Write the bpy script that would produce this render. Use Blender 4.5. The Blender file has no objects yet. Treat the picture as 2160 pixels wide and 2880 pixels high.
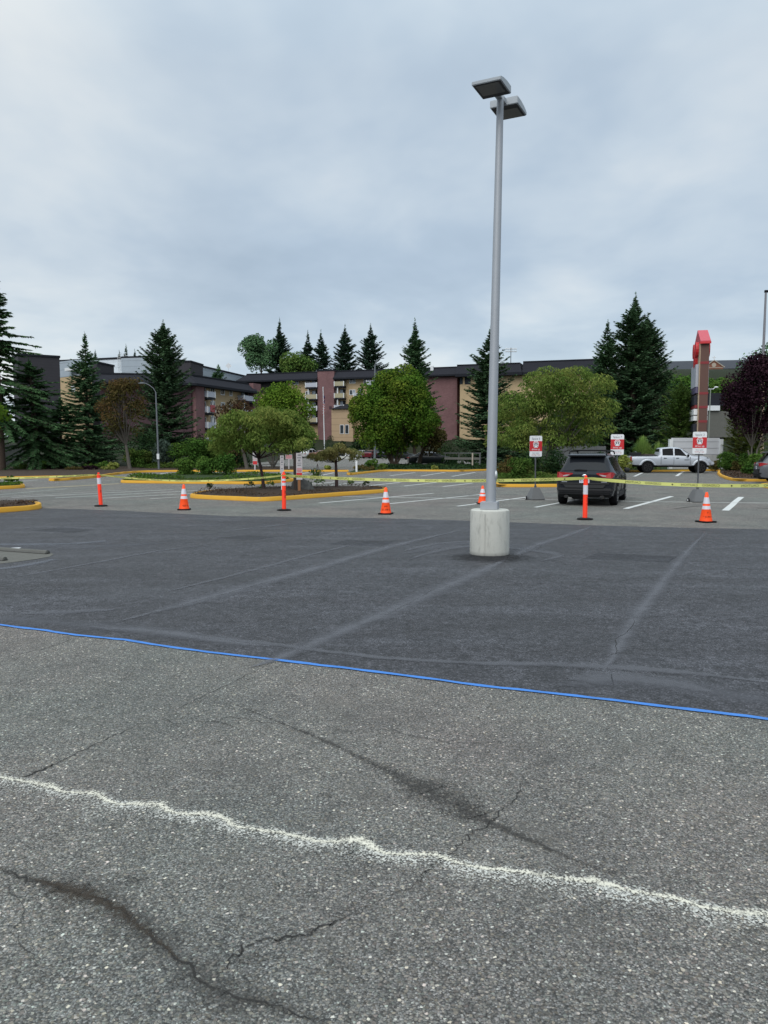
import bpy, bmesh, math, random
import numpy as np
from mathutils import Vector, Matrix
sc = bpy.context.scene
COL = sc.collection
R = math.radians
random.seed(7)

# ------------------------------------------------------------------ survey: photo measurements -> ground metres
EYE = 1.7
PITCH = math.atan((1440 - 1262) / 2163.0)
CP, SP = math.cos(PITCH), math.sin(PITCH)
def ray(px, py):
    a = (px - 1080) / 2163.0; b = -(py - 1440) / 2163.0
    return Vector((a, CP + b * SP, -SP + b * CP))
def G(px, py, z=0.0):
    d = ray(px, py); t = (z - EYE) / d.z
    return Vector((d.x * t, d.y * t, z))
def at(px, py, D):
    d = ray(px, py); t = D / d.y
    return Vector((d.x * t, D, EYE + d.z * t))
def mpp(D):            # metres per photo pixel at distance D
    return D / 2163.0

# ------------------------------------------------------------------ object helpers
def link(o, parent=None):
    COL.objects.link(o)
    if parent is not None: o.parent = parent
    return o
def tag(o, label=None, cat=None, group=None, kind=None):
    if label: o['label'] = label
    if cat: o['category'] = cat
    if group: o['group'] = group
    if kind: o['kind'] = kind
    return o
def thing(name, label, cat, loc=(0, 0, 0), rz=0, group=None):
    o = bpy.data.objects.new(name, None); link(o)
    o.empty_display_size = .2
    o.location = loc; o.rotation_euler = (0, 0, rz)
    return tag(o, label, cat, group)
def copy_tree(o, parent=None):
    c = o.copy(); COL.objects.link(c); c.parent = parent
    for ch in list(o.children): copy_tree(ch, c)
    return c

class MB:
    def __init__(s): s.v = []; s.f = []
    def add(s, vs, fs):
        n = len(s.v); s.v += [tuple(v) for v in vs]; s.f += [tuple(i + n for i in f) for f in fs]; return s
    def box(s, c, d, rz=0.0, taper=1.0, tilt=None):
        x, y, z = d[0] / 2, d[1] / 2, d[2] / 2
        vs = []
        for zz, k in ((-z, 1), (z, taper)):
            for xx, yy in ((-x, -y), (x, -y), (x, y), (-x, y)): vs.append(Vector((xx * k, yy * k, zz)))
        m = Matrix.Rotation(rz, 3, 'Z')
        if tilt is not None: m = m @ tilt
        vs = [m @ v + Vector(c) for v in vs]
        return s.add(vs, [(3, 2, 1, 0), (4, 5, 6, 7), (0, 1, 5, 4), (1, 2, 6, 5), (2, 3, 7, 6), (3, 0, 4, 7)])
    def cyl(s, p0, p1, r0, r1=None, n=12):
        return s.tube([p0, p1], [r0, r0 if r1 is None else r1], n)
    def tube(s, pts, rs, n=8, cap=True):
        pts = [Vector(p) for p in pts]
        if not isinstance(rs, (list, tuple)): rs = [rs] * len(pts)
        vs = []; fs = []
        prev = None
        for i, p in enumerate(pts):
            t = (pts[min(i + 1, len(pts) - 1)] - pts[max(i - 1, 0)]).normalized()
            ref = Vector((0, 0, 1)) if abs(t.z) < .9 else Vector((1, 0, 0))
            if prev is None: u = t.cross(ref).normalized()
            else:
                u = (prev - t * prev.dot(t)); u = u.normalized() if u.length > 1e-6 else t.cross(ref).normalized()
            prev = u; w = t.cross(u)
            for k in range(n):
                a = 2 * math.pi * k / n
                vs.append(p + (u * math.cos(a) + w * math.sin(a)) * rs[i])
        for i in range(len(pts) - 1):
            for k in range(n):
                a = i * n + k; b = i * n + (k + 1) % n
                fs.append((a, b, b + n, a + n))
        if cap:
            fs.append(tuple(range(n - 1, -1, -1))); fs.append(tuple(range(len(vs) - n, len(vs))))
        return s.add(vs, fs)
    def lathe(s, prof, n=20, c=(0, 0, 0)):
        vs = []; fs = []
        for r, z in prof:
            for k in range(n):
                a = 2 * math.pi * k / n
                vs.append((c[0] + r * math.cos(a), c[1] + r * math.sin(a), c[2] + z))
        for i in range(len(prof) - 1):
            for k in range(n):
                a = i * n + k; b = i * n + (k + 1) % n
                fs.append((a, b, b + n, a + n))
        fs.append(tuple(range(n - 1, -1, -1))); fs.append(tuple(range(len(vs) - n, len(vs))))
        return s.add(vs, fs)
    def prism(s, poly, h, frame=None):       # poly in (a,b) plane, extruded along c by h; frame(a,b,c)->point
        n = len(poly)
        fr = frame or (lambda a, b, c: (a, b, c))
        vs = [fr(a, b, 0) for a, b in poly] + [fr(a, b, h) for a, b in poly]
        fs = [tuple(range(n - 1, -1, -1)), tuple(range(n, 2 * n))]
        for i in range(n): fs.append((i, (i + 1) % n, n + (i + 1) % n, n + i))
        return s.add(vs, fs)
    def ell(s, c, r, nu=14, nv=9, jit=0.0, seed=0):
        rg = random.Random(seed)
        vs = []; fs = []
        for i in range(nv + 1):
            ph = math.pi * i / nv
            for k in range(nu):
                a = 2 * math.pi * k / nu; j = 1 + (rg.random() - .5) * jit
                vs.append((c[0] + r[0] * math.sin(ph) * math.cos(a) * j, c[1] + r[1] * math.sin(ph) * math.sin(a) * j, c[2] + r[2] * math.cos(ph) * j))
        for i in range(nv):
            for k in range(nu):
                a = i * nu + k; b = i * nu + (k + 1) % nu
                fs.append((a, a + nu, b + nu, b))
        return s.add(vs, fs)
    def build(s, name, mat, parent=None, smooth=False, bevel=0.0, loc=None, recalc=True):
        me = bpy.data.meshes.new(name)
        me.from_pydata(s.v, [], s.f)
        bm = bmesh.new(); bm.from_mesh(me)
        if bevel:
            bm.edges.ensure_lookup_table()
            es = [e for e in bm.edges if len(e.link_faces) == 2 and e.calc_face_angle(0) > .6]
            bmesh.ops.bevel(bm, geom=es, offset=bevel, segments=2, affect='EDGES', clamp_overlap=True)
        if recalc: bmesh.ops.recalc_face_normals(bm, faces=bm.faces)
        bm.to_mesh(me); bm.free()
        if smooth:
            me.polygons.foreach_set('use_smooth', [True] * len(me.polygons))
            try: me.set_sharp_from_angle(angle=R(40))
            except Exception: pass
        me.update()
        o = bpy.data.objects.new(name, me)
        if mat: me.materials.append(mat)
        if loc is not None: o.location = loc
        return link(o, parent)

def raw_mesh(name, V, F4, mat, parent=None):
    V = np.asarray(V, dtype=np.float32).reshape(-1, 3); nq = len(V) // 4
    me = bpy.data.meshes.new(name)
    me.vertices.add(len(V)); me.vertices.foreach_set('co', V.ravel())
    me.loops.add(nq * 4); me.loops.foreach_set('vertex_index', np.arange(nq * 4, dtype=np.int32))
    me.polygons.add(nq); me.polygons.foreach_set('loop_start', np.arange(0, nq * 4, 4, dtype=np.int32))
    me.update(calc_edges=True)
    me.materials.append(mat)
    return link(bpy.data.objects.new(name, me), parent)

def text_mb(body, size, mirror=False):       # flat letter outlines in (x,y), centred on x
    cu = bpy.data.curves.new('lettering', 'FONT'); cu.body = body; cu.size = size; cu.align_x = 'CENTER'; cu.align_y = 'CENTER'
    cu.resolution_u = 3
    o = bpy.data.objects.new('lettering', cu); COL.objects.link(o)
    dg = bpy.context.evaluated_depsgraph_get(); dg.update()
    me = o.evaluated_get(dg).to_mesh()
    vs = [(v.co.x * (-1 if mirror else 1), v.co.y) for v in me.vertices]; fs = [tuple(p.vertices) for p in me.polygons]
    o.evaluated_get(dg).to_mesh_clear()
    bpy.data.objects.remove(o); bpy.data.curves.remove(cu)
    return vs, fs

# ------------------------------------------------------------------ materials
def newmat(name):
    m = bpy.data.materials.new(name); m.use_nodes = True
    nt = m.node_tree; nt.nodes.clear()
    return m, nt, nt.nodes, nt.links
class NT:
    def __init__(s, nt): s.nt = nt
    def n(s, t, **k):
        nd = s.nt.nodes.new(t)
        for a, b in k.items(): setattr(nd, a, b)
        return nd
    def l(s, a, b): s.nt.links.new(a, b)
    def math(s, op, a, b=None, c=None, clamp=False):
        nd = s.n('ShaderNodeMath', operation=op); nd.use_clamp = clamp
        for i, v in enumerate((a, b, c)):
            if v is None: continue
            if isinstance(v, (int, float)): nd.inputs[i].default_value = v
            else: s.l(v, nd.inputs[i])
        return nd.outputs[0]
    def ramp(s, fac, stops, interp='LINEAR'):
        nd = s.n('ShaderNodeValToRGB'); cr = nd.color_ramp; cr.interpolation = interp
        while len(cr.elements) < len(stops): cr.elements.new(.5)
        for e, (p, c) in zip(cr.elements, stops):
            e.position = p; e.color = (c if len(c) == 4 else (*c, 1)) if not isinstance(c, (int, float)) else (c, c, c, 1)
        s.l(fac, nd.inputs[0]); return nd.outputs[0]
    def mix(s, fac, a, b, mode='MIX'):
        nd = s.n('ShaderNodeMix', data_type='RGBA', blend_type=mode)
        for idx, v in ((0, fac), (6, a), (7, b)):
            if isinstance(v, (int, float)): nd.inputs[idx].default_value = v
            elif isinstance(v, tuple): nd.inputs[idx].default_value = (*v, 1) if len(v) == 3 else v
            else: s.l(v, nd.inputs[idx])
        return nd.outputs[2]
    def noise(s, vec, scale, detail=3, rough=.55, dist=0):
        nd = s.n('ShaderNodeTexNoise'); nd.inputs['Scale'].default_value = scale; nd.inputs['Detail'].default_value = detail
        nd.inputs['Roughness'].default_value = rough; nd.inputs['Distortion'].default_value = dist
        if vec is not None: s.l(vec, nd.inputs['Vector'])
        return nd.outputs['Fac']
    def mapping(s, vec, scale=(1, 1, 1), rot=(0, 0, 0)):
        nd = s.n('ShaderNodeMapping'); nd.inputs['Scale'].default_value = scale; nd.inputs['Rotation'].default_value = rot
        s.l(vec, nd.inputs[0]); return nd.outputs[0]
    def bsdf(s, color, rough=.6, metal=0, spec=.5, normal=None, coat=0):
        p = s.n('ShaderNodeBsdfPrincipled')
        if isinstance(color, tuple): p.inputs['Base Color'].default_value = (*color[:3], 1)
        else: s.l(color, p.inputs['Base Color'])
        if isinstance(rough, (int, float)): p.inputs['Roughness'].default_value = rough
        else: s.l(rough, p.inputs['Roughness'])
        p.inputs['Metallic'].default_value = metal; p.inputs['Specular IOR Level'].default_value = spec
        p.inputs['Coat Weight'].default_value = coat; p.inputs['Coat Roughness'].default_value = .05
        if normal is not None: s.l(normal, p.inputs['Normal'])
        return p
    def bump(s, h, strength=.3, dist=.01):
        b = s.n('ShaderNodeBump'); b.inputs['Strength'].default_value = strength; b.inputs['Distance'].default_value = dist
        s.l(h, b.inputs['Height']); return b.outputs[0]
    def out(s, sh): o = s.n('ShaderNodeOutputMaterial'); s.l(sh, o.inputs[0])
    def pos(s): return s.n('ShaderNodeNewGeometry').outputs['Position']
    def obj(s): return s.n('ShaderNodeTexCoord').outputs['Object']

MATS = {}
def simple(name, c, rough=.6, metal=0, spec=.5, var=.18, scale=6, coat=0, bump=0, stretch=(1, 1, 1)):
    if name in MATS: return MATS[name]
    m, nt, _, _ = newmat(name); s = NT(nt)
    v = s.mapping(s.obj(), stretch)
    n1 = s.noise(v, scale, 5, .65)
    col = s.mix(n1, tuple(x * (1 - var) for x in c), tuple(min(1, x * (1 + var)) for x in c))
    n2 = s.noise(v, scale * 7, 3)
    col = s.mix(s.math('MULTIPLY', n2, .25), col, tuple(x * (1 - 1.5 * var) for x in c))
    nrm = s.bump(n2, bump, .01) if bump else None
    p = s.bsdf(col, rough, metal, spec, nrm, coat)
    s.out(p.outputs[0]); MATS[name] = m; return m

def leafmat(name, a, b, tip=None, trans=.25, nscale=.9, tipamt=.35):
    m, nt, _, _ = newmat(name); s = NT(nt)
    g = s.n('ShaderNodeNewGeometry')
    rnd = g.outputs['Random Per Island']; pos = g.outputs['Position']
    n = s.noise(pos, nscale, 3)
    f = s.math('ADD', s.math('MULTIPLY', rnd, .6), s.math('MULTIPLY', s.math('SUBTRACT', n, .32), 1.1), clamp=True)
    col = s.mix(f, a, b)
    if tip:
        n2 = s.noise(pos, nscale * .6 + .13, 2)
        k = s.ramp(n2, [(.42, 0.0), (.66, 1.0)])
        k2 = s.math('MULTIPLY', s.math('MULTIPLY', k, s.math('POWER', rnd, .6)), tipamt)
        col = s.mix(k2, col, tip)
    d = s.n('ShaderNodeBsdfDiffuse'); s.l(col, d.inputs[0])
    t = s.n('ShaderNodeBsdfTranslucent'); s.l(col, t.inputs[0])
    mx = s.n('ShaderNodeMixShader'); mx.inputs[0].default_value = trans
    s.l(d.outputs[0], mx.inputs[1]); s.l(t.outputs[0], mx.inputs[2])
    s.out(mx.outputs[0]); MATS[name] = m; return m

def asphalt_nodes(s, pos):
    """old weathered asphalt: exposed aggregate in a dark binder. returns colour, height"""
    wn = s.n('ShaderNodeTexNoise'); wn.inputs['Scale'].default_value = 95; wn.inputs['Detail'].default_value = 2; s.l(pos, wn.inputs['Vector'])
    wv = s.n('ShaderNodeVectorMath', operation='MULTIPLY_ADD'); s.l(wn.outputs['Color'], wv.inputs[0]); wv.inputs[1].default_value = (.012, .012, 0); s.l(pos, wv.inputs[2]); wpos = wv.outputs[0]
    region = s.noise(pos, 1.15, 5, .68)
    def vor(scale):
        v = s.n('ShaderNodeTexVoronoi'); v.inputs['Scale'].default_value = scale; s.l(wpos, v.inputs['Vector'])
        sep = s.n('ShaderNodeSeparateColor'); s.l(v.outputs['Color'], sep.inputs[0])
        return v.outputs['Distance'], sep.outputs[0], sep.outputs[1], sep.outputs[2]
    d1, r1, g1, b1 = vor(74)
    d2, r2, g2, b2 = vor(140)
    fine = s.ramp(r2, [(0, .062), (.3, .098), (.6, .140), (.85, .19), (.97, .26), (1, .34)])
    big = s.ramp(r1, [(0, .09), (.45, .14), (.78, .20), (.92, .33), (1, .52)])
    # only some of the large stones show, each with a rounded edge
    g1s = s.math('ADD', g1, s.math('MULTIPLY', s.math('SUBTRACT', region, .5), 1.3))
    show = s.math('MULTIPLY', s.ramp(g1s, [(.58, 0.0), (.62, 1.0)]), s.ramp(d1, [(.40, 1.0), (.56, 0.0)]))
    val = s.mix(show, fine, big)
    gap = s.ramp(d2, [(.42, 1.0), (.75, .45)])
    gap = s.mix(show, gap, (1, 1, 1))
    val = s.mix(1.0, val, gap, 'MULTIPLY')
    tint = s.ramp(b1, [(0, (1.10, 1.0, .86)), (.35, (.95, 1.0, 1.0)), (.7, (.93, 1.03, .98)), (1, (1.12, .97, .95))])
    tint2 = s.ramp(b2, [(0, (1.08, .99, .92)), (.5, (.95, 1.0, 1.03)), (1, (1.0, .98, 1.02))])
    col = s.mix(1.0, val, s.mix(show, tint2, tint), 'MULTIPLY')
    col = s.mix(s.ramp(region, [(.30, .5), (.46, 0.0)]), col, (.085, .083, .079))
    grit = s.noise(pos, 6.5, 6, .75)
    col = s.mix(1.0, col, s.ramp(grit, [(.30, .74), (.48, 1.0), (.70, 1.14)]), 'MULTIPLY')
    pn = s.noise(pos, .9, 4, .6)
    col = s.mix(1.0, col, s.ramp(pn, [(.28, (1.0, .99, .93)), (.5, (1.28, 1.25, 1.15)), (.72, (1.48, 1.43, 1.30))]), 'MULTIPLY')
    pn2 = s.noise(pos, .33, 3, .5)
    col = s.mix(1.0, col, s.ramp(pn2, [(.35, (.94, 1.0, 1.0)), (.65, (1.05, .99, 1.0))]), 'MULTIPLY')
    h = s.math('SUBTRACT', s.math('MULTIPLY', show, .8), s.math('MULTIPLY', d2, .8))
    return col, h

def asphalt():
    m, nt, _, _ = newmat('old_asphalt'); s = NT(nt); pos = s.pos()
    col, h = asphalt_nodes(s, pos)
    p = s.bsdf(col, .85, 0, .3, s.bump(h, .7, .006)); s.out(p.outputs[0]); return m

def sealcoat():
    m, nt, _, _ = newmat('fresh_sealcoat'); s = NT(nt); pos = s.pos()
    v = s.n('ShaderNodeTexVoronoi'); v.inputs['Scale'].default_value = 95; s.l(pos, v.inputs['Vector'])
    sep = s.n('ShaderNodeSeparateColor'); s.l(v.outputs['Color'], sep.inputs[0])
    g = s.ramp(sep.outputs[0], [(0, .45), (.55, .90), (.85, 1.45), (1, 2.4)])
    st = s.noise(s.mapping(pos, (.35, 1.6, 1), (0, 0, R(-17))), .9, 5, .62, .4)
    bl = s.noise(pos, .45, 5, .6, .3)
    f = s.math('ADD', s.math('MULTIPLY', st, .55), s.math('MULTIPLY', bl, .5))
    col = s.ramp(f, [(.34, (.028, .0275, .031)), (.46, (.039, .0385, .0435)), (.57, (.051, .0515, .059)), (.72, (.080, .082, .094))])
    pit = s.noise(s.mapping(pos, (1, .8, 1)), 11, 7, .82); mot = s.noise(pos, 2.6, 5, .68, .5)
    col = s.mix(1.0, col, s.ramp(pit, [(.36, .35), (.5, .95), (.66, 1.4)]), 'MULTIPLY')
    col = s.mix(1.0, col, g, 'MULTIPLY'); col = s.mix(1.0, col, s.ramp(mot, [(.34, .74), (.5, 1.0), (.68, 1.22)]), 'MULTIPLY')
    h = s.math('ADD', s.math('MULTIPLY', v.outputs['Distance'], -.7), s.math('MULTIPLY', pit, .8))
    rough = s.ramp(bl, [(.35, .52), (.65, .72)])
    p = s.bsdf(col, rough, 0, .4, s.bump(h, .8, .010)); s.out(p.outputs[0]); return m

def strip_mat(name, col, edge=(.2, .8), noise_scale=30, lo=.35, hi=.6, strength=1.0, stones=False, rough=.85, sym=True, along=0, skirt=None):
    """worn paint, stain, crack or chalk lying on the asphalt: coverage from UV (u across, v along in metres) and noise"""
    m, nt, _, _ = newmat(name); s = NT(nt); pos = s.pos()
    uv = s.n('ShaderNodeUVMap'); sp = s.n('ShaderNodeSeparateXYZ'); s.l(uv.outputs[0], sp.inputs[0])
    u = sp.outputs[0]; v = sp.outputs[1]
    nz = s.noise(pos, noise_scale, 4, .65)
    if sym:
        e = s.math('SUBTRACT', 1.0, s.math('ABSOLUTE', s.math('MULTIPLY_ADD', u, 2.0, -1.0)))
        prof = s.ramp(e, [(edge[0], 0.0), (edge[1], 1.0)])
    else:
        prof = s.ramp(u, skirt)
    n2 = s.noise(pos, noise_scale * .12 + .6, 4, .6)
    cov = s.math('ADD', prof, s.math('MULTIPLY', s.math('SUBTRACT', nz, .5), 1.1))
    if along: cov = s.math('ADD', cov, s.math('MULTIPLY', s.math('SUBTRACT', n2, .5), along))
    if stones:
        vo = s.n('ShaderNodeTexVoronoi'); vo.inputs['Scale'].default_value = 120; s.l(pos, vo.inputs['Vector'])
        se = s.n('ShaderNodeSeparateColor'); s.l(vo.outputs['Color'], se.inputs[0])
        cov = s.math('ADD', cov, s.math('MULTIPLY', s.math('SUBTRACT', se.outputs[1], .5), .75))
        cov = s.math('SUBTRACT', cov, s.ramp(vo.outputs['Distance'], [(.45, 0.0), (.75, .35)]))
    k = s.ramp(cov, [(lo, 0.0), (hi, 1.0)])
    k = s.math('MULTIPLY', s.math('MULTIPLY', k, s.ramp(prof, [(0, 0.0), (.06, 1.0)])), strength)
    c = s.mix(n2, tuple(x * .85 for x in col), tuple(min(1, x * 1.12) for x in col))
    p = s.bsdf(c, rough, 0, .3)
    t = s.n('ShaderNodeBsdfTransparent'); mx = s.n('ShaderNodeMixShader')
    s.l(k, mx.inputs[0]); s.l(t.outputs[0], mx.inputs[1]); s.l(p.outputs[0], mx.inputs[2])
    s.out(mx.outputs[0]); return m

def strip(name, pts, w, mat, z=.008, sub=6, jitter=0.0, w2=None, kind='structure', taper=False, seed=0):
    """flat ribbon on the ground through pts (world xy); w = half width each side (number or list per point)"""
    rg = random.Random(seed)
    P = [Vector((p[0], p[1], 0)) for p in pts]; Q = []; W = []
    ws = w if isinstance(w, (list, tuple)) else [w] * len(P)
    for i in range(len(P) - 1):
        p0, p1, p2, p3 = P[max(i - 1, 0)], P[i], P[i + 1], P[min(i + 2, len(P) - 1)]
        for k in range(sub):
            t = k / sub
            q = .5 * ((2 * p1) + (p2 - p0) * t + (2 * p0 - 5 * p1 + 4 * p2 - p3) * t * t + (3 * p1 - p0 - 3 * p2 + p3) * t ** 3) if sub > 1 else p1.copy()
            if jitter and (i or k): q += Vector(((rg.random() - .5) * jitter, (rg.random() - .5) * jitter, 0))
            Q.append(q); W.append(ws[i] * (1 - t) + ws[i + 1] * t)
    Q.append(P[-1]); W.append(ws[-1])
    n = len(Q); vs = []; uvs = []; L = 0
    for i in range(n):
        t = (Q[min(i + 1, n - 1)] - Q[max(i - 1, 0)]).normalized(); nn = Vector((-t.y, t.x, 0))
        if i: L += (Q[i] - Q[i - 1]).length
        k = 1.0
        if taper: k = max(.05, min(1, i / (n * .2), (n - 1 - i) / (n * .2)))
        a = W[i] * k; b = (w2 if w2 is not None else W[i]) * k
        vs += [Q[i] + nn * a + Vector((0, 0, z)), Q[i] - nn * b + Vector((0, 0, z))]; uvs += [(1, L), (0, L)]
    fs = [(2 * i, 2 * i + 1, 2 * i + 3, 2 * i + 2) for i in range(n - 1)]
    me = bpy.data.meshes.new(name); me.from_pydata(vs, [], fs)
    ul = me.uv_layers.new(name='UVMap')
    for lp in me.loops: ul.data[lp.index].uv = uvs[lp.vertex_index]
    me.materials.append(mat); me.update()
    o = link(bpy.data.objects.new(name, me)); o['kind'] = kind
    return o
def Gs(l): return [G(*p) for p in l]
# ------------------------------------------------------------------ camera, sky, sun
cam = bpy.data.cameras.new('camera'); co = bpy.data.objects.new('camera', cam); COL.objects.link(co); sc.camera = co
co.location = (0, 0, EYE); co.rotation_euler = (R(90) - PITCH, 0, 0)
cam.sensor_fit = 'VERTICAL'; cam.sensor_height = 36; cam.lens = 36 * 2163 / 2880; cam.clip_end = 6000; cam.clip_start = .05
sc.view_settings.view_transform = 'Standard'; sc.view_settings.look = 'None'; sc.view_settings.exposure = 0
SUN_EL, SUN_AZ = R(43), R(205)
w = bpy.data.worlds.new('World'); sc.world = w; w.use_nodes = True; wn = w.node_tree; wn.nodes.clear(); s = NT(wn)
sky = s.n('ShaderNodeTexSky', sky_type='NISHITA'); sky.sun_disc = False; sky.sun_elevation = SUN_EL; sky.sun_rotation = SUN_AZ
tc = s.n('ShaderNodeTexCoord'); sp = s.n('ShaderNodeSeparateXYZ'); s.l(tc.outputs['Generated'], sp.inputs[0])
dz = s.math('MAXIMUM', sp.outputs[2], 0.0)
den = s.math('ADD', dz, .16)
cb = s.n('ShaderNodeCombineXYZ'); s.l(s.math('DIVIDE', sp.outputs[0], den), cb.inputs[0]); s.l(s.math('DIVIDE', sp.outputs[1], den), cb.inputs[1])
v1 = s.mapping(cb.outputs[0], (1, .8, 1), (0, 0, R(25)))
n1 = s.noise(v1, .85, 5, .5, .35); n2 = s.noise(v1, 2.3, 4, .55, .2)
cl = s.math('ADD', s.math('MULTIPLY', n1, .72), s.math('MULTIPLY', n2, .28))
cloud = s.ramp(cl, [(.34, (.405, .510, .630)), (.46, (.490, .600, .722)), (.54, (.590, .690, .788)), (.66, (.76, .82, .865))])
# brighter band low over the horizon, brighter overhead as under a real cloud deck
hz = s.ramp(dz, [(0, (1.22, 1.18, 1.12)), (.10, (1.13, 1.11, 1.07)), (.22, (.97, .975, .98)), (.42, (1.02, 1.01, 1.0)), (.62, (1.45, 1.40, 1.30)), (1, (2.5, 2.38, 2.15))])
cloud = s.mix(1.0, cloud, hz, 'MULTIPLY')
# paler break in the cloud at the left
dt = s.n('ShaderNodeVectorMath', operation='DOT_PRODUCT'); s.l(tc.outputs['Generated'], dt.inputs[0]); dt.inputs[1].default_value = Vector((-.52, .80, .30)).normalized()
br = s.ramp(dt.outputs['Value'], [(.90, 0.0), (1.0, .45)])
cloud = s.mix(s.math('MULTIPLY', br, n2), cloud, (.86, .89, .88))
skyc = s.mix(1.0, sky.outputs[0], (.10, .10, .10), 'MULTIPLY')
fin = s.mix(.93, skyc, cloud)
bg = s.n('ShaderNodeBackground'); bg.inputs[1].default_value = 1.0; s.l(fin, bg.inputs[0])
wo = s.n('ShaderNodeOutputWorld'); s.l(bg.outputs[0], wo.inputs[0])
sl = bpy.data.lights.new('sun', 'SUN'); sl.energy = 2.0; sl.angle = R(60); sl.color = (1, .97, .93)
so = bpy.data.objects.new('sun', sl); COL.objects.link(so); so.location = (0, -10, 40)
# sun behind and to the left of the camera, high
sd = Vector((math.sin(SUN_AZ) * math.cos(SUN_EL), math.cos(SUN_AZ) * math.cos(SUN_EL), math.sin(SUN_EL)))
so.rotation_euler = sd.to_track_quat('Z', 'Y').to_euler()

# ------------------------------------------------------------------ ground
M_asph = asphalt(); M_seal = sealcoat()
def sheet(name, poly, z, mat, kind='structure'):
    bm = bmesh.new(); vs = [bm.verts.new((p[0], p[1], z)) for p in poly]
    f = bm.faces.new(vs); bmesh.ops.recalc_face_normals(bm, faces=[f])
    if f.normal.z < 0: f.normal_flip()
    bmesh.ops.triangulate(bm, faces=bm.faces)
    me = bpy.data.meshes.new(name); bm.to_mesh(me); bm.free(); me.materials.append(mat)
    o = link(bpy.data.objects.new(name, me)); o['kind'] = kind; return o
S = 2500
sheet('ground', [(-S, -S), (S, -S), (S, S), (-S, S)], 0, M_asph)

tape_px = [(-420, 1718), (-200, 1738), (0, 1759), (130, 1775), (215, 1788), (352, 1801), (449, 1817), (586, 1836), (781, 1858), (930, 1876), (1080, 1894), (1353, 1930), (1620, 1959), (1894, 1992), (2160, 2024), (2420, 2058), (2800, 2110)]
far_px = [(2900, 1506), (2500, 1497), (2160, 1489), (1900, 1484), (1666, 1478), (1321, 1465), (1080, 1458), (860, 1455), (651, 1452), (500, 1445), (365, 1438), (240, 1433), (124, 1430), (0, 1441), (-200, 1452), (-500, 1470)]
near_ = Gs(tape_px); far_ = Gs(far_px)
near_ = [near_[0] + (near_[0] - near_[1]).normalized() * 5] + near_ + [near_[-1] + (near_[-1] - near_[-2]).normalized() * 12]
far_ = [far_[0] + (far_[0] - far_[2]).normalized() * 9] + far_ + [far_[-1] + (far_[-1] - far_[-2]).normalized() * 6]
sheet('sealed_pavement', near_ + far_, .004, M_seal)

# ragged bare patch around the wheel stops
pp = Gs([(-90, 1546), (0, 1541), (60, 1545), (110, 1550), (140, 1555), (151, 1560), (140, 1567), (100, 1574), (50, 1581), (0, 1587), (-90, 1594)])
sheet('bare_pavement', pp, .008, simple('bare_old_asphalt', (.135, .133, .120), .9, 0, .2, .3, 9, bump=.5))
M_halo = strip_mat('thin_sealcoat', (.15, .16, .185), (.0, .9), 6, .2, 1.0, .62, along=.6)
strip('pavement_band', Gs([(-60, 1606), (0, 1601), (60, 1593), (110, 1584), (150, 1574)]), .16, M_halo, .0082, 6)
strip('pavement_band', Gs([(-60, 1533), (60, 1532), (200, 1530), (300, 1522)]), .22, M_halo, .0084, 6)

# soft lighter seams under the sealcoat, following the old joints, and broad bands of painted sheen
M_ghost = strip_mat('sealcoat_seam', (.140, .145, .163), (.0, .95), 14, .05, 1.1, .66, along=.9)
M_ghost2 = strip_mat('sealcoat_seam_faint', (.140, .145, .163), (.0, .8), 16, .15, 1.1, .52, along=1.0)
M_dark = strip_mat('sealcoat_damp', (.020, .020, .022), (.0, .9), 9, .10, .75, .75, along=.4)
def seam(l, w, m=M_ghost, z=.0086, seed=1): strip('pavement_seam_sheen', Gs(l), w, m, z, 6, .02, taper=True, seed=seed)
seam([(340, 1748), (500, 1705), (640, 1668), (781, 1628), (911, 1592), (1080, 1543), (1200, 1514), (1321, 1487)], [.22, .2, .22, .24, .2, .2, .16, .12])
seam([(700, 1880), (781, 1852), (930, 1790), (1080, 1727), (1220, 1665), (1353, 1608), (1420, 1575)], [.1, .12, .16, .2, .22, .24, .2], seed=2)
seam([(1430, 1572), (1503, 1536), (1590, 1508), (1670, 1481)], [.2, .16, .14, .12], seed=3)
seam([(1690, 1900), (1724, 1845), (1756, 1790), (1790, 1731), (1850, 1656), (1907, 1582), (1945, 1540), (1985, 1500)], [.07, .10, .11, .12, .13, .12, .1, .1], seed=4)
seam([(20, 1628), (180, 1600), (330, 1572), (456, 1549), (620, 1528)], .07, M_ghost2, .0088)
seam([(440, 1672), (620, 1628), (760, 1592), (911, 1552), (1040, 1522)], .07, M_ghost2, .0090)
M_sheen = strip_mat('sealcoat_sheen', (.125, .130, .147), (.0, 1.0), 5, .1, 1.3, .42, along=1.2)  # surface sheen put into a paler colour, laid as broad bands
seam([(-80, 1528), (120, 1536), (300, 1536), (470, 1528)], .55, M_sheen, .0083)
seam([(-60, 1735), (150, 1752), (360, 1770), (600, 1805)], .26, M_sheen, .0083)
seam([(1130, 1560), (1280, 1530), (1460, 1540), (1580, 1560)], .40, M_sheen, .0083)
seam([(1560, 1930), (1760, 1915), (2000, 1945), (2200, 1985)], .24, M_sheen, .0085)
seam([(600, 1500), (760, 1480), (930, 1464)], .08, M_ghost2, .0088)
seam([(250, 1765), (420, 1776), (600, 1800), (760, 1822)], .16, M_ghost, .0092, 6)
seam([(60, 1728), (200, 1722), (330, 1716)], .12, M_ghost2, .0088)
seam([(520, 1790), (700, 1806), (900, 1832), (1080, 1852), (1300, 1866), (1560, 1872), (1850, 1888), (2200, 1925)], [.08, .09, .07, .06, .07, .10, .14, .2], M_ghost2, .0094, 7)
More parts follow.
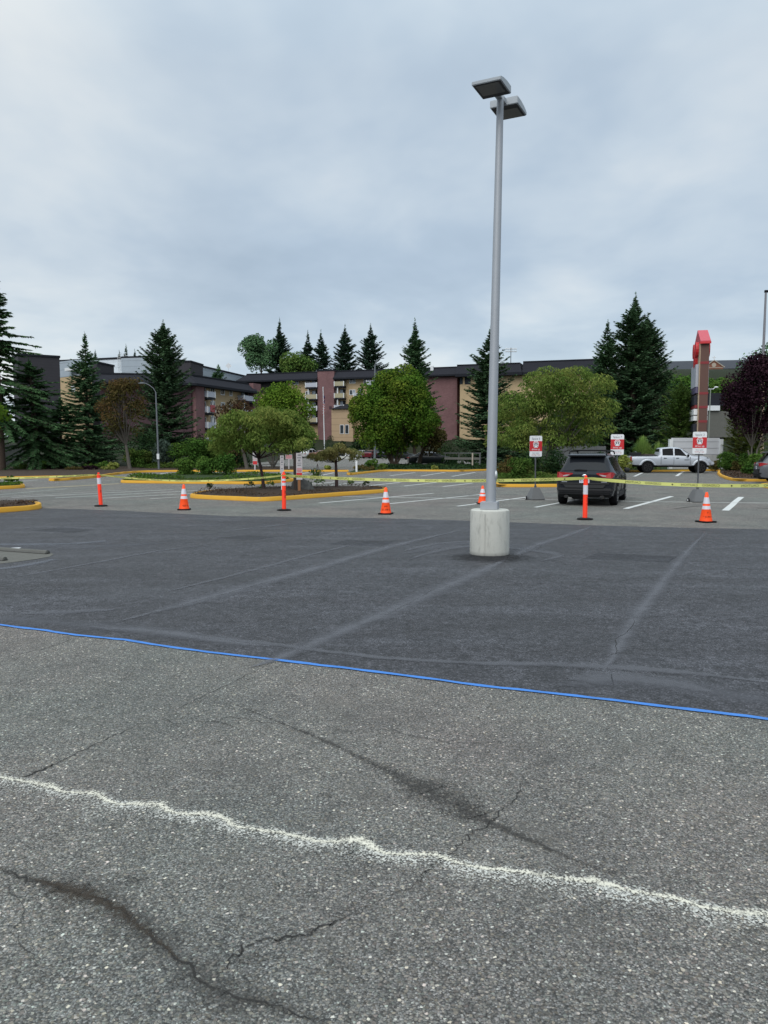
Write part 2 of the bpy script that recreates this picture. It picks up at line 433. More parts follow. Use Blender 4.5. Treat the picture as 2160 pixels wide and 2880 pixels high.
seam([(1600, 1915), (1700, 1905), (1850, 1920), (2000, 1950)], .22, M_ghost2, .0096, 8)
seam([(1150, 1575), (1240, 1548), (1330, 1538), (1460, 1545), (1570, 1562), (1520, 1580)], .16, M_ghost2, .0092, 9)
seam([(1130, 1552), (1230, 1530), (1330, 1524)], .1, M_ghost2, .0094, 9)
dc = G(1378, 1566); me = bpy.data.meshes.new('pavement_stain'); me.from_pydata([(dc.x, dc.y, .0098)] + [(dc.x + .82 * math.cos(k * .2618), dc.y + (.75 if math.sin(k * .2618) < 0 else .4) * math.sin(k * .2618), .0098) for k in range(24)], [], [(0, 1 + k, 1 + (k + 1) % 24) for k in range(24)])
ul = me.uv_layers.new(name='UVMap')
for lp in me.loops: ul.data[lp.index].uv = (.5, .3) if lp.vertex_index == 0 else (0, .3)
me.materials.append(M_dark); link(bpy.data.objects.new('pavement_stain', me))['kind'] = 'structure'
M_patch = strip_mat('sealcoat_patch', (.036, .038, .046), (.0, .05), 10, .3, 1.5, .22, along=1.0)
def quad_patch(l, z):
    p = Gs(l); me = bpy.data.meshes.new('pavement_patch'); me.from_pydata([(q.x, q.y, z) for q in p], [], [(0, 1, 2, 3)])
    ul = me.uv_layers.new(name='UVMap')
    for i, c in enumerate([(.3, 0), (.7, 0), (.7, 1), (.3, 1)]): ul.data[i].uv = c
    me.materials.append(M_patch); o = link(bpy.data.objects.new('pavement_patch', me)); o['kind'] = 'structure'
quad_patch([(1640, 1572), (1880, 1584), (1905, 1566), (1680, 1556)], .0100)
quad_patch([(920, 1532), (1078, 1538), (1110, 1524), (975, 1519)], .0100)
quad_patch([(85, 1494), (210, 1500), (265, 1490), (170, 1484)], .0100)
quad_patch([(600, 1514), (720, 1520), (780, 1511), (690, 1506)], .0100)
M_crack = strip_mat('crack_shadow', (.022, .021, .020), (.05, .9), 55, .35, .95, .9, along=1.5)
M_crack2 = strip_mat('crack_faint', (.035, .034, .033), (.1, .9), 55, .40, 1.05, .7, along=1.5)
def crack(l, w, m=M_crack, seed=0, z=.004, j=.03):
    w = [x * .72 for x in w] if isinstance(w, list) else w * .72
    strip('pavement_crack', Gs(l), w, m, z, 7, j, taper=True, seed=seed)
# cracks in the old asphalt
crack([(-60, 2245), (0, 2219), (49, 2196), (90, 2176), (146, 2154), (200, 2128), (293, 2082), (365, 2050), (449, 2015)], [.012, .014, .013, .018, .017, .010, .008, .009, .008], M_crack, 1)
crack([(449, 2015), (520, 1984), (586, 1953), (680, 1906), (768, 1862)], [.012, .012, .012, .012, .01], M_crack2, 2)
crack([(-40, 2425), (0, 2446), (98, 2480), (195, 2506), (312, 2551), (430, 2636), (540, 2733), (651, 2805), (781, 2831), (879, 2873), (940, 2900)], [.010, .014, .014, .020, .018, .014, .014, .014, .010, .010, .01], M_crack, 3)
crack([(540, 2733), (500, 2756), (470, 2778), (440, 2810)], .008, M_crack2, 4)
crack([(590, 2760), (640, 2715), (690, 2665), (770, 2645), (846, 2629), (905, 2612), (963, 2590), (1020, 2555), (1080, 2528)], [.006, .01, .014, .010, .015, .010, .010, .007, .006], M_crack, 5)
crack([(1040, 2545), (1152, 2499), (1195, 2455), (1236, 2424), (1295, 2375), (1330, 2345), (1379, 2314), (1410, 2282), (1444, 2252), (1470, 2190), (1478, 2160)], .0085, M_crack, 6)
crack([(449, 2015), (500, 2035), (600, 2030), (700, 2060)], .011, M_crack2, 21)
crack([(20, 2480), (60, 2560), (40, 2640), (120, 2720)], .010, M_crack2, 22)
crack([(300, 2480), (420, 2475), (330, 2470)], .010, M_crack2, 23)
crack([(651, 2805), (640, 2760), (700, 2700), (760, 2690)], .010, M_crack2, 24)
crack([(1060, 2040), (1180, 2075), (1320, 2090), (1450, 2085)], .010, M_crack2, 25)
crack([(1420, 2170), (1470, 2190), (1560, 2200), (1640, 2190)], .008, M_crack2, 7)
crack([(570, 2040), (650, 2018), (760, 2035), (880, 2030)], .010, M_crack2, 8)
crack([(690, 2665), (670, 2700), (640, 2720)], .006, M_crack2, 9)
crack([(0, 1850), (120, 1825), (215, 1795)], .014, M_crack2, 10)
# cracks telegraphing through the sealcoat
crack([(1640, 1852), (1724, 1845), (1735, 1800), (1765, 1778), (1790, 1735)], .008, M_crack, 11, .0104)
crack([(1500, 1850), (1640, 1852), (1760, 1838), (1900, 1852), (2010, 1858)], .008, M_crack2, 12, .0104)
crack([(1760, 1745), (1790, 1735), (1690, 1738)], .006, M_crack2, 13, .0106)
crack([(1080, 1735), (1140, 1704), (1230, 1655)], .010, M_crack2, 14, .0106)
crack([(480, 1710), (640, 1670), (781, 1630)], .010, M_crack2, 15, .0106)
crack([(240, 1762), (360, 1746), (470, 1712)], .010, M_crack2, 16, .0108)
# stains
M_st = strip_mat('oil_stain', (.040, .038, .036), (.0, .9), 24, .30, 1.35, .62, along=1.1, stones=True)
strip('pavement_stain', Gs([(600, 1958), (716, 2005), (814, 2044), (911, 2083), (1000, 2125), (1080, 2163), (1150, 2198), (1210, 2226), (1275, 2258), (1330, 2292), (1379, 2317), (1503, 2369), (1666, 2440), (1790, 2478)]),
      [.02, .02, .025, .03, .035, .06, .12, .20, .24, .15, .06, .045, .04, .03], M_st, .0044, 6, .01, taper=True)
M_dirt = strip_mat('dirt_in_crack', (.055, .043, .032), (.0, .9), 38, .35, 1.3, .62, along=1.6, stones=True)
M_worn = strip_mat('worn_band', (.052, .050, .047), (.0, 1.0), 16, .15, 1.3, .42, along=1.0, stones=True)
strip('pavement_stain', Gs([(-60, 2420), (98, 2478), (195, 2506), (312, 2551), (430, 2636), (540, 2733), (651, 2805), (781, 2831), (900, 2880)]), [.12, .12, .14, .14, .11, .10, .10, .09, .08], M_worn, .0042, 6, .02, taper=True)
strip('pavement_stain', Gs([(60, 2462), (150, 2490), (215, 2512), (280, 2535), (345, 2575), (430, 2640), (520, 2715)]), [.02, .05, .075, .06, .05, .035, .02], M_dirt, .0046, 6, .01, taper=True)
M_hole = strip_mat('hole_shadow', (.012, .012, .012), (.0, .7), 20, .2, .8, .9, along=.8)

# wavering sprayed chalk line with overspray on its near side
chalk_px = [(-260, 2140), (-120, 2165), (0, 2187), (65, 2200), (130, 2209), (182, 2229), (260, 2233), (325, 2262), (443, 2263), (488, 2288), (605, 2295), (664, 2325), (781, 2344), (911, 2370), (1009, 2366), (1080, 2402), (1210, 2405), (1262, 2418), (1353, 2443), (1438, 2450), (1588, 2474), (1666, 2478), (1764, 2506), (1894, 2528), (1991, 2556), (2160, 2575), (2300, 2600), (2500, 2640)]
wc = [.03, .03, .035, .03, .045, .025, .045, .022, .045, .028, .045, .028, .032, .03, .055, .026, .03, .032, .028, .03, .03, .048, .03, .032, .028, .042, .04, .04]
M_chalk = strip_mat('chalk_core', (.70, .675, .57), (.0, 1.0), 36, .30, .92, .94, stones=True, along=.6)
M_spray = strip_mat('chalk_overspray', (.66, .66, .61), (.0, .9), 50, .45, 1.1, .8, stones=True, along=.8, sym=False, skirt=[(0, 0.0), (.45, .42), (.74, .85), (.86, .7), (1, 0.0)])
strip('chalk_line_overspray', Gs(chalk_px), .06, M_spray, .0044, 5, .006, w2=.22)
strip('chalk_line', Gs(chalk_px), [(x - .009) * 1.2 for x in wc], M_chalk, .0050, 6, .012, seed=5)

# blue masking tape along the edge of the sealcoat
m_tape = simple('blue_tape', (.06, .22, .62), .6, 0, .25, .35, 5)
tp = near_; rg = random.Random(3)
mb = MB(); vs = []; fs = []
dense = []
for i in range(len(tp) - 1):
    for k in range(5): dense.append(tp[i].lerp(tp[i + 1], k / 5))
dense.append(tp[-1])
for i, p in enumerate(dense):
    t = (dense[min(i + 1, len(dense) - 1)] - dense[max(i - 1, 0)]).normalized(); n = Vector((-t.y, t.x, 0))
    o = n * (rg.random() - .5) * .008; wd = .018 + rg.random() * .007
    vs += [p + n * wd + o + Vector((0, 0, .0065 + rg.random() * .003)), p - n * wd + o + Vector((0, 0, .0055 + rg.random() * .003))]
fs = [(2 * i, 2 * i + 1, 2 * i + 3, 2 * i + 2) for i in range(len(dense) - 1)]
o = mb.add(vs, fs).build('masking_tape', m_tape, recalc=False)
tag(o, 'bright blue masking tape stuck along the near edge of the dark sealed pavement', 'tape')

# ------------------------------------------------------------------ painted stall lines
M_line = strip_mat('white_line_paint', (.62, .63, .62), (.02, .12), 22, .25, .5, .95, along=.55)
M_linef = strip_mat('worn_line_paint', (.50, .51, .50), (.02, .3), 22, .30, .8, .8, along=1.0)
M_liney = strip_mat('faded_yellow_paint', (.55, .46, .25), (.02, .2), 22, .25, .7, .9, along=.5)
def line(a, b, w=.055, m=M_line): strip('parking_line', [G(*a), G(*b)], w, m, .004, 1)
for a, b in [((1505, 1427), (1640, 1402)), ((1286, 1424), (1483, 1398)), ((1095, 1417), (1362, 1390)), ((897, 1415), (1219, 1387.6))]: line(a, b, .06)
line((1759, 1431), (1890, 1396), .085)
strip('parking_line', Gs([(2040, 1436), (2062, 1418), (2066, 1413), (2085, 1398)]), .10, M_line, .004, 2)
line((963, 1397), (1565, 1406), .05); strip('parking_line', Gs([(1565, 1406), (1855, 1411.5), (2160, 1415), (2500, 1421)]), .055, M_line, .004, 1)
for a, b in [((1097, 1338), (1168, 1329)), ((1184, 1339), (1252, 1328.5)), ((1271, 1340), (1337, 1328.5)), ((871, 1362), (949, 1355)), ((930, 1365), (1031, 1355)), ((1036, 1366.5), (1127, 1356.5)), ((1137, 1367), (1227.6, 1357)), ((1245, 1368.7), (1329, 1359)),
             ((763, 1333), (796, 1328.5)), ((810, 1338), (868, 1329)), ((897, 1338), (940, 1329.5)), ((390, 1341), (472, 1330)), ((500, 1345), (560, 1334))]: line(a, b, .07)
line((871, 1366), (1350, 1369.5), .035, M_linef)
for a, b in [((-60, 1396), (189, 1374.6)), ((-60, 1401), (358, 1378)), ((32, 1399.5), (488, 1377)), ((156, 1400.5), (604, 1377)), ((288, 1401.6), (684, 1380)), ((421, 1403), (505, 1398)), ((32, 1356), (107, 1350))]: line(a, b, .05, M_linef if a[0] < 0 else M_line)
line((74, 1374.5), (335, 1360.5), .11, M_liney)
line((1784, 1340), (1808, 1329), .09); strip('parking_line', Gs([(1903, 1339), (1914, 1331), (1922, 1326.5)]), .1, M_line, .004, 2)
# tyre scuffs and joints on the old lot
M_scuff = strip_mat('tyre_scuff', (.04, .04, .042), (.0, .9), 8, .3, 1.1, .5, along=.9)
for l, w_ in [([(1840, 1386), (1860, 1388), (1890, 1388)], .12), ([(1310, 1394), (1340, 1394), (1375, 1394)], .2), ([(1890, 1432), (1940, 1426), (1985, 1423)], .15), ([(2110, 1428), (2180, 1431), (2260, 1432)], .3), ([(1290, 1470), (1420, 1456), (1540, 1442)], .03), ([(290, 1425), (420, 1420), (520, 1412)], .05), ([(1010, 1412), (1040, 1411), (1090, 1411)], .15), ([(1180, 1415), (1230, 1415), (1290, 1414)], .15)]:
    strip('pavement_stain', Gs(l), w_, M_scuff, .0046, 5, taper=True)

# ------------------------------------------------------------------ kerbs and planting beds
def kerbmat():
    m, nt, _, _ = newmat('yellow_kerb_paint'); s = NT(nt); pos = s.pos()
    n = s.noise(pos, 7, 6, .7); n2 = s.noise(pos, 1.3, 3)
    col = s.mix(n2, (.55, .27, .022), (.66, .37, .045))
    col = s.mix(s.ramp(n, [(.60, 0.0), (.72, .8)]), col, (.30, .22, .14))
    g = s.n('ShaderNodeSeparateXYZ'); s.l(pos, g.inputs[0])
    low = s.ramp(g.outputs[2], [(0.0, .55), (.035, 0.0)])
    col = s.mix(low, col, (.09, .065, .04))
    p = s.bsdf(col, .75, 0, .3, s.bump(n, .3, .01)); s.out(p.outputs[0]); return m
M_kerb = kerbmat()
def mulchmat():
    m, nt, _, _ = newmat('bark_mulch'); s = NT(nt); pos = s.pos()
    n = s.noise(pos, 26, 5, .75); n2 = s.noise(pos, 1.1, 3)
    col = s.ramp(n, [(.3, (.018, .012, .009)), (.5, (.055, .036, .026)), (.7, (.12, .085, .065))])
    col = s.mix(s.math('MULTIPLY', n2, .4), col, (.05, .045, .035))
    p = s.bsdf(col, .95, 0, .2, s.bump(n, .9, .04)); s.out(p.outputs[0]); return m
M_mulch = mulchmat()
def grassy(name, a, b):
    m, nt, _, _ = newmat(name); s = NT(nt); pos = s.pos()
    n = s.noise(pos, 9, 5, .75); n2 = s.noise(pos, .5, 3)
    col = s.mix(n, a, b); col = s.mix(s.math('MULTIPLY', n2, .5), col, (.03, .03, .018))
    p = s.bsdf(col, .95, 0, .2, s.bump(n, .8, .06)); s.out(p.outputs[0]); return m
M_green = grassy('ground_cover_soil', (.012, .028, .010), (.04, .075, .02))

def kerb(pts, closed=False, flip=False, h=.14, wd=.16):
    P = [Vector((p[0], p[1])) for p in pts]
    Q = []
    N = len(P)
    rng_ = range(N) if closed else range(N - 1)
    for i in rng_:
        a, b = P[i], P[(i + 1) % N]; m = max(1, int((b - a).length / .45))
        for k in range(m): Q.append(a.lerp(b, k / m))
    if not closed: Q.append(P[-1])
    # soften the corners
    for _ in range(2):
        n = len(Q); Q = [Q[i] if (not closed and i in (0, n - 1)) else (Q[i - 1] + 2 * Q[i] + Q[(i + 1) % n]) / 4 for i in range(n)]
    n = len(Q); prof = [(0, -.02), (.008, h * .8), (.03, h), (wd - .02, h), (wd, h * .9), (wd, -.02)]
    vs = []; fs = []
    for i in range(n):
        if closed: t = (Q[(i + 1) % n] - Q[i - 1]).normalized()
        else: t = (Q[min(i + 1, n - 1)] - Q[max(i - 1, 0)]).normalized()
        nn = Vector((-t.y, t.x)) * (-1 if flip else 1)
        j = math.sin(i * 1.7) * .006
        for o_, z in prof: vs.append((Q[i].x + nn.x * (o_ + j), Q[i].y + nn.y * (o_ + j), z + (j * .6 if z > 0 else 0)))
    m = len(prof)
    for i in range(n if closed else n - 1):
        for k in range(m - 1):
            a = i * m + k; b = ((i + 1) % n) * m + k; fs.append((a, b, b + 1, a + 1))
    if not closed: fs += [tuple(range(m - 1, -1, -1)), tuple(range((n - 1) * m, n * m))]
    o = MB().add(vs, fs).build('kerb', M_kerb, smooth=True); o['kind'] = 'structure'
    inner = [Vector((vs[i * m + 3][0] * .55 + vs[i * m + 2][0] * .45, vs[i * m + 3][1] * .55 + vs[i * m + 2][1] * .45)) for i in range(n)]
    return o, inner
def mound(name, poly, zedge, rise, mat, kind='structure', noise_=.03):
    P = [Vector((p[0], p[1])) for p in poly]; Q = []
    for i in range(len(P)):
        a, b = P[i], P[(i + 1) % len(P)]; m = max(1, int((b - a).length / .6))
        for k in range(m): Q.append(a.lerp(b, k / m))
    c = sum(P, Vector((0, 0))) / len(P); n = len(Q); vs = []; fs = []; rg = random.Random(len(Q))
    ks = [1, .93, .82, .66, .45, .22]
    for k in ks:
        for q in Q:
            p = c + (q - c) * k; vs.append((p.x, p.y, zedge + rise * (1 - k ** 3) + (rg.random() - .5) * noise_ * (1 if k < 1 else 0)))
    vs.append((c.x, c.y, zedge + rise))
    for r in range(len(ks) - 1):
        for i in range(n): fs.append((r * n + i, r * n + (i + 1) % n, (r + 1) * n + (i + 1) % n, (r + 1) * n + i))
    for i in range(n): fs.append(((len(ks) - 1) * n + i, (len(ks) - 1) * n + (i + 1) % n, len(ks) * n))
    o = MB().add(vs, fs).build(name, mat, smooth=True); o['kind'] = kind; return o
def ccw(poly):
    a = sum(poly[i][0] * poly[(i + 1) % len(poly)][1] - poly[(i + 1) % len(poly)][0] * poly[i][1] for i in range(len(poly)))
    return poly if a > 0 else poly[::-1]
def island(px, rise, mat, name):
    poly = ccw(Gs(px)); _, inn = kerb(poly, closed=True)
    mound(name, inn, .118, rise, mat)
    c = sum(inn, Vector((0, 0))) / len(inn)
    return [Vector((p.x, p.y, 0)) for p in inn]
isl1 = island([(524, 1402), (740, 1412), (1098, 1385), (1080, 1377), (700, 1382), (570, 1389)], .14, M_mulch, 'planting_bed')
isl2 = island([(333, 1359), (735, 1363), (832, 1354), (800, 1346), (560, 1342), (380, 1347)], .22, M_green, 'planting_bed')
isl3 = island([(-160, 1383), (0, 1377), (76, 1373), (62, 1366), (-140, 1370)], .10, M_green, 'planting_bed')
isl4 = island([(-260, 1457), (0, 1443.5), (124, 1433), (112, 1421), (-200, 1428)], .10, M_mulch, 'planting_bed')
isl5 = island([(2131, 1368), (2190, 1381), (2500, 1384), (2500, 1366), (2200, 1364)], .08, M_mulch, 'planting_bed')
# far kerb line
kl = Gs([(-300, 1352), (0, 1347.5), (179, 1344)]); kerb(kl)
k2 = Gs([(137, 1353), (150, 1354), (210, 1350), (277, 1343), (340, 1334), (394, 1329), (495, 1327.5), (680, 1327), (830, 1327), (980, 1327)]); kerb(k2)
k3 = Gs([(975, 1335), (985, 1337), (1020, 1333), (1082, 1326), (1180, 1326), (1300, 1327), (1402, 1323)]); kerb(k3)
k4 = Gs([(1402, 1323), (1396, 1345), (1392, 1369), (1400, 1371), (1563, 1370.5), (1640, 1370), (1668, 1362), (1755, 1329), (1761, 1328), (1900, 1327), (2020, 1324.5)]); kerb(k4)
k5 = Gs([(2020, 1324.5), (2017, 1334), (2024, 1341), (2041, 1348), (2059, 1353), (2078, 1354.5), (2145, 1355), (2400, 1357)]); kerb(k5)
def ins(poly, d=.1): return [Vector((p.x, p.y + d, 0)) for p in poly]
sheet('planting_bed', ins(kl + Gs([(160, 1349)]) + k2[1:7]) + [Vector((-19, 78, 0)), Vector((-70, 78, 0)), Vector((-60, 45, 0))], .115, M_mulch)
sheet('planting_bed', ins(k2[6:9]) + [Vector((-8.2, 70, 0)), Vector((-19, 70, 0))], .119, M_mulch)
sheet('planting_bed', ins(k2[8:]) + [Vector((-2.9, 59, 0)), Vector((-7.4, 59, 0))], .116, M_mulch)
sheet('planting_bed', ins(k3) + [Vector((9.8, 80, 0)), Vector((-1.5, 80, 0)), Vector((-1.9, 66, 0))], .117, M_green)
sheet('planting_bed', ins(k4[:6], .12) + ins(k4[6:]) + [Vector((28.5, 82, 0)), Vector((9.7, 82, 0))], .118, M_green)
sheet('planting_bed', [Vector((p.x + .08, p.y + .1, 0)) for p in k5] + [Vector((40, 82, 0)), Vector((28.6, 82, 0))], .113, M_mulch)

# rising land behind the lot
def sm(a, b, x):
    t = np.clip((x - a) / (b - a), 0, 1); return t * t * (3 - 2 * t)
def hill_h(x, y):
    left = sm(-16, -21, x) * (sm(62, 112, y) * 2.6 + sm(120, 185, y) * 2.0)
    mid = (1 - sm(-16, -21, x)) * sm(146, 180, y) * 3.9
    rt = sm(24, 44, x) * (sm(72, 130, y) * 6 + sm(110, 205, y) * 12.0)
    rc = sm(9, 18, x) * (1 - sm(24, 44, x)) * sm(90, 150, y) * 1.5
    return left + mid + rt + rc
xs = np.concatenate([np.linspace(-420, -90, 12), np.linspace(-85, 130, 87), np.linspace(140, 420, 12)]); ys = np.concatenate([np.linspace(56, 230, 70), np.linspace(250, 900, 14)])
X, Y = np.meshgrid(xs, ys); Z = hill_h(X, Y) - .05 + (np.sin(X * .7) * np.cos(Y * .5) * .06) * (hill_h(X, Y) > .3)
vs = np.stack([X, Y, Z], -1).reshape(-1, 3).tolist(); nx = len(xs)
fs = [(j * nx + i, j * nx + i + 1, (j + 1) * nx + i + 1, (j + 1) * nx + i) for j in range(len(ys) - 1) for i in range(nx - 1)]
o = MB().add(vs, fs).build('hillside', grassy('hill_scrub', (.008, .014, .006), (.022, .032, .012)), smooth=True); o['kind'] = 'structure'
def hz_(x, y): return float(hill_h(np.array(x), np.array(y)))
# ------------------------------------------------------------------ the tall twin-headed lamp
M_galv = simple('galvanised_steel', (.34, .36, .39), .5, .25, .5, .10, 3, bump=.05)
M_headm = simple('lamp_housing', (.36, .39, .42), .55, .1, .4, .06, 4)
M_dark = simple('dark_recess', (.035, .037, .042), .6, 0, .4, .2, 10)
M_lens = simple('led_lens', (.10, .10, .10), .35, 0, .5, .35, 40)
M_black = simple('black_rubber', (.012, .012, .013), .8, 0, .12, .2, 20)
def concretemat(name, c):
    m, nt, _, _ = newmat(name); s = NT(nt); ob = s.obj()
    n = s.noise(s.mapping(ob, (1, 1, .25)), 14, 5, .7); n2 = s.noise(ob, 2.5, 4, .6); n3 = s.noise(ob, 90, 2)
    col = s.mix(n2, tuple(x * .82 for x in c), tuple(x * 1.1 for x in c))
    col = s.mix(s.ramp(n, [(.52, 0.0), (.68, .6)]), col, tuple(x * .5 for x in c))
    col = s.mix(s.ramp(n3, [(.62, 0.0), (.7, .5)]), col, tuple(x * .55 for x in c))
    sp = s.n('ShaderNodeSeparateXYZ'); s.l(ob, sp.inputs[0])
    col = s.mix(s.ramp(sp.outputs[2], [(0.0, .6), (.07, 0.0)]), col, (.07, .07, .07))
    p = s.bsdf(col, .9, 0, .25, s.bump(s.math('ADD', n, n3), .35, .01)); s.out(p.outputs[0]); return m
M_conc = concretemat('weathered_concrete', (.50, .50, .46))
M_conc2 = concretemat('grey_concrete', (.13, .13, .118))
LD = 12.35
bx = at(1376.5, 1560, LD)
lamp = thing('parking_lot_lamp', 'tall grey lamp post with two flat heads on a round concrete base', 'lamp post', (bx.x, LD, 0))
mb = MB(); n = 40
prof = [(.315, 0), (.318, .02), (.316, .3), (.314, .68), (.306, .715), (.285, .73), (.0, .735)]
for r_, z_ in prof: pass
mb.lathe(prof[:-1], 40)
mb.box((-.12, -.29, .35), (.012, .03, .66), 0)   # form seam
mb.build('concrete_base', M_conc, lamp, smooth=True)
lean = .0125
MB().box((-.005, 0, .79), (.275, .275, .12), R(-15)).build('base_cover', M_galv, lamp, bevel=.006)
Htop = at(1404, 281, LD).z
topx = Htop * lean
mb = MB(); zs = [.80 + (Htop - .80) * i / 14 for i in range(15)]
mb.tube([(lean * z, 0, z) for z in zs], [.083 - .030 * (z - .8) / (Htop - .8) for z in zs], 20)
mb.build('pole', M_galv, lamp, smooth=True)
mb = MB().ell((.083, -.03, at(1389, 1337, LD).z), (.028, .045, .085)); mb.build('hand_hole_cover', simple('shiny_cover', (.55, .57, .58), .3, .7, .5, .1, 30), lamp, smooth=True)
ax = Vector((-.31, -.63, 0)).normalized(); sd_ = Vector((-ax.y, ax.x, 0))
for sg in (1, -1):
    base = Vector((topx, 0, Htop - .02)); a = ax * sg; b_ = sd_
    fr = lambda u, v, wv, a=a, base=base, b_=b_: base + a * u + Vector((0, 0, v)) + b_ * (wv - .225)
    hd = MB().prism([(.17, 0), (.68, 0), (.685, .048), (.62, .075), (.50, .100), (.36, .115), (.17, .115)], .45, fr).build('lamp_head', M_headm, lamp, bevel=.008)
    MB().prism([(.19, -.006), (.665, -.006), (.665, .004), (.19, .004)], .41, lambda u, v, wv, f=fr: f(u, v, wv + .02)).build('underside_panel', M_dark, hd)
    MB().prism([(.30, -.012), (.645, -.012), (.645, -.005), (.30, -.005)], .35, lambda u, v, wv, f=fr: f(u, v, wv + .05)).build('lens', M_lens, hd)
    MB().prism([(.03, .02), (.17, .02), (.17, .09), (.03, .09)], .09, lambda u, v, wv, f=fr: f(u, v, wv + .18)).build('arm', M_headm, lamp)
    if sg == -1: MB().cyl(base + a * .34 + sd_ * .1 + Vector((0, 0, .11)), base + a * .34 + sd_ * .1 + Vector((0, 0, .15)), .03).build('sensor', M_dark, hd)

# ------------------------------------------------------------------ cones
def fluoro(name, c):
    m, nt, _, _ = newmat(name); s = NT(nt); ob = s.obj()
    n = s.noise(ob, 9, 4, .6); col = s.mix(n, tuple(x * .85 for x in c), c)
    col = s.mix(s.ramp(s.noise(ob, 22, 5, .7), [(.62, 0.0), (.72, .35)]), col, (.12, .05, .03))
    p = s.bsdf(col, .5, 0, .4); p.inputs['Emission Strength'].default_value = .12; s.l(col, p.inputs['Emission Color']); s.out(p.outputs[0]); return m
M_or = fluoro('orange_cone_plastic', (1.0, .085, .010)); M_orp = fluoro('orange_post_plastic', (1.0, .052, .018))
M_refl = simple('reflective_white', (.66, .64, .70), .35, 0, .6, .12, 30)
M_ink = simple('black_stencil', (.02, .015, .012), .8, 0, .2, .3, 60)
def cone(px, py, label, texts, ang=0, H=.70):
    p = G(px, py); t = thing('traffic_cone', label, 'traffic cone', p, R(ang), 'orange traffic cones')
    MB().box((0, 0, .018), (.34, .34, .036), 0).build('base', M_black, t, bevel=.008)
    rz = lambda z: .142 - (.142 - .028) * (z - .036) / (H - .036)
    MB().lathe([(rz(.036), .036), (rz(.30), .30), (rz(.31) + .006, .31), (rz(.315), .315), (rz(H * .99), H * .985), (.02, H), (.019, H - .002)], 24).build('cone_body', M_or, t, smooth=True)
    for z0, z1 in ((H * .43, H * .55), (H * .62, H * .83)):
        MB().lathe([(rz(z0) + .002, z0), (rz(z0) + .0035, z0 + .001), (rz(z1) + .0035, z1 - .001), (rz(z1) + .002, z1)], 24).build('reflective_band', M_refl, t, smooth=True)
    mb = MB()
    for body, zc, size, off in texts:
        vs, fs = text_mb(body, size)
        q = [((rz(zc + y) + .003), x / rz(zc) + off, zc + y) for x, y in vs]
        mb.add([(r_ * math.sin(a_), -r_ * math.cos(a_), z_) for r_, a_, z_ in q], fs)
    if texts: mb.build('lettering', M_ink, t)
    return t
cone(518, 1434, 'orange traffic cone stencilled 425 on the grey lot beside the tip of the mulch island', [('425 8', .125, .065, .35)], 8, .71)
cone(1085, 1446, 'orange traffic cone with two lines of black stencilling right of the mulch island', [('JRES', .21, .05, .28), ('25 208 5', .125, .065, .22)], -14)
cone(1357, 1417, 'orange traffic cone half hidden behind the concrete lamp base', [], 5, .56)
cone(1985, 1469, 'orange traffic cone stencilled JCM-4 in front of the drive up sign for space 3', [('JC', .235, .045, -.35), ('* JCM-4', .135, .062, -.45)], 20)

# ------------------------------------------------------------------ delineator posts and caution tape
def post(px, py, label, bands, H=1.07, dx=0, txt=None):
    p = G(px, py); t = thing('delineator_post', label, 'delineator post', p, 0, 'orange delineator posts')
    MB().lathe([(.19, 0), (.20, .008), (.195, .03), (.12, .045), (.06, .05)], 8).build('base', M_black, t)
    L = lambda z: (dx * z, 0, z)
    MB().tube([L(.04), L(.5), L(H - .09)], [.056, .054, .052], 18).build('post_tube', M_orp, t, smooth=True)
    MB().tube([L(H - .09), L(H - .075), L(H - .05), L(H - .045), L(H - .015), L(H)], [.056, .058, .045, .028, .032, .018], 14).build('handle', M_orp, t, smooth=True)
    for z0, z1 in bands: MB().tube([L(z0), L(z1)], [.0575, .0575], 18).build('reflective_band', M_refl, t, smooth=True)
    if txt:
        vs, fs = text_mb(txt, .06); zc = .45
        MB().add([(.0565 * math.sin(.75 + y / .055) + dx * (zc - x), -.0565 * math.cos(.75 + y / .055), zc - x) for x, y in vs], fs).build('lettering', M_ink, t)
    return p
pA = post(284, 1424, 'leaning orange delineator post with one white band standing nearest the left edge', [(.66, .84)], 1.0, -.045, '425')
pB = post(799, 1436, 'orange delineator post with two narrow white bands in front of the mulch island', [(.69, .77), (.82, .88)], 1.07, 0, 'JRES 425')
pC = post(1645, 1461.5, 'orange delineator post with a broad white band in front of the dark SUV', [(.61, .83)], 1.07, 0, 'JRES 25')
M_ct = simple('yellow_caution_tape', (.60, .62, .19), .45, 0, .4, .10, 12)
hp = [(-150, 1345, 24.0), None]
A = Vector((pA.x - .04, pA.y - .06, .945)); B = Vector((pB.x, pB.y - .06, .97)); C_ = Vector((pC.x, pC.y - .06, 1.0))
Lf = at(-260, 1345, 23.6); Rt = at(2420, 1354, 15.6); Rm = at(2060, 1362, 16.7)
def sag(a, b, d, n=26): return [a.lerp(b, i / n) - Vector((0, 0, d * 4 * (i / n) * (1 - i / n))) for i in range(n + 1)]
path = sag(Lf, A, .06) + sag(A, B, .17, 40)[1:] + sag(B, C_, .10, 50)[1:] + sag(C_, Rt, .13, 40)[1:]
T = [0]
for i in range(1, len(path)): T.append(T[-1] + (path[i] - path[i - 1]).length)
hw = .038
def tw(i, d):    # twist of the ribbon about its length
    x = T[i]
    k = .55 * math.exp(-min(abs(x - TA), abs(x - TB), abs(x - TC)) * 1.6) + .12 * math.sin(x * 1.1)
    return k
iA, iB, iC = 26, 66, 116; TA, TB, TC = T[iA], T[iB], T[iC]
vs = []
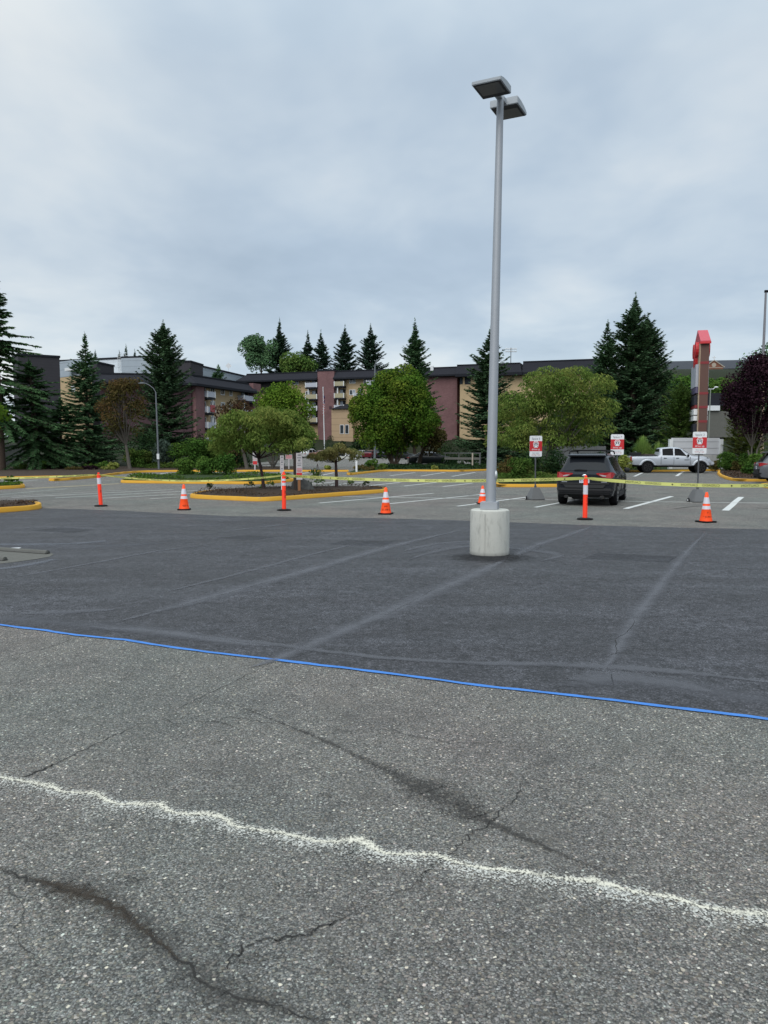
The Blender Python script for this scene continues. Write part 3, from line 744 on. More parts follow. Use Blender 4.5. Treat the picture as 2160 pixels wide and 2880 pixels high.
for i, p in enumerate(path):
    t = (path[min(i + 1, len(path) - 1)] - path[max(i - 1, 0)]).normalized(); nr = Vector((t.y, -t.x, 0)).normalized()
    k = tw(i, 0); sh = .4 if i in (iA, iB, iC) else 1.0
    up = Vector((0, 0, 1)) * math.cos(k) + nr * math.sin(k); sh *= .62 if i < iB else 1
    vs += [p + up * hw * sh, p - up * hw * sh]
tape = MB().add(vs, [(2 * i, 2 * i + 1, 2 * i + 3, 2 * i + 2) for i in range(len(path) - 1)]).build('caution_tape', M_ct, recalc=False)
tag(tape, 'yellow caution tape with black lettering strung from post to post across the lot', 'tape')
tv, tf = text_mb('CAUTION', .068, True); tv2, tf2 = text_mb('CUIDADO', .068, True); tv3 = [(-.012, -.018), (.012, -.018), (.016, .01), (.004, .012), (0, .02), (-.006, .014), (-.018, .008)]
def on_tape(x, y):
    x = max(0, min(T[-1] - .001, x)); i = max(k for k in range(len(T)) if T[k] <= x); i = min(i, len(T) - 2)
    f = (x - T[i]) / (T[i + 1] - T[i]); p = path[i].lerp(path[i + 1], f); t = (path[i + 1] - path[i]).normalized(); nr = Vector((t.y, -t.x, 0)).normalized()
    k = tw(i, 0) * (1 - f) + tw(i + 1, 0) * f; up = Vector((0, 0, 1)) * math.cos(k) + nr * math.sin(k); out = nr * math.cos(k) - Vector((0, 0, 1)) * math.sin(k)
    return p + up * y + out * .004
import bisect
def on_tape(x, y, _f=on_tape):
    x = max(0, min(T[-1] - .001, x)); i = min(bisect.bisect_right(T, x) - 1, len(T) - 2)
    f = (x - T[i]) / (T[i + 1] - T[i]); p = path[i].lerp(path[i + 1], f); t = (path[i + 1] - path[i]).normalized(); nr = Vector((t.y, -t.x, 0)).normalized()
    k = tw(i, 0) * (1 - f) + tw(i + 1, 0) * f; up = Vector((0, 0, 1)) * math.cos(k) + nr * math.sin(k); out = nr * math.cos(k) - Vector((0, 0, 1)) * math.sin(k)
    return p + up * y * (.62 if x < TB else 1) + out * .004
mb = MB(); x = .4; alt = 0
while x < T[-1] - .4:
    if min(abs(x - TA), abs(x - TB), abs(x - TC)) > .35:
        v_, f_ = ((tv, tf), (tv2, tf2))[alt % 2]
        mb.add([on_tape(x + a_ * 1.15, b_) for a_, b_ in v_], f_)
        if alt % 2: mb.add([on_tape(x + .42 + a_, b_) for a_, b_ in tv3], [tuple(range(7))])
    x += .45 if alt % 2 == 0 else .78; alt += 1
mb.build('lettering', M_ink, tape, recalc=False)

# ------------------------------------------------------------------ drive up signs on portable bases
M_white = simple('white_sign_face', (.72, .73, .75), .45, 0, .5, .05, 5)
M_red = simple('red_sign_face', (.52, .018, .024), .45, 0, .5, .08, 5)
M_navy = simple('navy_print', (.02, .022, .035), .5, 0, .4, .1, 10)
M_greyp = simple('grey_print', (.20, .20, .22), .6, 0, .3, .1, 20)
M_redp = simple('dull_red_print', (.45, .10, .11), .6, 0, .3, .1, 20)
M_postg = simple('dark_grey_post', (.085, .09, .10), .6, .2, .4, .12, 10)
M_baseg = simple('grey_plastic_base', (.135, .14, .145), .7, 0, .35, .12, 8, bump=.1)
def rrect(w_, h_, r_, n=5):
    p = []
    for cx, cy, a0 in ((w_ / 2 - r_, h_ / 2 - r_, 0), (-w_ / 2 + r_, h_ / 2 - r_, 90), (-w_ / 2 + r_, -h_ / 2 + r_, 180), (w_ / 2 - r_, -h_ / 2 + r_, 270)):
        for k in range(n + 1):
            a = R(a0 + 90 * k / n); p.append((cx + r_ * math.cos(a), cy + r_ * math.sin(a)))
    return p
def dup_sign(num, pc, D, py_c, rz, label, wdt=.455, hgt=.70, base=True, bx_=None):
    c = at(pc, py_c, D)
    b0 = at(bx_ or pc, 1400, D)
    t = thing('drive_up_sign', label, 'sign', (b0.x, D, 0), 0, 'red and white drive up signs on portable bases')
    cz = c.z; ox = c.x - b0.x
    M_ = Matrix.Rotation(R(rz), 3, 'Z')
    fr = lambda a, b, d: M_ @ Vector((a, -d, 0)) + Vector((ox, -.03, cz + b))
    pn = MB().prism(rrect(wdt, hgt, .045), .004, lambda a, b, c_: fr(a, b, c_)).build('sign_panel', M_white, t)
    lay = lambda poly, d: ([fr(a, b, d) for a, b in poly], [tuple(range(len(poly)))])
    sx = wdt / .455; top = hgt / 2
    MB().add(*lay([(-wdt / 2, -.165), (wdt / 2, -.165), (wdt / 2, top - .175), (-wdt / 2, top - .175)], .0065)).build('red_field', M_red, pn)
    def txt(body, size, yc, mat, d=.0085):
        vs, fs = text_mb(body, size); MB().add([fr(x * sx, y + yc, d) for x, y in vs], fs).build('lettering', mat, pn)
    txt('Space %s' % num, .098, top - .098, M_greyp)
    txt('drive up', .092, -.105, M_white)
    txt('Enter space', .052, -.225, M_greyp); txt('number in app', .052, -.285, M_redp)
    # car badge: outlined shield-like outline, roof, windscreen with a dot, bumper
    out = [(-.105, .09), (-.075, .125), (-.06, .165), (.06, .165), (.075, .125), (.105, .09), (.085, .055), (.085, -.01), (.055, -.045), (-.055, -.045), (-.085, -.01), (-.085, .055)]
    sc_ = 1.05
    mw = MB(); mw.add(*lay([(a * sc_, b * sc_ - .0) for a, b in out], .0080)); mw.build('car_badge', M_white, pn)
    mr = MB(); mr.add(*lay([(a * .86, b * .86 + .008) for a, b in out], .0088)); mr.build('badge_field', M_red, pn)
    mw = MB(); mw.add(*lay([(-.075, -.03), (.075, -.03), (.08, .02), (.07, .085), (.045, .125), (-.045, .125), (-.07, .085), (-.08, .02)], .0096)); mw.build('car_front', M_white, pn)
    mn = MB(); mn.add(*lay([(-.064, .03), (.064, .03), (.05, .085), (.032, .106), (-.032, .106), (-.05, .085)], .0104))
    mn.add(*lay([(-.074, -.016), (-.046, -.016), (-.046, .012), (-.074, .012)], .0104)); mn.add(*lay([(.046, -.016), (.074, -.016), (.074, .012), (.046, .012)], .0104)); mn.build('windscreen', M_navy, pn)
    md = MB(); md.add(*lay([(.026 * math.cos(k * .524), .062 + .026 * math.sin(k * .524)) for k in range(12)], .0112)); md.build('badge_dot', M_white, pn)
    md = MB()
    for yy in (top - .03, -top + .035): md.add(*lay([(.009 * math.cos(k * .785), yy + .009 * math.sin(k * .785)) for k in range(8)], .0090))
    md.build('bolt', M_navy, pn)
    zb = .40
    MB().tube([(0, 0, zb - .03), (ox * .6, 0, (zb + cz) / 2), (ox, 0, cz + hgt * .3)], .024, 12).build('post', M_postg, t, smooth=True)
    MB().cyl((0, 0, zb), (.003, 0, zb + .07), .04).build('collar', M_postg, t)
    MB().box((ox, -.01, cz - hgt / 2 - .02), (.26, .02, .03), R(rz)).build('bracket', M_postg, t)
    MB().box((0, 0, .21), (.52, .52, .40), R(rz * .5 + 6), .42).build('base', M_baseg, t, bevel=.015)
    wh = MB().cyl((-.325, -.06, .065), (-.285, -.06, .065), .062, n=18).build('wheel', M_black, t, smooth=True)
    MB().cyl((-.332, -.063, .065), (-.326, -.063, .065), .034, n=14).build('hub', M_white, wh)
    return t
dup_sign(5, 1506.5, 25.7, 1255, 16, 'red and white drive up sign for space 5, left of the dark SUV', .455, .69, bx_=1505)
dup_sign(7, 1735.5, 27.2, 1250.5, -4, 'red and white drive up sign for space 7 rising behind the dark SUV', .455, .72)
dup_sign(3, 1966.7, 24.6, 1245.4, 3, 'red and white drive up sign for space 3 in front of the pickup', .46, .70, bx_=1961)

# ------------------------------------------------------------------ wheel stops in the bare patch
def wheel_stop(l, label, wdt=.12):
    a, b = G(*l[0]), G(*l[1]); c = (a + b) / 2; d = b - a; rz = math.atan2(d.y, d.x); L = d.length
    o = MB().prism([(-wdt / 2, 0), (wdt / 2, 0), (wdt / 2 - .03, .045), (wdt / 2 - .05, .055), (-wdt / 2 + .05, .055), (-wdt / 2 + .03, .045)], L, lambda u, v, w_: (w_ - L / 2, u, v)).build('wheel_stop', M_conc2, bevel=.01)
    o.location = (c.x, c.y, .009); o.rotation_euler = (0, 0, rz); tag(o, label, 'wheel stop', 'low concrete wheel stops'); return o
wheel_stop([(-180, 1537), (136, 1559)], 'low concrete wheel stop with a white mark, pointing at the tip of the bare patch')
wheel_stop([(-230, 1562), (16, 1578)], 'low concrete wheel stop at the left edge, only its tip showing, nearest the camera')
m1 = G(28, 1545); sheet('white_mark', [(m1.x - .12, m1.y - .05), (m1.x + .14, m1.y + .02), (m1.x + .12, m1.y + .16), (m1.x - .14, m1.y + .09)], .0125, M_white)

# ------------------------------------------------------------------ tow-away signs, boulder, marker posts on the islands
M_dirtyw = simple('dirty_white_sign', (.47, .44, .45), .6, 0, .3, .2, 6)
M_wood = simple('cedar_post', (.26, .12, .055), .8, 0, .2, .3, 5, stretch=(4, 4, .6))
M_dkpost = simple('dark_wood_post', (.04, .032, .028), .8, 0, .2, .3, 8)
def plate(parent, c, w_, h_, lines, redbox=None, name='sign_panel', base=None, border=None):
    pn = MB().box((c[0], c[1], c[2]), (w_, .012, h_)).build(name, base or M_dirtyw, parent)
    y = c[1] - .0085
    mb = MB(); mr = MB()
    for (yy, ln, th, red) in lines:
        (mr if red else mb).add([(c[0] - w_ * ln / 2, y, c[2] + h_ * (yy - th / 2)), (c[0] + w_ * ln / 2, y, c[2] + h_ * (yy - th / 2)), (c[0] + w_ * ln / 2, y, c[2] + h_ * (yy + th / 2)), (c[0] - w_ * ln / 2, y, c[2] + h_ * (yy + th / 2))], [(0, 1, 2, 3)])
    if mb.v: mb.build('print', M_greyp, pn)
    if mr.v: mr.build('red_print', M_redp, pn)
    if redbox:
        y0, y1 = redbox
        MB().add([(c[0] - w_ * .46, y - .001, c[2] + h_ * y0), (c[0] + w_ * .46, y - .001, c[2] + h_ * y0), (c[0] + w_ * .46, y - .001, c[2] + h_ * y1), (c[0] - w_ * .46, y - .001, c[2] + h_ * y1)], [(0, 1, 2, 3)]).build('red_field', M_red, pn)
    return pn
def signrow(D, px, py0, py1, wpx, baseY, label, cat, lines, redbox, postm, postw, group=None, basepx=None, base=None):
    c0 = at(px, py0, D); c1 = at(px, py1, D); w_ = wpx * mpp(D)
    gx = at(basepx or px, baseY, D)
    t = thing('notice_sign', label, cat, (gx.x, D, max(0, gx.z)), 0, group)
    zc = (c0.z + c1.z) / 2 - t.location.z
    MB().box((0, .03, zc / 2), (postw, postw, zc)).build('post', postm, t)
    plate(t, (c0.x - gx.x, -.02, zc), w_, c0.z - c1.z, lines, redbox, base=base)
    return t
LN = [(.42, .5, .05, 0), (.32, .7, .04, 0), (.22, .4, .07, 0), (.12, .7, .03, 0), (.04, .6, .05, 0), (-.08, .85, .02, 1), (-.14, .8, .04, 1), (-.20, .7, .03, 1)]
signrow(58, 717, 1270, 1307, 13, 1322, 'small red and white towing notice on a white post under the rust tree', 'sign', LN[:6], (-.48, -.22), M_dirtyw, .10, 'white and red parking notices')
signrow(27.2, 793, 1281, 1331, 10.5, 1383, 'narrow white notice with black print directly behind the two banded orange post', 'sign', [(.40, .5, .08, 0), (.24, .7, .03, 0), (.12, .5, .08, 0), (-.02, .7, .03, 0), (-.24, .5, .06, 0)], None, M_white, .05, 'white and red parking notices')
signrow(60, 812.5, 1278.5, 1291.5, 19, 1319, 'small red striped notice board left of the tall towing notice', 'sign', [(.25, .9, .16, 1), (0, .9, .16, 1), (-.25, .9, .16, 1)], None, M_dirtyw, .08, 'white and red parking notices')
ts = signrow(27.0, 841.5, 1274, 1349, 17, 1380, 'tall white and red towing notice on a cedar post beside the boulder', 'sign', LN, (-.42, -.24), M_wood, .09, 'white and red parking notices')
dp = at(830, 1381, 27.3); zt = at(830, 1274, 27.3).z
o = MB().box((0, 0, zt / 2), (.10, .10, zt)).build('wood_post', M_dkpost); o.location = (dp.x, 27.3, 0); tag(o, 'dark square wooden post standing behind the tall towing notice', 'post')
mp_ = G(1002, 1333); o = MB().box((0, 0, 1.15 / 2), (.13, .08, 1.15)).build('marker_post', M_white, bevel=.02); o.location = (mp_.x, mp_.y + .4, .11); tag(o, 'short white marker post at the end of the far yellow kerb', 'post')
def rockmat():
    m, nt, _, _ = newmat('granite_boulder'); s = NT(nt); ob = s.obj()
    n = s.noise(ob, 3, 6, .65); n2 = s.noise(ob, 25, 4)
    col = s.ramp(n, [(.3, (.035, .035, .035)), (.55, (.09, .09, .085)), (.75, (.17, .165, .15))]); col = s.mix(s.math('MULTIPLY', n2, .5), col, (.05, .05, .05))
    p = s.bsdf(col, .9, 0, .25, s.bump(n2, .5, .03)); s.out(p.outputs[0]); return m
rp = at(848, 1379, 27.9)
mb = MB().ell((0, 0, .17), (.42, .30, .36), 18, 12, .10, 4)
o = mb.build('boulder', rockmat(), smooth=True); o.location = (rp.x, 27.9, .1)
for v in o.data.vertices:
    v.co.x += .05 + (.18 - v.co.z) * .25; v.co.z *= 1.0 - max(0, v.co.x) * .35
tag(o, 'rounded dark grey boulder resting on the mulch island behind the cedar post', 'boulder')
# ------------------------------------------------------------------ vehicles
def interp(tab, y):
    xs_, ys_ = zip(*tab); return float(np.interp(y, xs_, ys_))
def smooth_interp(tab, y, h=.05):
    return (interp(tab, y - h) + 2 * interp(tab, y) + interp(tab, y + h)) / 4
class Car:
    """body lofted from cross-sections; y runs from tail (0) to nose (L)"""
    def __init__(s, L, zr, zb, w_, wr, clear, axles, wheel_r, arch_r, tuck=.93):
        s.L = L; s.zr = zr; s.zb = zb; s.w = w_; s.wr = wr; s.clear = clear; s.axles = axles; s.rw = wheel_r; s.ra = arch_r; s.tuck = tuck
    def sec(s, y):
        zr = smooth_interp(s.zr, y); zb = min(smooth_interp(s.zb, y), zr - .02); w_ = smooth_interp(s.w, y); wr = smooth_interp(s.wr, y)
        bo = interp(s.clear, y)
        for ya in s.axles:
            d = s.ra ** 2 - (y - ya) ** 2
            if d > 0: bo = max(bo, s.rw + math.sqrt(d) * .98)
        bo = min(bo, zb - .12)
        h = zb - bo
        return [(w_ * s.tuck, bo), (w_ * .985, bo + h * .28), (w_, bo + h * .62), (w_ * .985, bo + h * .9), (w_ * .955, zb),
                (wr + (w_ * .93 - wr) * .5, zb + (zr - zb) * .48), (wr + .035, zr - min(.09, (zr - zb) * .25)), (wr - .05, zr - .012), (wr * .55, zr + .006), (0, zr + .012)]
    def P(s, y, k, sg=1, off=0.0):
        c = s.sec(y); k = max(0, min(8.999, k)); i = int(k); f = k - i
        x = c[i][0] * (1 - f) + c[i + 1][0] * f; z = c[i][1] * (1 - f) + c[i + 1][1] * f
        if off:
            c2 = s.sec(y + .03); x2 = c2[i][0] * (1 - f) + c2[i + 1][0] * f; z2 = c2[i][1] * (1 - f) + c2[i + 1][1] * f
            tx = Vector((c[i + 1][0] - c[i][0], 0, c[i + 1][1] - c[i][1])); ty = Vector((x2 - x, .03, z2 - z))
            n = ty.cross(tx); n = n.normalized() if n.length > 1e-9 else Vector((1, 0, 0))
            if n.x < 0 and i < 6: n = -n
            if i >= 6 and n.z < 0: n = -n
            return Vector(((x + n.x * off) * sg, y + n.y * off, z + n.z * off))
        return Vector((x * sg, y, z))
    def body(s, mat, parent, step=.045):
        ys_ = sorted(set([round(i * step, 4) for i in range(int(s.L / step) + 1)] + [s.L]))
        vs = []; fs = []; m = 19
        for y in ys_:
            c = s.sec(y)
            vs += [(x, y, z) for x, z in c] + [(-x, y, z) for x, z in c[-2::-1]]
        for i in range(len(ys_) - 1):
            for k in range(m - 1):
                a = i * m + k; fs.append((a, a + 1, a + m + 1, a + m))
        fs.append(tuple(range(m))); fs.append(tuple(range((len(ys_) - 1) * m, len(ys_) * m)))
        return MB().add(vs, fs).build('body', mat, parent, smooth=True)
    def panel(s, name, y0, y1, k0, k1, mat, parent, sg=1, off=.006, ny=8, nk=4, yk=None):
        """patch hugging the body; yk(y0,y1,k fraction) may slant the ends"""
        vs = []; fs = []
        for i in range(ny + 1):
            for j in range(nk + 1):
                kf = j / nk; a, b = (y0, y1) if yk is None else yk(kf)
                vs.append(s.P(a + (b - a) * i / ny, k0 + (k1 - k0) * kf, sg, off))
        for i in range(ny):
            for j in range(nk):
                a = i * (nk + 1) + j; fs.append((a, a + 1, a + nk + 2, a + nk + 1))
        return MB().add(vs, fs).build(name, mat, parent, smooth=True)
    def across(s, name, y0, y1, k0, mat, parent, off=.006, ny=6, k0b=None):
        vs = []; fs = []; m = 13
        for i in range(ny + 1):
            f = i / ny; y = y0 + (y1 - y0) * f; kk = k0 + ((k0b if k0b is not None else k0) - k0) * f
            row = [s.P(y, kk + (9 - kk) * j / 6, 1, off) for j in range(7)]; row += [Vector((-p.x, p.y, p.z)) for p in row[-2::-1]]
            vs += row
        for i in range(ny):
            for j in range(m - 1):
                a = i * m + j; fs.append((a, a + 1, a + m + 1, a + m))
        return MB().add(vs, fs).build(name, mat, parent, smooth=True)
    def wheels(s, parent, tyre, rim, hw_, wdt=.23, spokes=5, inset=.0):
        for ya in s.axles:
            for sg in (-1, 1):
                x = (hw_ - wdt / 2 - inset) * sg
                wl = MB().lathe([(s.rw * .66, -wdt / 2), (s.rw * .93, -wdt / 2), (s.rw, -wdt * .36), (s.rw, wdt * .36), (s.rw * .93, wdt / 2), (s.rw * .66, wdt / 2)], 28)
                wl.v = [(x + c * sg, ya + a, s.rw + b) for a, b, c in wl.v]
                wh = wl.build('wheel', tyre, parent, smooth=True)
                mb = MB(); r0 = s.rw * .66
                ring = []
                for k in range(28):
                    a = 2 * math.pi * k / 28
                    ring += [(r0 * math.cos(a), r0 * math.sin(a)), (r0 * .88 * math.cos(a), r0 * .88 * math.sin(a))]
                xo = wdt / 2 + .006
                mb.add([(x + sg * xo, ya + a, s.rw + b) for a, b in ring], [(2 * k, 2 * k + 1, (2 * k + 3) % 56, (2 * k + 2) % 56) for k in range(28)])
                for k in range(spokes):
                    a = 2 * math.pi * k / spokes + .3; ca, sa = math.cos(a), math.sin(a)
                    for tw_ in (-.09, .09):
                        q = [(.10 * s.rw, -.05 * s.rw), (.62 * s.rw, (-.07 * s.rw)), (.62 * s.rw, (.04 * s.rw)), (.10 * s.rw, .05 * s.rw)]
                        mb.add([(x + sg * (xo + .004), ya + (u * math.cos(a + tw_) - v * math.sin(a + tw_)), s.rw + (u * math.sin(a + tw_) + v * math.cos(a + tw_))) for u, v in q], [(0, 1, 2, 3)])
                mb.build('rim', rim, wh, recalc=True)
                md = MB(); md.add([(x + sg * (wdt / 2 - .02), ya + r0 * math.cos(2 * math.pi * k / 20), s.rw + r0 * math.sin(2 * math.pi * k / 20)) for k in range(20)], [tuple(range(20))]); md.build('brake_shadow', M_black, wh)
def paint(name, c, rough=.28, metal=.0, coat=.6):
    m, nt, _, _ = newmat(name); s = NT(nt); ob = s.obj()
    n = s.noise(ob, 2.2, 4, .6); col = s.mix(n, tuple(x * .9 for x in c), tuple(min(1, x * 1.08) for x in c))
    sp = s.n('ShaderNodeSeparateXYZ'); s.l(ob, sp.inputs[0])
    dirt = s.math('MULTIPLY', s.ramp(sp.outputs[2], [(.25, .22), (.85, 0.0)]), s.noise(ob, 5, 4, .7))
    col = s.mix(dirt, col, tuple(.6 * x + .008 for x in c))
    p = s.bsdf(col, rough, metal, .18, None, coat); s.out(p.outputs[0]); return m
M_glass = simple('tinted_glass', (.008, .009, .011), .12, 0, .05, .05, 3)
M_glass2 = simple('rear_glass', (.012, .014, .018), .12, 0, .30, .2, 1.5)
M_tyre = simple('tyre_rubber', (.010, .010, .011), .85, 0, .08, .25, 30)
M_rim = simple('alloy_rim', (.42, .43, .44), .35, .6, .5, .1, 20)
M_brim = simple('black_rim', (.018, .018, .018), .5, .0, .3, .1, 20)
M_trim = simple('black_trim', (.014, .015, .017), .6, 0, .25, .2, 15)
M_tail = simple('red_tail_lens', (.30, .010, .012), .3, 0, .2, .25, 10, coat=.2)
M_clear = simple('clear_lens', (.36, .33, .35), .3, 0, .4, .15, 10)
M_chrome = simple('chrome', (.6, .62, .64), .2, .9, .5, .05, 10)
M_blue = simple('blue_enamel', (.09, .16, .30), .3, 0, .5, .1, 10)
M_suvb = paint('dark_bumper_paint', (.006, .007, .009), .45, 0, .0); M_suv = paint('dark_grey_paint', (.011, .013, .018), .25, 0, .15); M_suv2 = paint('mid_grey_paint', (.10, .105, .118), .28, 0, .35)

def make_suv(label, loc, rz, mat, scale=.94):
    t = thing('parked_suv', label, 'SUV', loc, rz, None); t.scale = (scale,) * 3
    c = Car(4.6, [(0, .98), (.06, 1.05), (.12, 1.09), (.50, 1.55), (.60, 1.60), (1.1, 1.645), (2.0, 1.655), (2.75, 1.60), (3.05, 1.50), (3.7, 1.10), (4.2, 1.02), (4.48, .92), (4.6, .70)],
            [(0, .94), (.1, 1.0), (.6, 1.07), (1.2, 1.04), (3.0, .98), (3.7, .98), (4.2, .93), (4.48, .84), (4.6, .62)],
            [(0, .80), (.06, .86), (.2, .905), (.7, .925), (3.9, .92), (4.3, .87), (4.5, .76), (4.6, .62)],
            [(0, .76), (.12, .74), (.5, .60), (.8, .585), (2.4, .60), (3.0, .62), (3.7, .76), (4.3, .70), (4.6, .45)],
            [(0, .36), (.4, .30), (1.5, .26), (3.2, .26), (4.2, .26), (4.6, .34)], (.92, 3.61), .365, .425)
    c.body(mat, t)
    c.across('rear_window', .135, .49, 6.35, M_glass2, t, .008, 8, 6.45)
    c.across('windscreen', 3.02, 3.66, 6.3, M_glass, t, .008, 6, 6.3)
    for sg in (1, -1):
        wn_ = [(.66, 1.12, lambda kf: (.62 + .16 * kf, 1.16)), (1.24, 2.12, None), (2.2, 3.0, lambda kf: (2.2, 3.25 - .50 * kf))]
        for a, b, f in wn_: c.panel('side_window', a, b, 4.15, 5.9, M_glass, t, sg, .006, 6, 3, f)
        for ya in c.axles:     # black arch cladding
            vs = []; fs = []
            for k in range(17):
                an = math.pi * (k / 16); 
                for r_ in (c.ra - .005, c.ra + .07):
                    y = ya + r_ * math.cos(an); z = max(.28, c.rw + r_ * math.sin(an)); xw = smooth_interp(c.w, y) * .99 + .012
                    vs.append((xw * sg, y, z))
            for k in range(16): fs.append((2 * k, 2 * k + 1, 2 * k + 3, 2 * k + 2))
            MB().add(vs, fs).build('arch_cladding', M_trim, t, smooth=True)
        MB().box((.905 * sg, 2.27, .33), (.05, 1.75, .17)).build('sill_cladding', M_trim, t)
        mr = MB().ell((1.01 * sg, 3.02, 1.08), (.10, .07, .085)).build('wing_mirror', M_trim, t, smooth=True)
        for yy in (1.75, 2.75): MB().box((.915 * sg, yy, .88), (.035, .18, .03)).build('door_handle', mat, t, bevel=.008)
        for yy in (1.18, 2.16): MB().box((.914 * sg, yy, .64), (.02, .012, .62)).build('door_gap', M_black, t)
        MB().tube([(.585 * sg, .60, 1.60), (.59 * sg, .72, 1.70), (.60 * sg, 1.1, 1.725), (.605 * sg, 2.2, 1.73), (.61 * sg, 2.6, 1.70), (.61 * sg, 2.72, 1.63)], .022, 8).build('roof_rail', M_black, t, smooth=True)
        # tail lamp: red wedge reaching onto the side, clear lower insert
        tl = MB().add([(.36 * sg, -.022, 1.045), (.36 * sg, -.022, 1.015), (.55 * sg, -.03, .915), (.80 * sg, -.022, .885), (.845 * sg, .02, .90), (.875 * sg, .10, .93), (.90 * sg, .42, 1.02), (.865 * sg, .12, 1.07), (.80 * sg, .02, 1.075), (.6 * sg, -.02, 1.06)], [(0, 1, 2, 9), (2, 3, 8, 9), (3, 4, 7, 8), (4, 5, 6, 7)]).build('tail_lamp', M_tail, t)
        MB().add([(.44 * sg, -.034, 1.0), (.555 * sg, -.037, .945), (.66 * sg, -.035, .94), (.66 * sg, -.034, .975), (.56 * sg, -.034, .99)], [(0, 1, 2, 3, 4)]).build('clear_lens', M_clear, tl)
        MB().add([(.30 * sg, -.022, .50), (.62 * sg, -.03, .50), (.62 * sg, -.03, .53), (.30 * sg, -.022, .53)], [(0, 1, 2, 3)]).build('bumper_reflector', M_tail, t)
        mb = MB().tube([(.55 * sg, -.06, .305), (.55 * sg, .12, .305)], .05, 14); mb.v = [(.55 * sg + (x - .55 * sg) * 1.4, y, z) for x, y, z in mb.v]; mb.build('exhaust_tip', M_brim, t)
        MB().box((.62 * sg, 4.42, .86), (.36, .2, .12)).build('headlamp', M_clear, t)
    for yy in (1.0, 2.1): MB().tube([(-.6, yy, 1.73), (-.4, yy, 1.752), (.4, yy, 1.752), (.6, yy, 1.73)], .022, 8).build('roof_bar', M_black, t)
    MB().prism([(.30, 1.575), (.66, 1.625), (.66, 1.655), (.30, 1.605)], 1.16, lambda a, b, d: (d - .58, a, b)).build('spoiler', mat, t, bevel=.01)
    MB().prism([(.325, 1.555), (.45, 1.56), (.45, 1.578), (.325, 1.572)], 1.10, lambda a, b, d: (d - .55, a, b)).build('spoiler_underside', M_black, t)
    # bumper: dark lower bar, grey lip, raised tailgate ledge
    MB().prism([(-.06, .40), (.12, .27), (.3, .27), (.3, .47), (-.07, .47)], 1.60, lambda a, b, d: (d - .80, a, b)).build('lower_bumper', M_trim, t, bevel=.03)
    MB().prism([(-.075, .475), (.2, .475), (.2, .575), (-.045, .575)], 1.70, lambda a, b, d: (d - .85, a, b)).build('bumper', M_suvb, t, bevel=.03)
    MB().add([(-.58, -.052, .585), (.58, -.052, .585), (.66, -.03, .69), (-.66, -.03, .69)], [(0, 1, 2, 3)]).build('bumper_insert', M_trim, t)
    MB().prism([(-.05, .695), (.1, .695), (.1, .73), (-.035, .745)], 1.5, lambda a, b, d: (d - .75, a, b)).build('tailgate_ledge', M_suvb, t, bevel=.008)
    MB().box((0, -.006, .90), (.66, .012, .012)).build('tailgate_groove', M_black, t)
    pl = MB().box((0, -.024, .815), (.31, .012, .155)).build('licence_plate', simple('plate_white', (.55, .58, .66), .5, 0, .4, .1, 20), t)
    vs, fs = text_mb('BZA 581', .075); MB().add([(x, -.033, .81 + y) for x, y in vs], fs).build('lettering', M_navy, pl)
    em = MB().ell((0, -.02, .965), (.066, .014, .044), 20, 10).build('emblem', M_chrome, t, smooth=True)
    MB().ell((0, -.026, .965), (.05, .013, .03), 20, 10).build('emblem_field', M_blue, em, smooth=True)
    MB().tube([(-.066, -.034, .972), (0, -.04, .978), (.066, -.034, .972)], .006, 6).build('emblem_ring', M_chrome, em)
    MB().tube([(0, -.04, .94), (0, -.042, .99)], .006, 6).build('emblem_bar', M_chrome, em)
    for x_, w_ in ((-.62, .17), (.60, .18)): MB().box((x_, -.022, .77), (w_, .008, .022)).build('model_badge', M_chrome, t)
    MB().prism([(-.34, 1.125), (.05, 1.118), (.06, 1.145), (-.2, 1.165), (-.33, 1.15)], .02, lambda a, b, d: (a, .135 + (b - 1.1) * .75 - .035 - d, b)).build('wiper', M_black, t)
    MB().box((0, 2.3, .34), (1.5, 4.0, .16)).build('underbody', M_black, t)
    MB().box((-.2, .3, .28), (.34, .3, .16)).build('silencer', M_black, t, bevel=.02)
    c.wheels(t, M_tyre, M_rim, .925, .235, 5)
    return t
suv = make_suv('dark grey SUV seen from behind, parked behind the orange post between the drive up signs', (5.93, 22.75, 0), R(-22.5), M_suv)
g2 = G(2116, 1361)
s2 = make_suv('mid grey SUV cut off by the right edge beside the mulch bank', (g2.x + .62, g2.y + .9, 0), R(-90 - 16), M_suv2, .95)

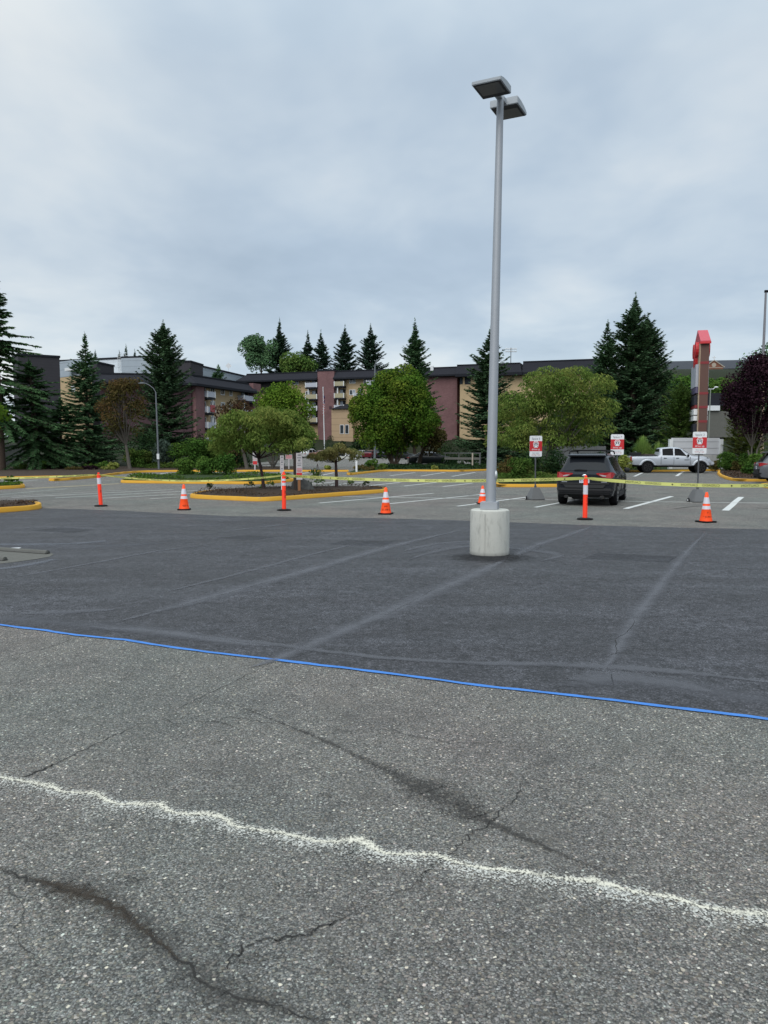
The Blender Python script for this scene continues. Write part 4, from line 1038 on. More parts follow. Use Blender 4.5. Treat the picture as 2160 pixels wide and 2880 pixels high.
# ---- silver pickup
M_silver = paint('silver_paint', (.42, .45, .50), .35, .2, .3)
def make_truck(label, loc, rz):
    t = thing('pickup_truck', label, 'pickup truck', loc, rz)
    c = Car(5.55, [(0, 1.17), (.05, 1.20), (1.86, 1.22), (1.90, 1.24), (1.94, 1.72), (2.05, 1.76), (2.6, 1.81), (3.2, 1.79), (3.45, 1.70), (4.05, 1.28), (4.3, 1.22), (5.0, 1.16), (5.3, 1.08), (5.45, .9), (5.55, .7)],
            [(0, 1.10), (1.9, 1.15), (1.95, 1.18), (4.05, 1.14), (5.0, 1.06), (5.3, .98), (5.45, .8), (5.55, .62)],
            [(0, .86), (.1, .90), (4.9, .92), (5.2, .88), (5.4, .78), (5.55, .65)],
            [(0, .83), (1.9, .84), (1.95, .66), (2.6, .66), (3.3, .68), (4.05, .80), (5.0, .76), (5.55, .5)],
            [(0, .58), (.6, .55), (5.0, .52), (5.55, .6)], (1.12, 4.68), .40, .47)
    c.body(M_silver, t)
    for sg in (1, -1):
        c.panel('side_window', 2.14, 2.80, 4.2, 6.0, M_glass, t, sg, .008, 6, 3, lambda kf: (2.12, 2.84))
        c.panel('side_window', 2.92, 3.9, 4.2, 6.0, M_glass, t, sg, .008, 6, 3, lambda kf: (2.94, 3.78 - .42 * kf))
        for yy in (2.88, 3.98, 2.02): MB().box((.915 * sg, yy, .86), (.02, .014, .58)).build('door_gap', M_black, t)
        MB().box((.925 * sg, 2.95, .615), (.02, 1.9, .03)).build('sill_line', simple('silver_dark', (.3, .31, .33), .4, .2, .5), t)
        for yy in (2.30, 3.12): MB().box((.925 * sg, yy, 1.04), (.03, .20, .045)).build('door_handle', M_black, t, bevel=.01)
        for ya in c.axles:      # flared arches in body colour
            vs = []; fs = []
            for k in range(17):
                an = math.pi * (k / 16)
                for r_, o_ in ((c.ra - .01, .05), (c.ra + .05, .06), (c.ra + .13, .0)):
                    y = ya + r_ * math.cos(an); z = max(.56, c.rw + r_ * math.sin(an)); vs.append(((.915 + o_) * sg, y, z))
            for k in range(16):
                for j in (0, 1): a = 3 * k + j; fs.append((a, a + 1, a + 4, a + 3))
            MB().add(vs, fs).build('wheel_flare', M_silver, t, smooth=True)
        MB().ell((1.03 * sg, 3.80, 1.22), (.11, .08, .10)).build('wing_mirror', M_black, t, smooth=True)
        MB().box((.84 * sg, -.01, .98), (.12, .10, .36)).build('tail_lamp', M_tail, t, bevel=.02)
        MB().prism([(4.98, .98), (5.30, .78), (5.34, .92), (5.12, 1.10)], .05, lambda a, b, d: ((.83 + d) * sg - (a - 4.98) * .25 * sg, a, b)).build('headlamp', M_black, t)
        MB().box((.93 * sg, 3.75, .93), (.012, .34, .03)).build('model_badge', M_trim, t)
        MB().tube([(.82 * sg, 1.8, .50), (.86 * sg, 2.0, .48), (.86 * sg, 4.0, .48), (.82 * sg, 4.15, .5)], .045, 8).build('step_bar', M_black, t)
    MB().box((0, .92, 1.215), (1.62, 1.76, .06)).build('bed_liner', M_black, t)
    MB().box((0, 1.925, 1.47), (1.22, .02, .42)).build('rear_window', M_glass, t)
    c.across('windscreen', 3.50, 4.02, 6.4, M_glass, t, .01, 5, 6.4)
    MB().box((.1, .40, 1.33), (1.2, .62, .22)).build('tool_box', M_trim, t, bevel=.02)
    MB().box((-.1, 1.3, 1.26), (1.3, .8, .12)).build('load', simple('brown_load', (.06, .045, .035), .8), t)
    MB().tube([(-.55, .40, 1.44), (-.3, .40, 1.50), (.3, .40, 1.50), (.55, .4, 1.44)], .02, 6).build('box_handle', M_chrome, t)
    tg = MB().box((0, -.03, .99), (1.56, .06, .36)).build('tailgate', simple('tailgate_white', (.55, .56, .57), .5), t)
    MB().box((.45, -.066, .98), (.42, .008, .16)).build('sticker', M_redp, tg)
    MB().prism([(-.22, .56), (.06, .56), (.06, .74), (-.22, .70)], 1.72, lambda a, b, d: (d - .86, a, b)).build('rear_bumper', M_chrome, t, bevel=.03)
    MB().box((0, -.28, .60), (.10, .26, .08)).build('tow_hitch', M_black, t)
    MB().prism([(5.36, .55), (5.62, .6), (5.62, .78), (5.40, .80)], 1.5, lambda a, b, d: (d - .75, a, b)).build('front_bumper', M_silver, t, bevel=.04)
    MB().box((0, 2.8, .50), (1.2, 5.0, .18)).build('underbody', M_black, t)
    c.wheels(t, M_tyre, M_brim, .97, .27, 6)
    return t
trk = G(1770, 1330)
truck = make_truck('silver crew cab pickup truck with black wheels and a loaded bed by the grey wall', (17.55, 55.2, 0), R(-98))

# ---- sedans and vans in the far car park
def make_sedan(label, loc, rz, mat, group=None, hi=0.0, cat='car', name='parked_car', group_=None):
    t = thing(name, label, cat, loc, rz, group)
    h = hi
    c = Car(4.6, [(0, .92), (.08, .98), (.45, 1.02), (.60, 1.06 + h * .6), (1.25, 1.38 + h), (1.9, 1.44 + h), (2.6, 1.40 + h), (3.35, 1.02), (4.2, .88), (4.5, .74), (4.6, .56)],
            [(0, .86), (.6, .93), (3.3, .91), (4.2, .80), (4.5, .66), (4.6, .5)], [(0, .76), (.2, .88), (.6, .915), (4.0, .91), (4.4, .82), (4.6, .62)],
            [(0, .72), (.6, .74), (1.25, .58), (2.6, .60), (3.35, .76), (4.2, .7), (4.6, .45)], [(0, .3), (.5, .22), (4.1, .2), (4.6, .26)], (.95, 3.7), .33, .385)
    c.body(mat, t, .09)
    c.across('rear_window', .68, 1.22, 6.3, M_glass, t, .008, 5); c.across('windscreen', 2.66, 3.28, 6.3, M_glass, t, .008, 5)
    for sg in (1, -1):
        c.panel('side_window', 1.0, 1.9, 4.2, 5.9, M_glass, t, sg, .008, 5, 3, lambda kf: (.85 + .4 * kf, 1.9))
        c.panel('side_window', 2.0, 3.0, 4.2, 5.9, M_glass, t, sg, .008, 5, 3, lambda kf: (2.0, 3.05 - .5 * kf))
        c.panel('window_trim', .8, 3.0, 6.0, 6.25, M_chrome, t, sg, .01, 10, 1, lambda kf: (1.1, 2.72))
        MB().box((.66 * sg, -.005, .80), (.36, .06, .13)).build('tail_lamp', M_tail, t, bevel=.015)
        MB().box((.62 * sg, 4.42, .68), (.34, .16, .12)).build('headlamp', M_clear, t, bevel=.02)
    MB().box((0, 2.3, .26), (1.5, 4.2, .12)).build('underbody', M_black, t)
    c.wheels(t, M_tyre, M_rim, .905, .2, 5)
    return t
bs = at(1152, 1306, 80)
make_sedan('black saloon car parked in the shade under the big maple', (at(1147, 1306, 79).x, 78, hz_(4, 78)), R(-86), paint('black_paint', (.004, .005, .006), .3, 0, .1))
def far_car(px, py, D, label, c, rz, hi=0, cat='car'):
    p = at(px, py, D); return make_sedan(label, (p.x, D, max(0, hz_(p.x, D))), R(rz), paint('car_paint_far', c), 'cars in the far car park', hi, cat)
far_car(1030, 1289, 132, 'dark red hatchback among the far parked cars left of the maple trunk', (.10, .012, .018), -20)
far_car(1004, 1286, 140, 'silver car second from the left of the cars by the maple', (.42, .45, .47), -20)
far_car(1050, 1285, 146, 'pale grey car between the red hatchback and the dark van', (.3, .34, .38), -20)
far_car(1067, 1285, 134, 'tall dark van beside the far lamp pole', (.012, .013, .02), -12, .34, 'van')
far_car(1092, 1292, 118, 'black car mostly hidden behind the maple trunk', (.012, .013, .014), -60, .2)
far_car(850, 1289, 138, 'white pickup topped car behind the tall towing notice', (.55, .55, .56), -35, .25)
far_car(874, 1287, 134, 'rusty brown car beside the white car in the far lot', (.17, .07, .04), -60)
far_car(901, 1285, 140, 'dark car right of the rusty brown car in the far lot', (.03, .032, .036), -60)
# ------------------------------------------------------------------ buildings
def sidingmat(name, c, period=.22):
    m, nt, _, _ = newmat(name); s = NT(nt); pos = s.pos()
    sp = s.n('ShaderNodeSeparateXYZ'); s.l(pos, sp.inputs[0])
    fr = s.math('FRACT', s.math('MULTIPLY', sp.outputs[2], 1 / period))
    g = s.ramp(fr, [(0, .62), (.12, 1.0), (1, 1.0)])
    n = s.noise(pos, .8, 5, .6)
    col = s.mix(n, tuple(x * .86 for x in c), tuple(x * 1.1 for x in c)); col = s.mix(1.0, col, g, 'MULTIPLY')
    p = s.bsdf(col, .8, 0, .3); s.out(p.outputs[0]); return m
def brickmat(name, c):
    m, nt, _, _ = newmat(name); s = NT(nt); ob = s.obj()
    b = s.n('ShaderNodeTexBrick'); b.inputs['Scale'].default_value = 2.2; b.inputs['Mortar Size'].default_value = .03
    b.inputs['Color1'].default_value = (*[x * .85 for x in c], 1); b.inputs['Color2'].default_value = (*[x * 1.12 for x in c], 1); b.inputs['Mortar'].default_value = (*[x * 1.25 for x in c], 1)
    sp = s.n('ShaderNodeSeparateXYZ'); s.l(ob, sp.inputs[0]); cb = s.n('ShaderNodeCombineXYZ')
    s.l(s.math('ADD', sp.outputs[0], sp.outputs[1]), cb.inputs[0]); s.l(sp.outputs[2], cb.inputs[1]); s.l(cb.outputs[0], b.inputs['Vector'])
    n = s.noise(ob, .5, 4, .6)
    col = s.mix(1.0, b.outputs[0], s.ramp(n, [(.3, .8), (.7, 1.12)]), 'MULTIPLY')
    p = s.bsdf(col, .85, 0, .25); s.out(p.outputs[0]); return m
M_tan = sidingmat('tan_siding', (.48, .36, .215)); M_tan2 = sidingmat('tan_stucco', (.40, .29, .185), 1.4)
M_brick = brickmat('painted_brick', (.165, .090, .092)); M_brickd = brickmat('shaded_dark_brick', (.065, .038, .045))  # darker copy puts the side wall's shade into the brick colour
M_roof = simple('charcoal_shingles', (.026, .027, .034), .9, 0, .1, .25, 1.2, stretch=(1, 1, 3))
M_eave = simple('dark_eave', (.014, .016, .022), .8, 0, .2)
M_char = sidingmat('charcoal_cladding', (.042, .040, .047), .4)
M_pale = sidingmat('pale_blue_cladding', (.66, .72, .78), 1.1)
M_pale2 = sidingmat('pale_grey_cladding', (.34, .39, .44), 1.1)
M_wtrim = simple('white_trim', (.66, .68, .70), .6, 0, .3, .08, 2)
M_pane = simple('window_glass', (.04, .05, .06), .08, 0, .7, .5, .9)
M_blind = simple('window_blind', (.30, .35, .40), .4, 0, .5, .2, 1.5)
M_rail = simple('balcony_panel', (.42, .44, .50), .6, 0, .3, .12, 3)
M_railb = simple('blue_balcony_panel', (.12, .16, .36), .6, 0, .3, .12, 3)
M_railt = simple('tan_balcony_panel', (.36, .33, .22), .6, 0, .3, .12, 3)
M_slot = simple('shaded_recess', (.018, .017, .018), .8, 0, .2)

class Facade:
    def __init__(s, pa, Da, pb, Db):
        s.A = at(pa, 1262, Da).xy; s.B = at(pb, 1262, Db).xy
        s.L = (s.B - s.A).length; s.d = (s.B - s.A) / s.L; s.n = Vector((s.d.y, -s.d.x))
        if s.n.dot(-s.A) < 0: s.n = -s.n
    def uz(s, px, py):
        d = ray(px, py); a, b = s.d.x, s.d.y
        # A + u*d = t*ray
        den = d.x * b - d.y * a
        t = (s.A.x * b - s.A.y * a) / den
        p = Vector((d.x * t, d.y * t)); return (p - s.A).dot(s.d), EYE + d.z * t
    def P(s, u, z, o=0.0): q = s.A + s.d * u + s.n * o; return Vector((q.x, q.y, z))
    def slab(s, mb, u0, u1, z0, z1, o0, o1):
        vs = [s.P(u, z, o) for o in (o0, o1) for u, z in ((u0, z0), (u1, z0), (u1, z1), (u0, z1))]
        mb.add(vs, [(0, 1, 2, 3), (4, 5, 6, 7), (0, 1, 5, 4), (1, 2, 6, 5), (2, 3, 7, 6), (3, 0, 4, 7)]); return mb
    def part(s, name, mat, par, u0, u1, z0, z1, o0, o1):
        return s.slab(MB(), u0, u1, z0, z1, o0, o1).build(name, mat, par)
    def pslab(s, name, mat, par, px0, px1, py0, py1, o0, o1):
        u0, z1 = s.uz(px0, py0); u1, z0 = s.uz(px1, py1); return s.part(name, mat, par, u0, u1, z0, z1, o0, o1)
    def window(s, par, u0, u1, z0, z1, blind=None, f=.13):
        mb = MB()
        s.slab(mb, u0, u1, z0, z0 + f, 0, .07); s.slab(mb, u0, u1, z1 - f, z1, 0, .07)
        s.slab(mb, u0, u0 + f, z0 + f, z1 - f, 0, .07); s.slab(mb, u1 - f, u1, z0 + f, z1 - f, 0, .07)
        um = (u0 + u1) / 2; s.slab(mb, um - f * .35, um + f * .35, z0 + f, z1 - f, 0, .06)
        fr = mb.build('window', M_wtrim, par)
        s.part('pane', M_pane, fr, u0 + f, um, z0 + f, z1 - f, .004, .025)
        s.part('pane', M_blind if blind else M_pane, fr, um, u1 - f, z0 + f, z1 - f, .004, .027)
        return fr
    def pwin(s, par, px0, px1, py0, py1, blind=None):
        u0, z1 = s.uz(px0, py0); u1, z0 = s.uz(px1, py1); return s.window(par, u0, u1, z0, z1, blind)
    def balcony(s, par, u0, u1, zf, h, dep, railm, post_to=None, door=True, post_u=None):
        sl = s.part('balcony', M_eave, par, u0, u1, zf - .28, zf, .01, dep)
        s.part('railing', railm, sl, u0 + .05, u1 - .05, zf + .08, zf + h, dep - .06, dep - .02)
        for uu in (u0, u1 - .05): s.part('railing', railm, sl, uu, uu + .05, zf + .08, zf + h, .05, dep - .06)
        for uu in (u0 - .02, u1 - .14): s.part('rail_post', M_wtrim, sl, uu, uu + .16, zf, zf + h + .08, dep - .1, dep + .06)
        if door:
            s.part('door_recess', M_slot, par, u0 + (u1 - u0) * .35, u1 - .15, zf, zf + 2.05, .004, .03)
            s.part('sliding_door', M_blind, par, u0 + (u1 - u0) * .38, u0 + (u1 - u0) * .66, zf + .05, zf + 1.98, .031, .05)
        if post_to is not None:
            uu = post_u if post_u is not None else u0 + .3
            s.part('support_post', M_wtrim, par, uu, uu + .2, post_to, zf - .28, dep - .35, dep - .15)
    def mansard(s, name, par, u0, u1, ze, zt, out, back, hip0=0.0, hip1=0.0, depth=9, fascia=.35):
        vs = [s.P(u0, ze, out), s.P(u1, ze, out), s.P(u1 - hip1, zt, back), s.P(u0 + hip0, zt, back), s.P(u0, ze, -depth), s.P(u1, ze, -depth), s.P(u1 - hip1, zt, -depth), s.P(u0 + hip0, zt, -depth)]
        o = MB().add(vs, [(0, 1, 2, 3), (0, 3, 7, 4), (1, 5, 6, 2), (3, 2, 6, 7), (4, 7, 6, 5), (0, 4, 5, 1)]).build(name, M_roof, par)
        s.part('eave', M_eave, o, u0 - .05, u1 + .05, ze - fascia, ze - .003, -depth + .1, out + .08)
        s.part('parapet', M_eave, o, u0 + hip0, u1 - hip1, zt + .003, zt + .22, -depth + .2, back + .12)
        return o

# --- main apartment block across the middle
F = Facade(690, 184, 1300, 167)
apt = thing('apartment_building', 'long tan apartment block with charcoal mansard roof and a plum brick tower', 'building')
ue, ze = F.uz(900, 1066); _, zt = F.uz(900, 1047); _, zbase = F.uz(940, 1243)
u_t0, _ = F.uz(899, 1140); u_t1, _ = F.uz(945, 1140)
storey = (F.uz(870, 1110)[1] - F.uz(870, 1142.5)[1])
uB0, _ = F.uz(1205, 1100); uB1, _ = F.uz(1287, 1100)
F.part('wall', M_tan, apt, 2.0, uB0, 2.0, ze, -11, 0)
F.part('stair_tower', M_brick, apt, u_t0, u_t1, 2.0, zt + .1, -6, 1.1)
F.part('tower_cap', M_eave, apt, u_t0 - .1, u_t1 + .1, zt + .103, zt + .4, -6.1, 1.2)
F.part('brick_end_wall', M_brick, apt, uB0 + .003, uB1, 1.0, ze - .4, -11, .5)
F.mansard('roof', apt, -1.5, u_t0 - .004, ze, zt, 1.6, .1, 2.2, 0, 11)
F.mansard('roof', apt, u_t1 + .004, uB1 + 1.2, ze, zt, 1.6, .1, 0, 0, 11)
a, b = F.uz(692, 1085), F.uz(811, 1085)
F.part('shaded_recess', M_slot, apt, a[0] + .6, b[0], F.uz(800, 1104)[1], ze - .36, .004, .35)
for py0, py1 in ((1068, 1082),): F.pwin(apt, 823, 840, py0, py1, 1)
for k in range(4): F.pwin(apt, 859.5, 872, 1067.5 + 32.5 * k, 1082 + 32.5 * k, k % 2)
zf0 = F.uz(880, 1091)[1]
ub0, ub1 = F.uz(866, 1090)[0], F.uz(899, 1090)[0]
for k in range(4): F.balcony(apt, ub0, ub1 - .05, zf0 - storey * k, 1.05, 1.5, (M_rail, M_railt, M_rail, M_railt)[k], post_to=(zf0 - storey * (k + 1)) if k < 3 else None, post_u=ub0 + .55)
ub2, ub3 = F.uz(946.5, 1090)[0], F.uz(974, 1090)[0]
for k in range(3): F.balcony(apt, ub2, ub3, zf0 - storey * k + .1, 1.05, 1.5, M_railt if k < 2 else M_rail, post_to=(zf0 - storey * (k + 1)) if k < 2 else None, post_u=ub3 - 1.7)
for x0, x1 in ((982.5, 1000), (1022, 1040), (1098, 1113)): F.pwin(apt, x0, x1, 1064.5, 1078.5, 1)
F.pwin(apt, 982.5, 1000, 1096, 1111, 1)
ub4, ub5 = F.uz(1036, 1088)[0], F.uz(1064, 1088)[0]
F.balcony(apt, ub4, ub5, zf0 + .1, 1.05, 1.4, M_rail, post_to=zf0 - storey)
F.balcony(apt, F.uz(1001, 1120)[0], F.uz(1022, 1120)[0], zf0 - storey + .1, 1.05, 1.4, M_rail)
# low projecting bay right of the tower
u0, zr_ = F.uz(946.5, 1152); u1, _ = F.uz(1006, 1152)
F.part('projecting_bay', M_tan2, apt, u0, u1, 2.0, zr_, .01, 3.0)
vs = [F.P(u0, zr_, 3.5), F.P(u1 + .6, zr_, 3.5), F.P(u1 - 1, zr_ + 1.2, .6), F.P(u0 + 2.4, zr_ + 1.2, .6), F.P(u0, zr_, .02), F.P(u1 + .6, zr_, .02)]
MB().add(vs, [(0, 1, 2, 3), (0, 3, 4), (1, 5, 2), (3, 2, 5, 4), (0, 4, 5, 1)]).build('bay_roof', M_roof, apt)
for x0, x1 in ((970, 981), (984, 995)):
    a = F.uz(x0, 1195.5); b = F.uz(x1, 1221); mb = MB(); F.slab(mb, a[0], b[0], b[1], a[1], 3.0, 3.06); fr = mb.build('window', M_wtrim, apt); F.part('pane', M_pane, fr, a[0] + .1, b[0] - .1, b[1] + .1, a[1] - .1, 3.061, 3.08)
F.pslab('vent', M_brickd, apt, 931, 938.5, 1143, 1152, 1.1, 1.13)
F.part('downpipe', M_wtrim, apt, u_t1 + .08, u_t1 + .22, 4, ze - .4, .01, .2)
# left gabled wing bit showing behind the trees
u0, _ = F.uz(845, 1120); u1, z1 = F.uz(866, 1121)
F.part('gabled_wing', M_tan, apt, u0 - 4, u1 - .4, 3, z1, .01, 4.5)
MB().add([F.P(u0 - 5, z1 + 2.0, 5), F.P(u1 - .1, z1, 5), F.P(u1 - .1, z1 - .3, 5), F.P(u0 - 5, z1 - .3, 5), F.P(u0 - 5, z1 + 2.0, .02), F.P(u1 - .1, z1, .02), F.P(u1 - .1, z1 - .3, .02), F.P(u0 - 5, z1 - .3, .02)], [(0, 1, 2, 3), (4, 5, 6, 7), (0, 1, 5, 4), (1, 2, 6, 5), (2, 3, 7, 6), (3, 0, 4, 7)]).build('gable_roof', M_roof, apt)

# --- its nearer right wing
F2 = Facade(1283, 165, 1668, 156)
wing = thing('apartment_wing', 'dark roofed apartment wing showing above the yellow green tree behind the lamp', 'building')
_, ze2 = F2.uz(1380, 1050); _, zt2 = F2.uz(1380, 1025)
F2.part('wall', M_tan, wing, .6, F2.L, 1.0, ze2, -10, -.5)
F2.mansard('roof', wing, .0, F2.uz(1470, 1030)[0], ze2, zt2, 1.2, -.2, 0, .6, 10, .6)
F2.mansard('roof', wing, F2.uz(1470, 1030)[0] + .01, F2.L + 2, ze2 - .05, zt2 + .25, .8, -.5, 0, 0, 10, .6)
for x0, x1 in ((1292, 1300), (1306, 1322), (1640, 1650)): F2.pslab('window', M_pane, wing, x0, x1, 1060, 1080, -.5, -.44)
F2.pslab('downpipe', M_wtrim, wing, 1637, 1639.5, 1040, 1070, -.5, -.2)
F2.pslab('roof_vent', M_wtrim, wing, 1205, 1213, 1027, 1040, -2.0, -1.6)

# --- left wing
F3 = Facade(540, 120, 722, 138.5)
lw = thing('apartment_block', 'tan apartment block with brick end wall, white balconies and a dark mansard roof', 'building')
_, ze3 = F3.uz(562, 1083); _, zt3 = F3.uz(548, 1058)
F3.part('wall', M_tan, lw, .02, F3.L - 2.2, 0.5, ze3, -9, -.02)
u1 = F3.uz(562, 1150)[0]
F3.part('brick_pier', M_brick, lw, 0, u1, .5, ze3 - .01, -.5, .9)
# side wall faces the lot
F3s = Facade(430, 118.5, 541, 119.6)
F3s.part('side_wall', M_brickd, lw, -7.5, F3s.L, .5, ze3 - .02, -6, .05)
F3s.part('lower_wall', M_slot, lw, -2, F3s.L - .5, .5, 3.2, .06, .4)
u0 = F3.uz(699, 1120)[0]
F3.part('brick_pier', M_brick, lw, u0, F3.L, .5, F3.uz(705, 1079)[1], -8, 1.0)
F3.mansard('roof', lw, -.8, u0 + .8, ze3, zt3, 1.5, .0, 1.2, .0, 9)
F3s.mansard('roof', lw, -8, F3s.L + .8, ze3 - .02, zt3 - .02, 1.5, -.3, 0, 1.2, 8)
st3 = 2.42
zw = F3.uz(596, 1108)[1]
for k in range(4):
    for x0, x1 in ((591, 603.5), (620, 631.5), (644.5, 653)):
        u0_, _ = F3.uz(x0, 1100); u1_, _ = F3.uz(x1, 1100); F3.window(lw, u0_, u1_, zw - st3 * k, zw - st3 * k + 1.25, None, .14)
    ua, ub = F3.uz(562.5, 1100)[0], F3.uz(586, 1100)[0]
    zf = F3.uz(575, 1119)[1] - st3 * k
    F3.balcony(lw, ua + .05, ub, zf, .95, 1.3, M_rail, post_to=zf - st3 if k < 3 else None, door=False, post_u=ub - .55)
    F3.window(lw, ua + .5, ua + 1.5, zf + .15, zf + 1.85, None, .14)
    ua, ub = F3.uz(664, 1120)[0], F3.uz(698.5, 1120)[0]
    zf = F3.uz(680, 1129)[1] - st3 * k
    F3.balcony(lw, ua + .4, ub - .1, zf, .95, 1.3, M_rail, post_to=zf - st3 if k < 3 else None)
M_flagr = simple('faded_red_cloth', (.36, .08, .09), .8)
F3.pslab('hanging_flag', M_flagr, lw, 571, 584, 1139, 1160, 1.36, 1.40)

# --- pale building behind with charcoal blocks
WA = Facade(176, 158, 452, 150); WB = Facade(452, 150, 702, 193)
pb = thing('pale_building', 'pale flat roofed building with charcoal blocks behind the left firs', 'building')
ztop = WA.uz(452, 1004)[1]
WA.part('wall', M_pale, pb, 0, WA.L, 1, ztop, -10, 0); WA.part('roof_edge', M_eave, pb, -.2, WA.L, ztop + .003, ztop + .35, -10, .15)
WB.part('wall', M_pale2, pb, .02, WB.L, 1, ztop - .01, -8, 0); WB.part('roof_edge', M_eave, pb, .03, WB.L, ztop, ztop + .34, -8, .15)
WA.pslab('roof_door', M_tan2, pb, 359, 370, 1030, 1043, .004, .06)
u0, z0 = WA.uz(335, 1040); z1 = WA.uz(335, 996)[1]
mb = MB()
for du in (0, .55): mb.tube([WA.P(u0 + du, z0, .3), WA.P(u0 + du, z1, .3), WA.P(u0 + du, z1 + .2, -.2), WA.P(u0 + du, ztop + .3, -.5)], .04, 6)
for k in range(9): mb.tube([WA.P(u0, z0 + k * (z1 - z0) / 9, .3), WA.P(u0 + .55, z0 + k * (z1 - z0) / 9, .3)], .025, 5)
for du in (1.0, 1.5): mb.tube([WA.P(u0 + du, ztop + .3, -.2), WA.P(u0 + du, z1, -.2)], .04, 6)
mb.build('roof_ladder', M_wtrim, pb)
def block(pa, Da, pb_, Db, pyt, pxt, name, label, mat, low=1.0, cap=True):
    f = Facade(pa, Da, pb_, Db); z = f.uz(pxt, pyt)[1]
    t = thing(name, label, 'building'); f.part('wall', mat, t, 0, f.L, low, z, -5, 0); f.part('roof_edge', M_eave, t, -.1, f.L + .1, z + .003, z + .3, -6.1, .12); return f, t, z
f, t, z = block(60, 109, 176, 112, 1007, 176, 'stair_block', 'tall charcoal clad block with sloping skyline behind the drooping cedars', M_char)
f2 = Facade(176, 126, 240, 122)
zt_ = f2.uz(178, 1016)[1]
t2 = thing('siding_house', 'pale topped house wall with tan siding between the charcoal block and the narrow fir', 'building')
f2.part('upper_wall', M_pale2, t2, -.5, f2.L, f2.uz(178, 1061)[1], zt_, -1.5, 0); f2.part('lower_wall', M_tan, t2, -.5, f2.L, 1, f2.uz(178, 1061)[1] - .003, -1.5, -.03)
mb = MB(); f2.slab(mb, f2.uz(200, 1050)[0], f2.uz(221, 1050)[0], f2.uz(200, 1045)[1], f2.uz(200, 1037)[1], 0, 1.1); mb.build('awning', M_wtrim, t2)
f2.pslab('window', M_wtrim, t2, 200, 212, 1086, 1102, -.03, .04)
block(279, 130, 327, 136, 1027, 300, 'stair_block', 'low charcoal block between the narrow fir and the rust brown tree', M_char)
block(541, 140, 575, 146, 1024, 555, 'stair_block', 'charcoal block standing above the mansard roof right of the broad fir', M_char)
# roof antenna
p = at(643, 1046, 187); o = MB().tube([(0, 0, 0), (0, 0, 1.0)], .05, 6).add([(-.75, 0, 1.75), (0, 0, 1.0), (.75, 0, 1.75), (0, 0, 2.5)], [(0, 1, 2, 3)]).build('roof_antenna', M_wtrim); o.location = (p.x, p.y, p.z - .3); tag(o, 'small diamond shaped panel on a mast above the pale roof', 'antenna')

# --- brick church on the hill
ch = thing('brick_church', 'brown brick church on the hilltop with a long slate roof and cross topped gable', 'church')
F5 = Facade(1860, 205, 2300, 198)
M_cbrick = brickmat('church_brick', (.20, .085, .055)); M_slate = simple('slate_roof', (.052, .058, .07), .85, 0, .25, .2, .8, stretch=(1, 1, 4)); M_stone = simple('pale_stone', (.38, .33, .27), .8)
zrg = F5.uz(2000, 1008)[1]; zev = F5.uz(1900, 1040)[1]; zb_ = F5.uz(1900, 1075)[1]
F5.part('wall', M_cbrick, ch, 0, F5.L, zb_ - 4, zev, -10, 0)
MB().add([F5.P(-.5, zev, .6), F5.P(F5.L, zev, .6), F5.P(F5.L, zrg, -5), F5.P(-.5, zrg, -5), F5.P(-.5, zev, -10.6), F5.P(F5.L, zev, -10.6)], [(0, 1, 2, 3), (3, 2, 5, 4), (0, 3, 4), (1, 5, 2), (0, 4, 5, 1)]).build('roof', M_slate, ch)
ua, _ = F5.uz(1974, 1040); ub, _ = F5.uz(2026, 1040); um = (ua + ub) / 2; zg = F5.uz(2013, 1018)[1]; ze_ = F5.uz(1990, 1036)[1]
MB().add([F5.P(ua, zb_ - 3, 3), F5.P(ub, zb_ - 3, 3), F5.P(ub, ze_, 3), F5.P(um, zg, 3), F5.P(ua, ze_, 3), F5.P(ua, zb_ - 3, -2), F5.P(ub, zb_ - 3, -2), F5.P(ub, ze_, -2), F5.P(um, zg, -4), F5.P(ua, ze_, -2)], [(0, 1, 2, 3, 4), (5, 6, 7, 8, 9), (0, 1, 6, 5), (1, 2, 7, 6), (2, 3, 8, 7), (3, 4, 9, 8), (4, 0, 5, 9)]).build('gable', M_cbrick, ch)
MB().tube([F5.P(ua - .3, ze_ - .1, 3.1), F5.P(um, zg + .15, 3.1), F5.P(ub + .3, ze_ - .1, 3.1)], .14, 6).build('gable_coping', M_stone, ch)
mb = MB(); mb.add([F5.P(um + .55 * math.cos(k * .524), ze_ + .55 + .55 * math.sin(k * .524), 3.03) for k in range(12)], [tuple(range(12))]); mb.build('round_window', M_stone, ch)
MB().tube([F5.P(ua + .3, zb_ + .2, 3.1), F5.P(ua + .5, zb_ + 1.1, 3.1), F5.P(um - .9, ze_ - 1.1, 3.1), F5.P(um, ze_ - .7, 3.1), F5.P(um + .9, ze_ - 1.1, 3.1), F5.P(ub - .5, zb_ + 1.1, 3.1), F5.P(ub - .3, zb_ + .2, 3.1)], .10, 6).build('arch_trim', M_stone, ch)
F5.part('string_course', M_stone, ch, ua, ub, ze_ - .2, ze_ - .05, 3.0, 3.06)
mb = MB(); F5.slab(mb, um - .08, um + .08, zg, zg + 1.25, 2.95, 3.1); F5.slab(mb, um - .38, um + .38, zg + .75, zg + .9, 2.96, 3.09); mb.build('cross', M_wtrim, ch)

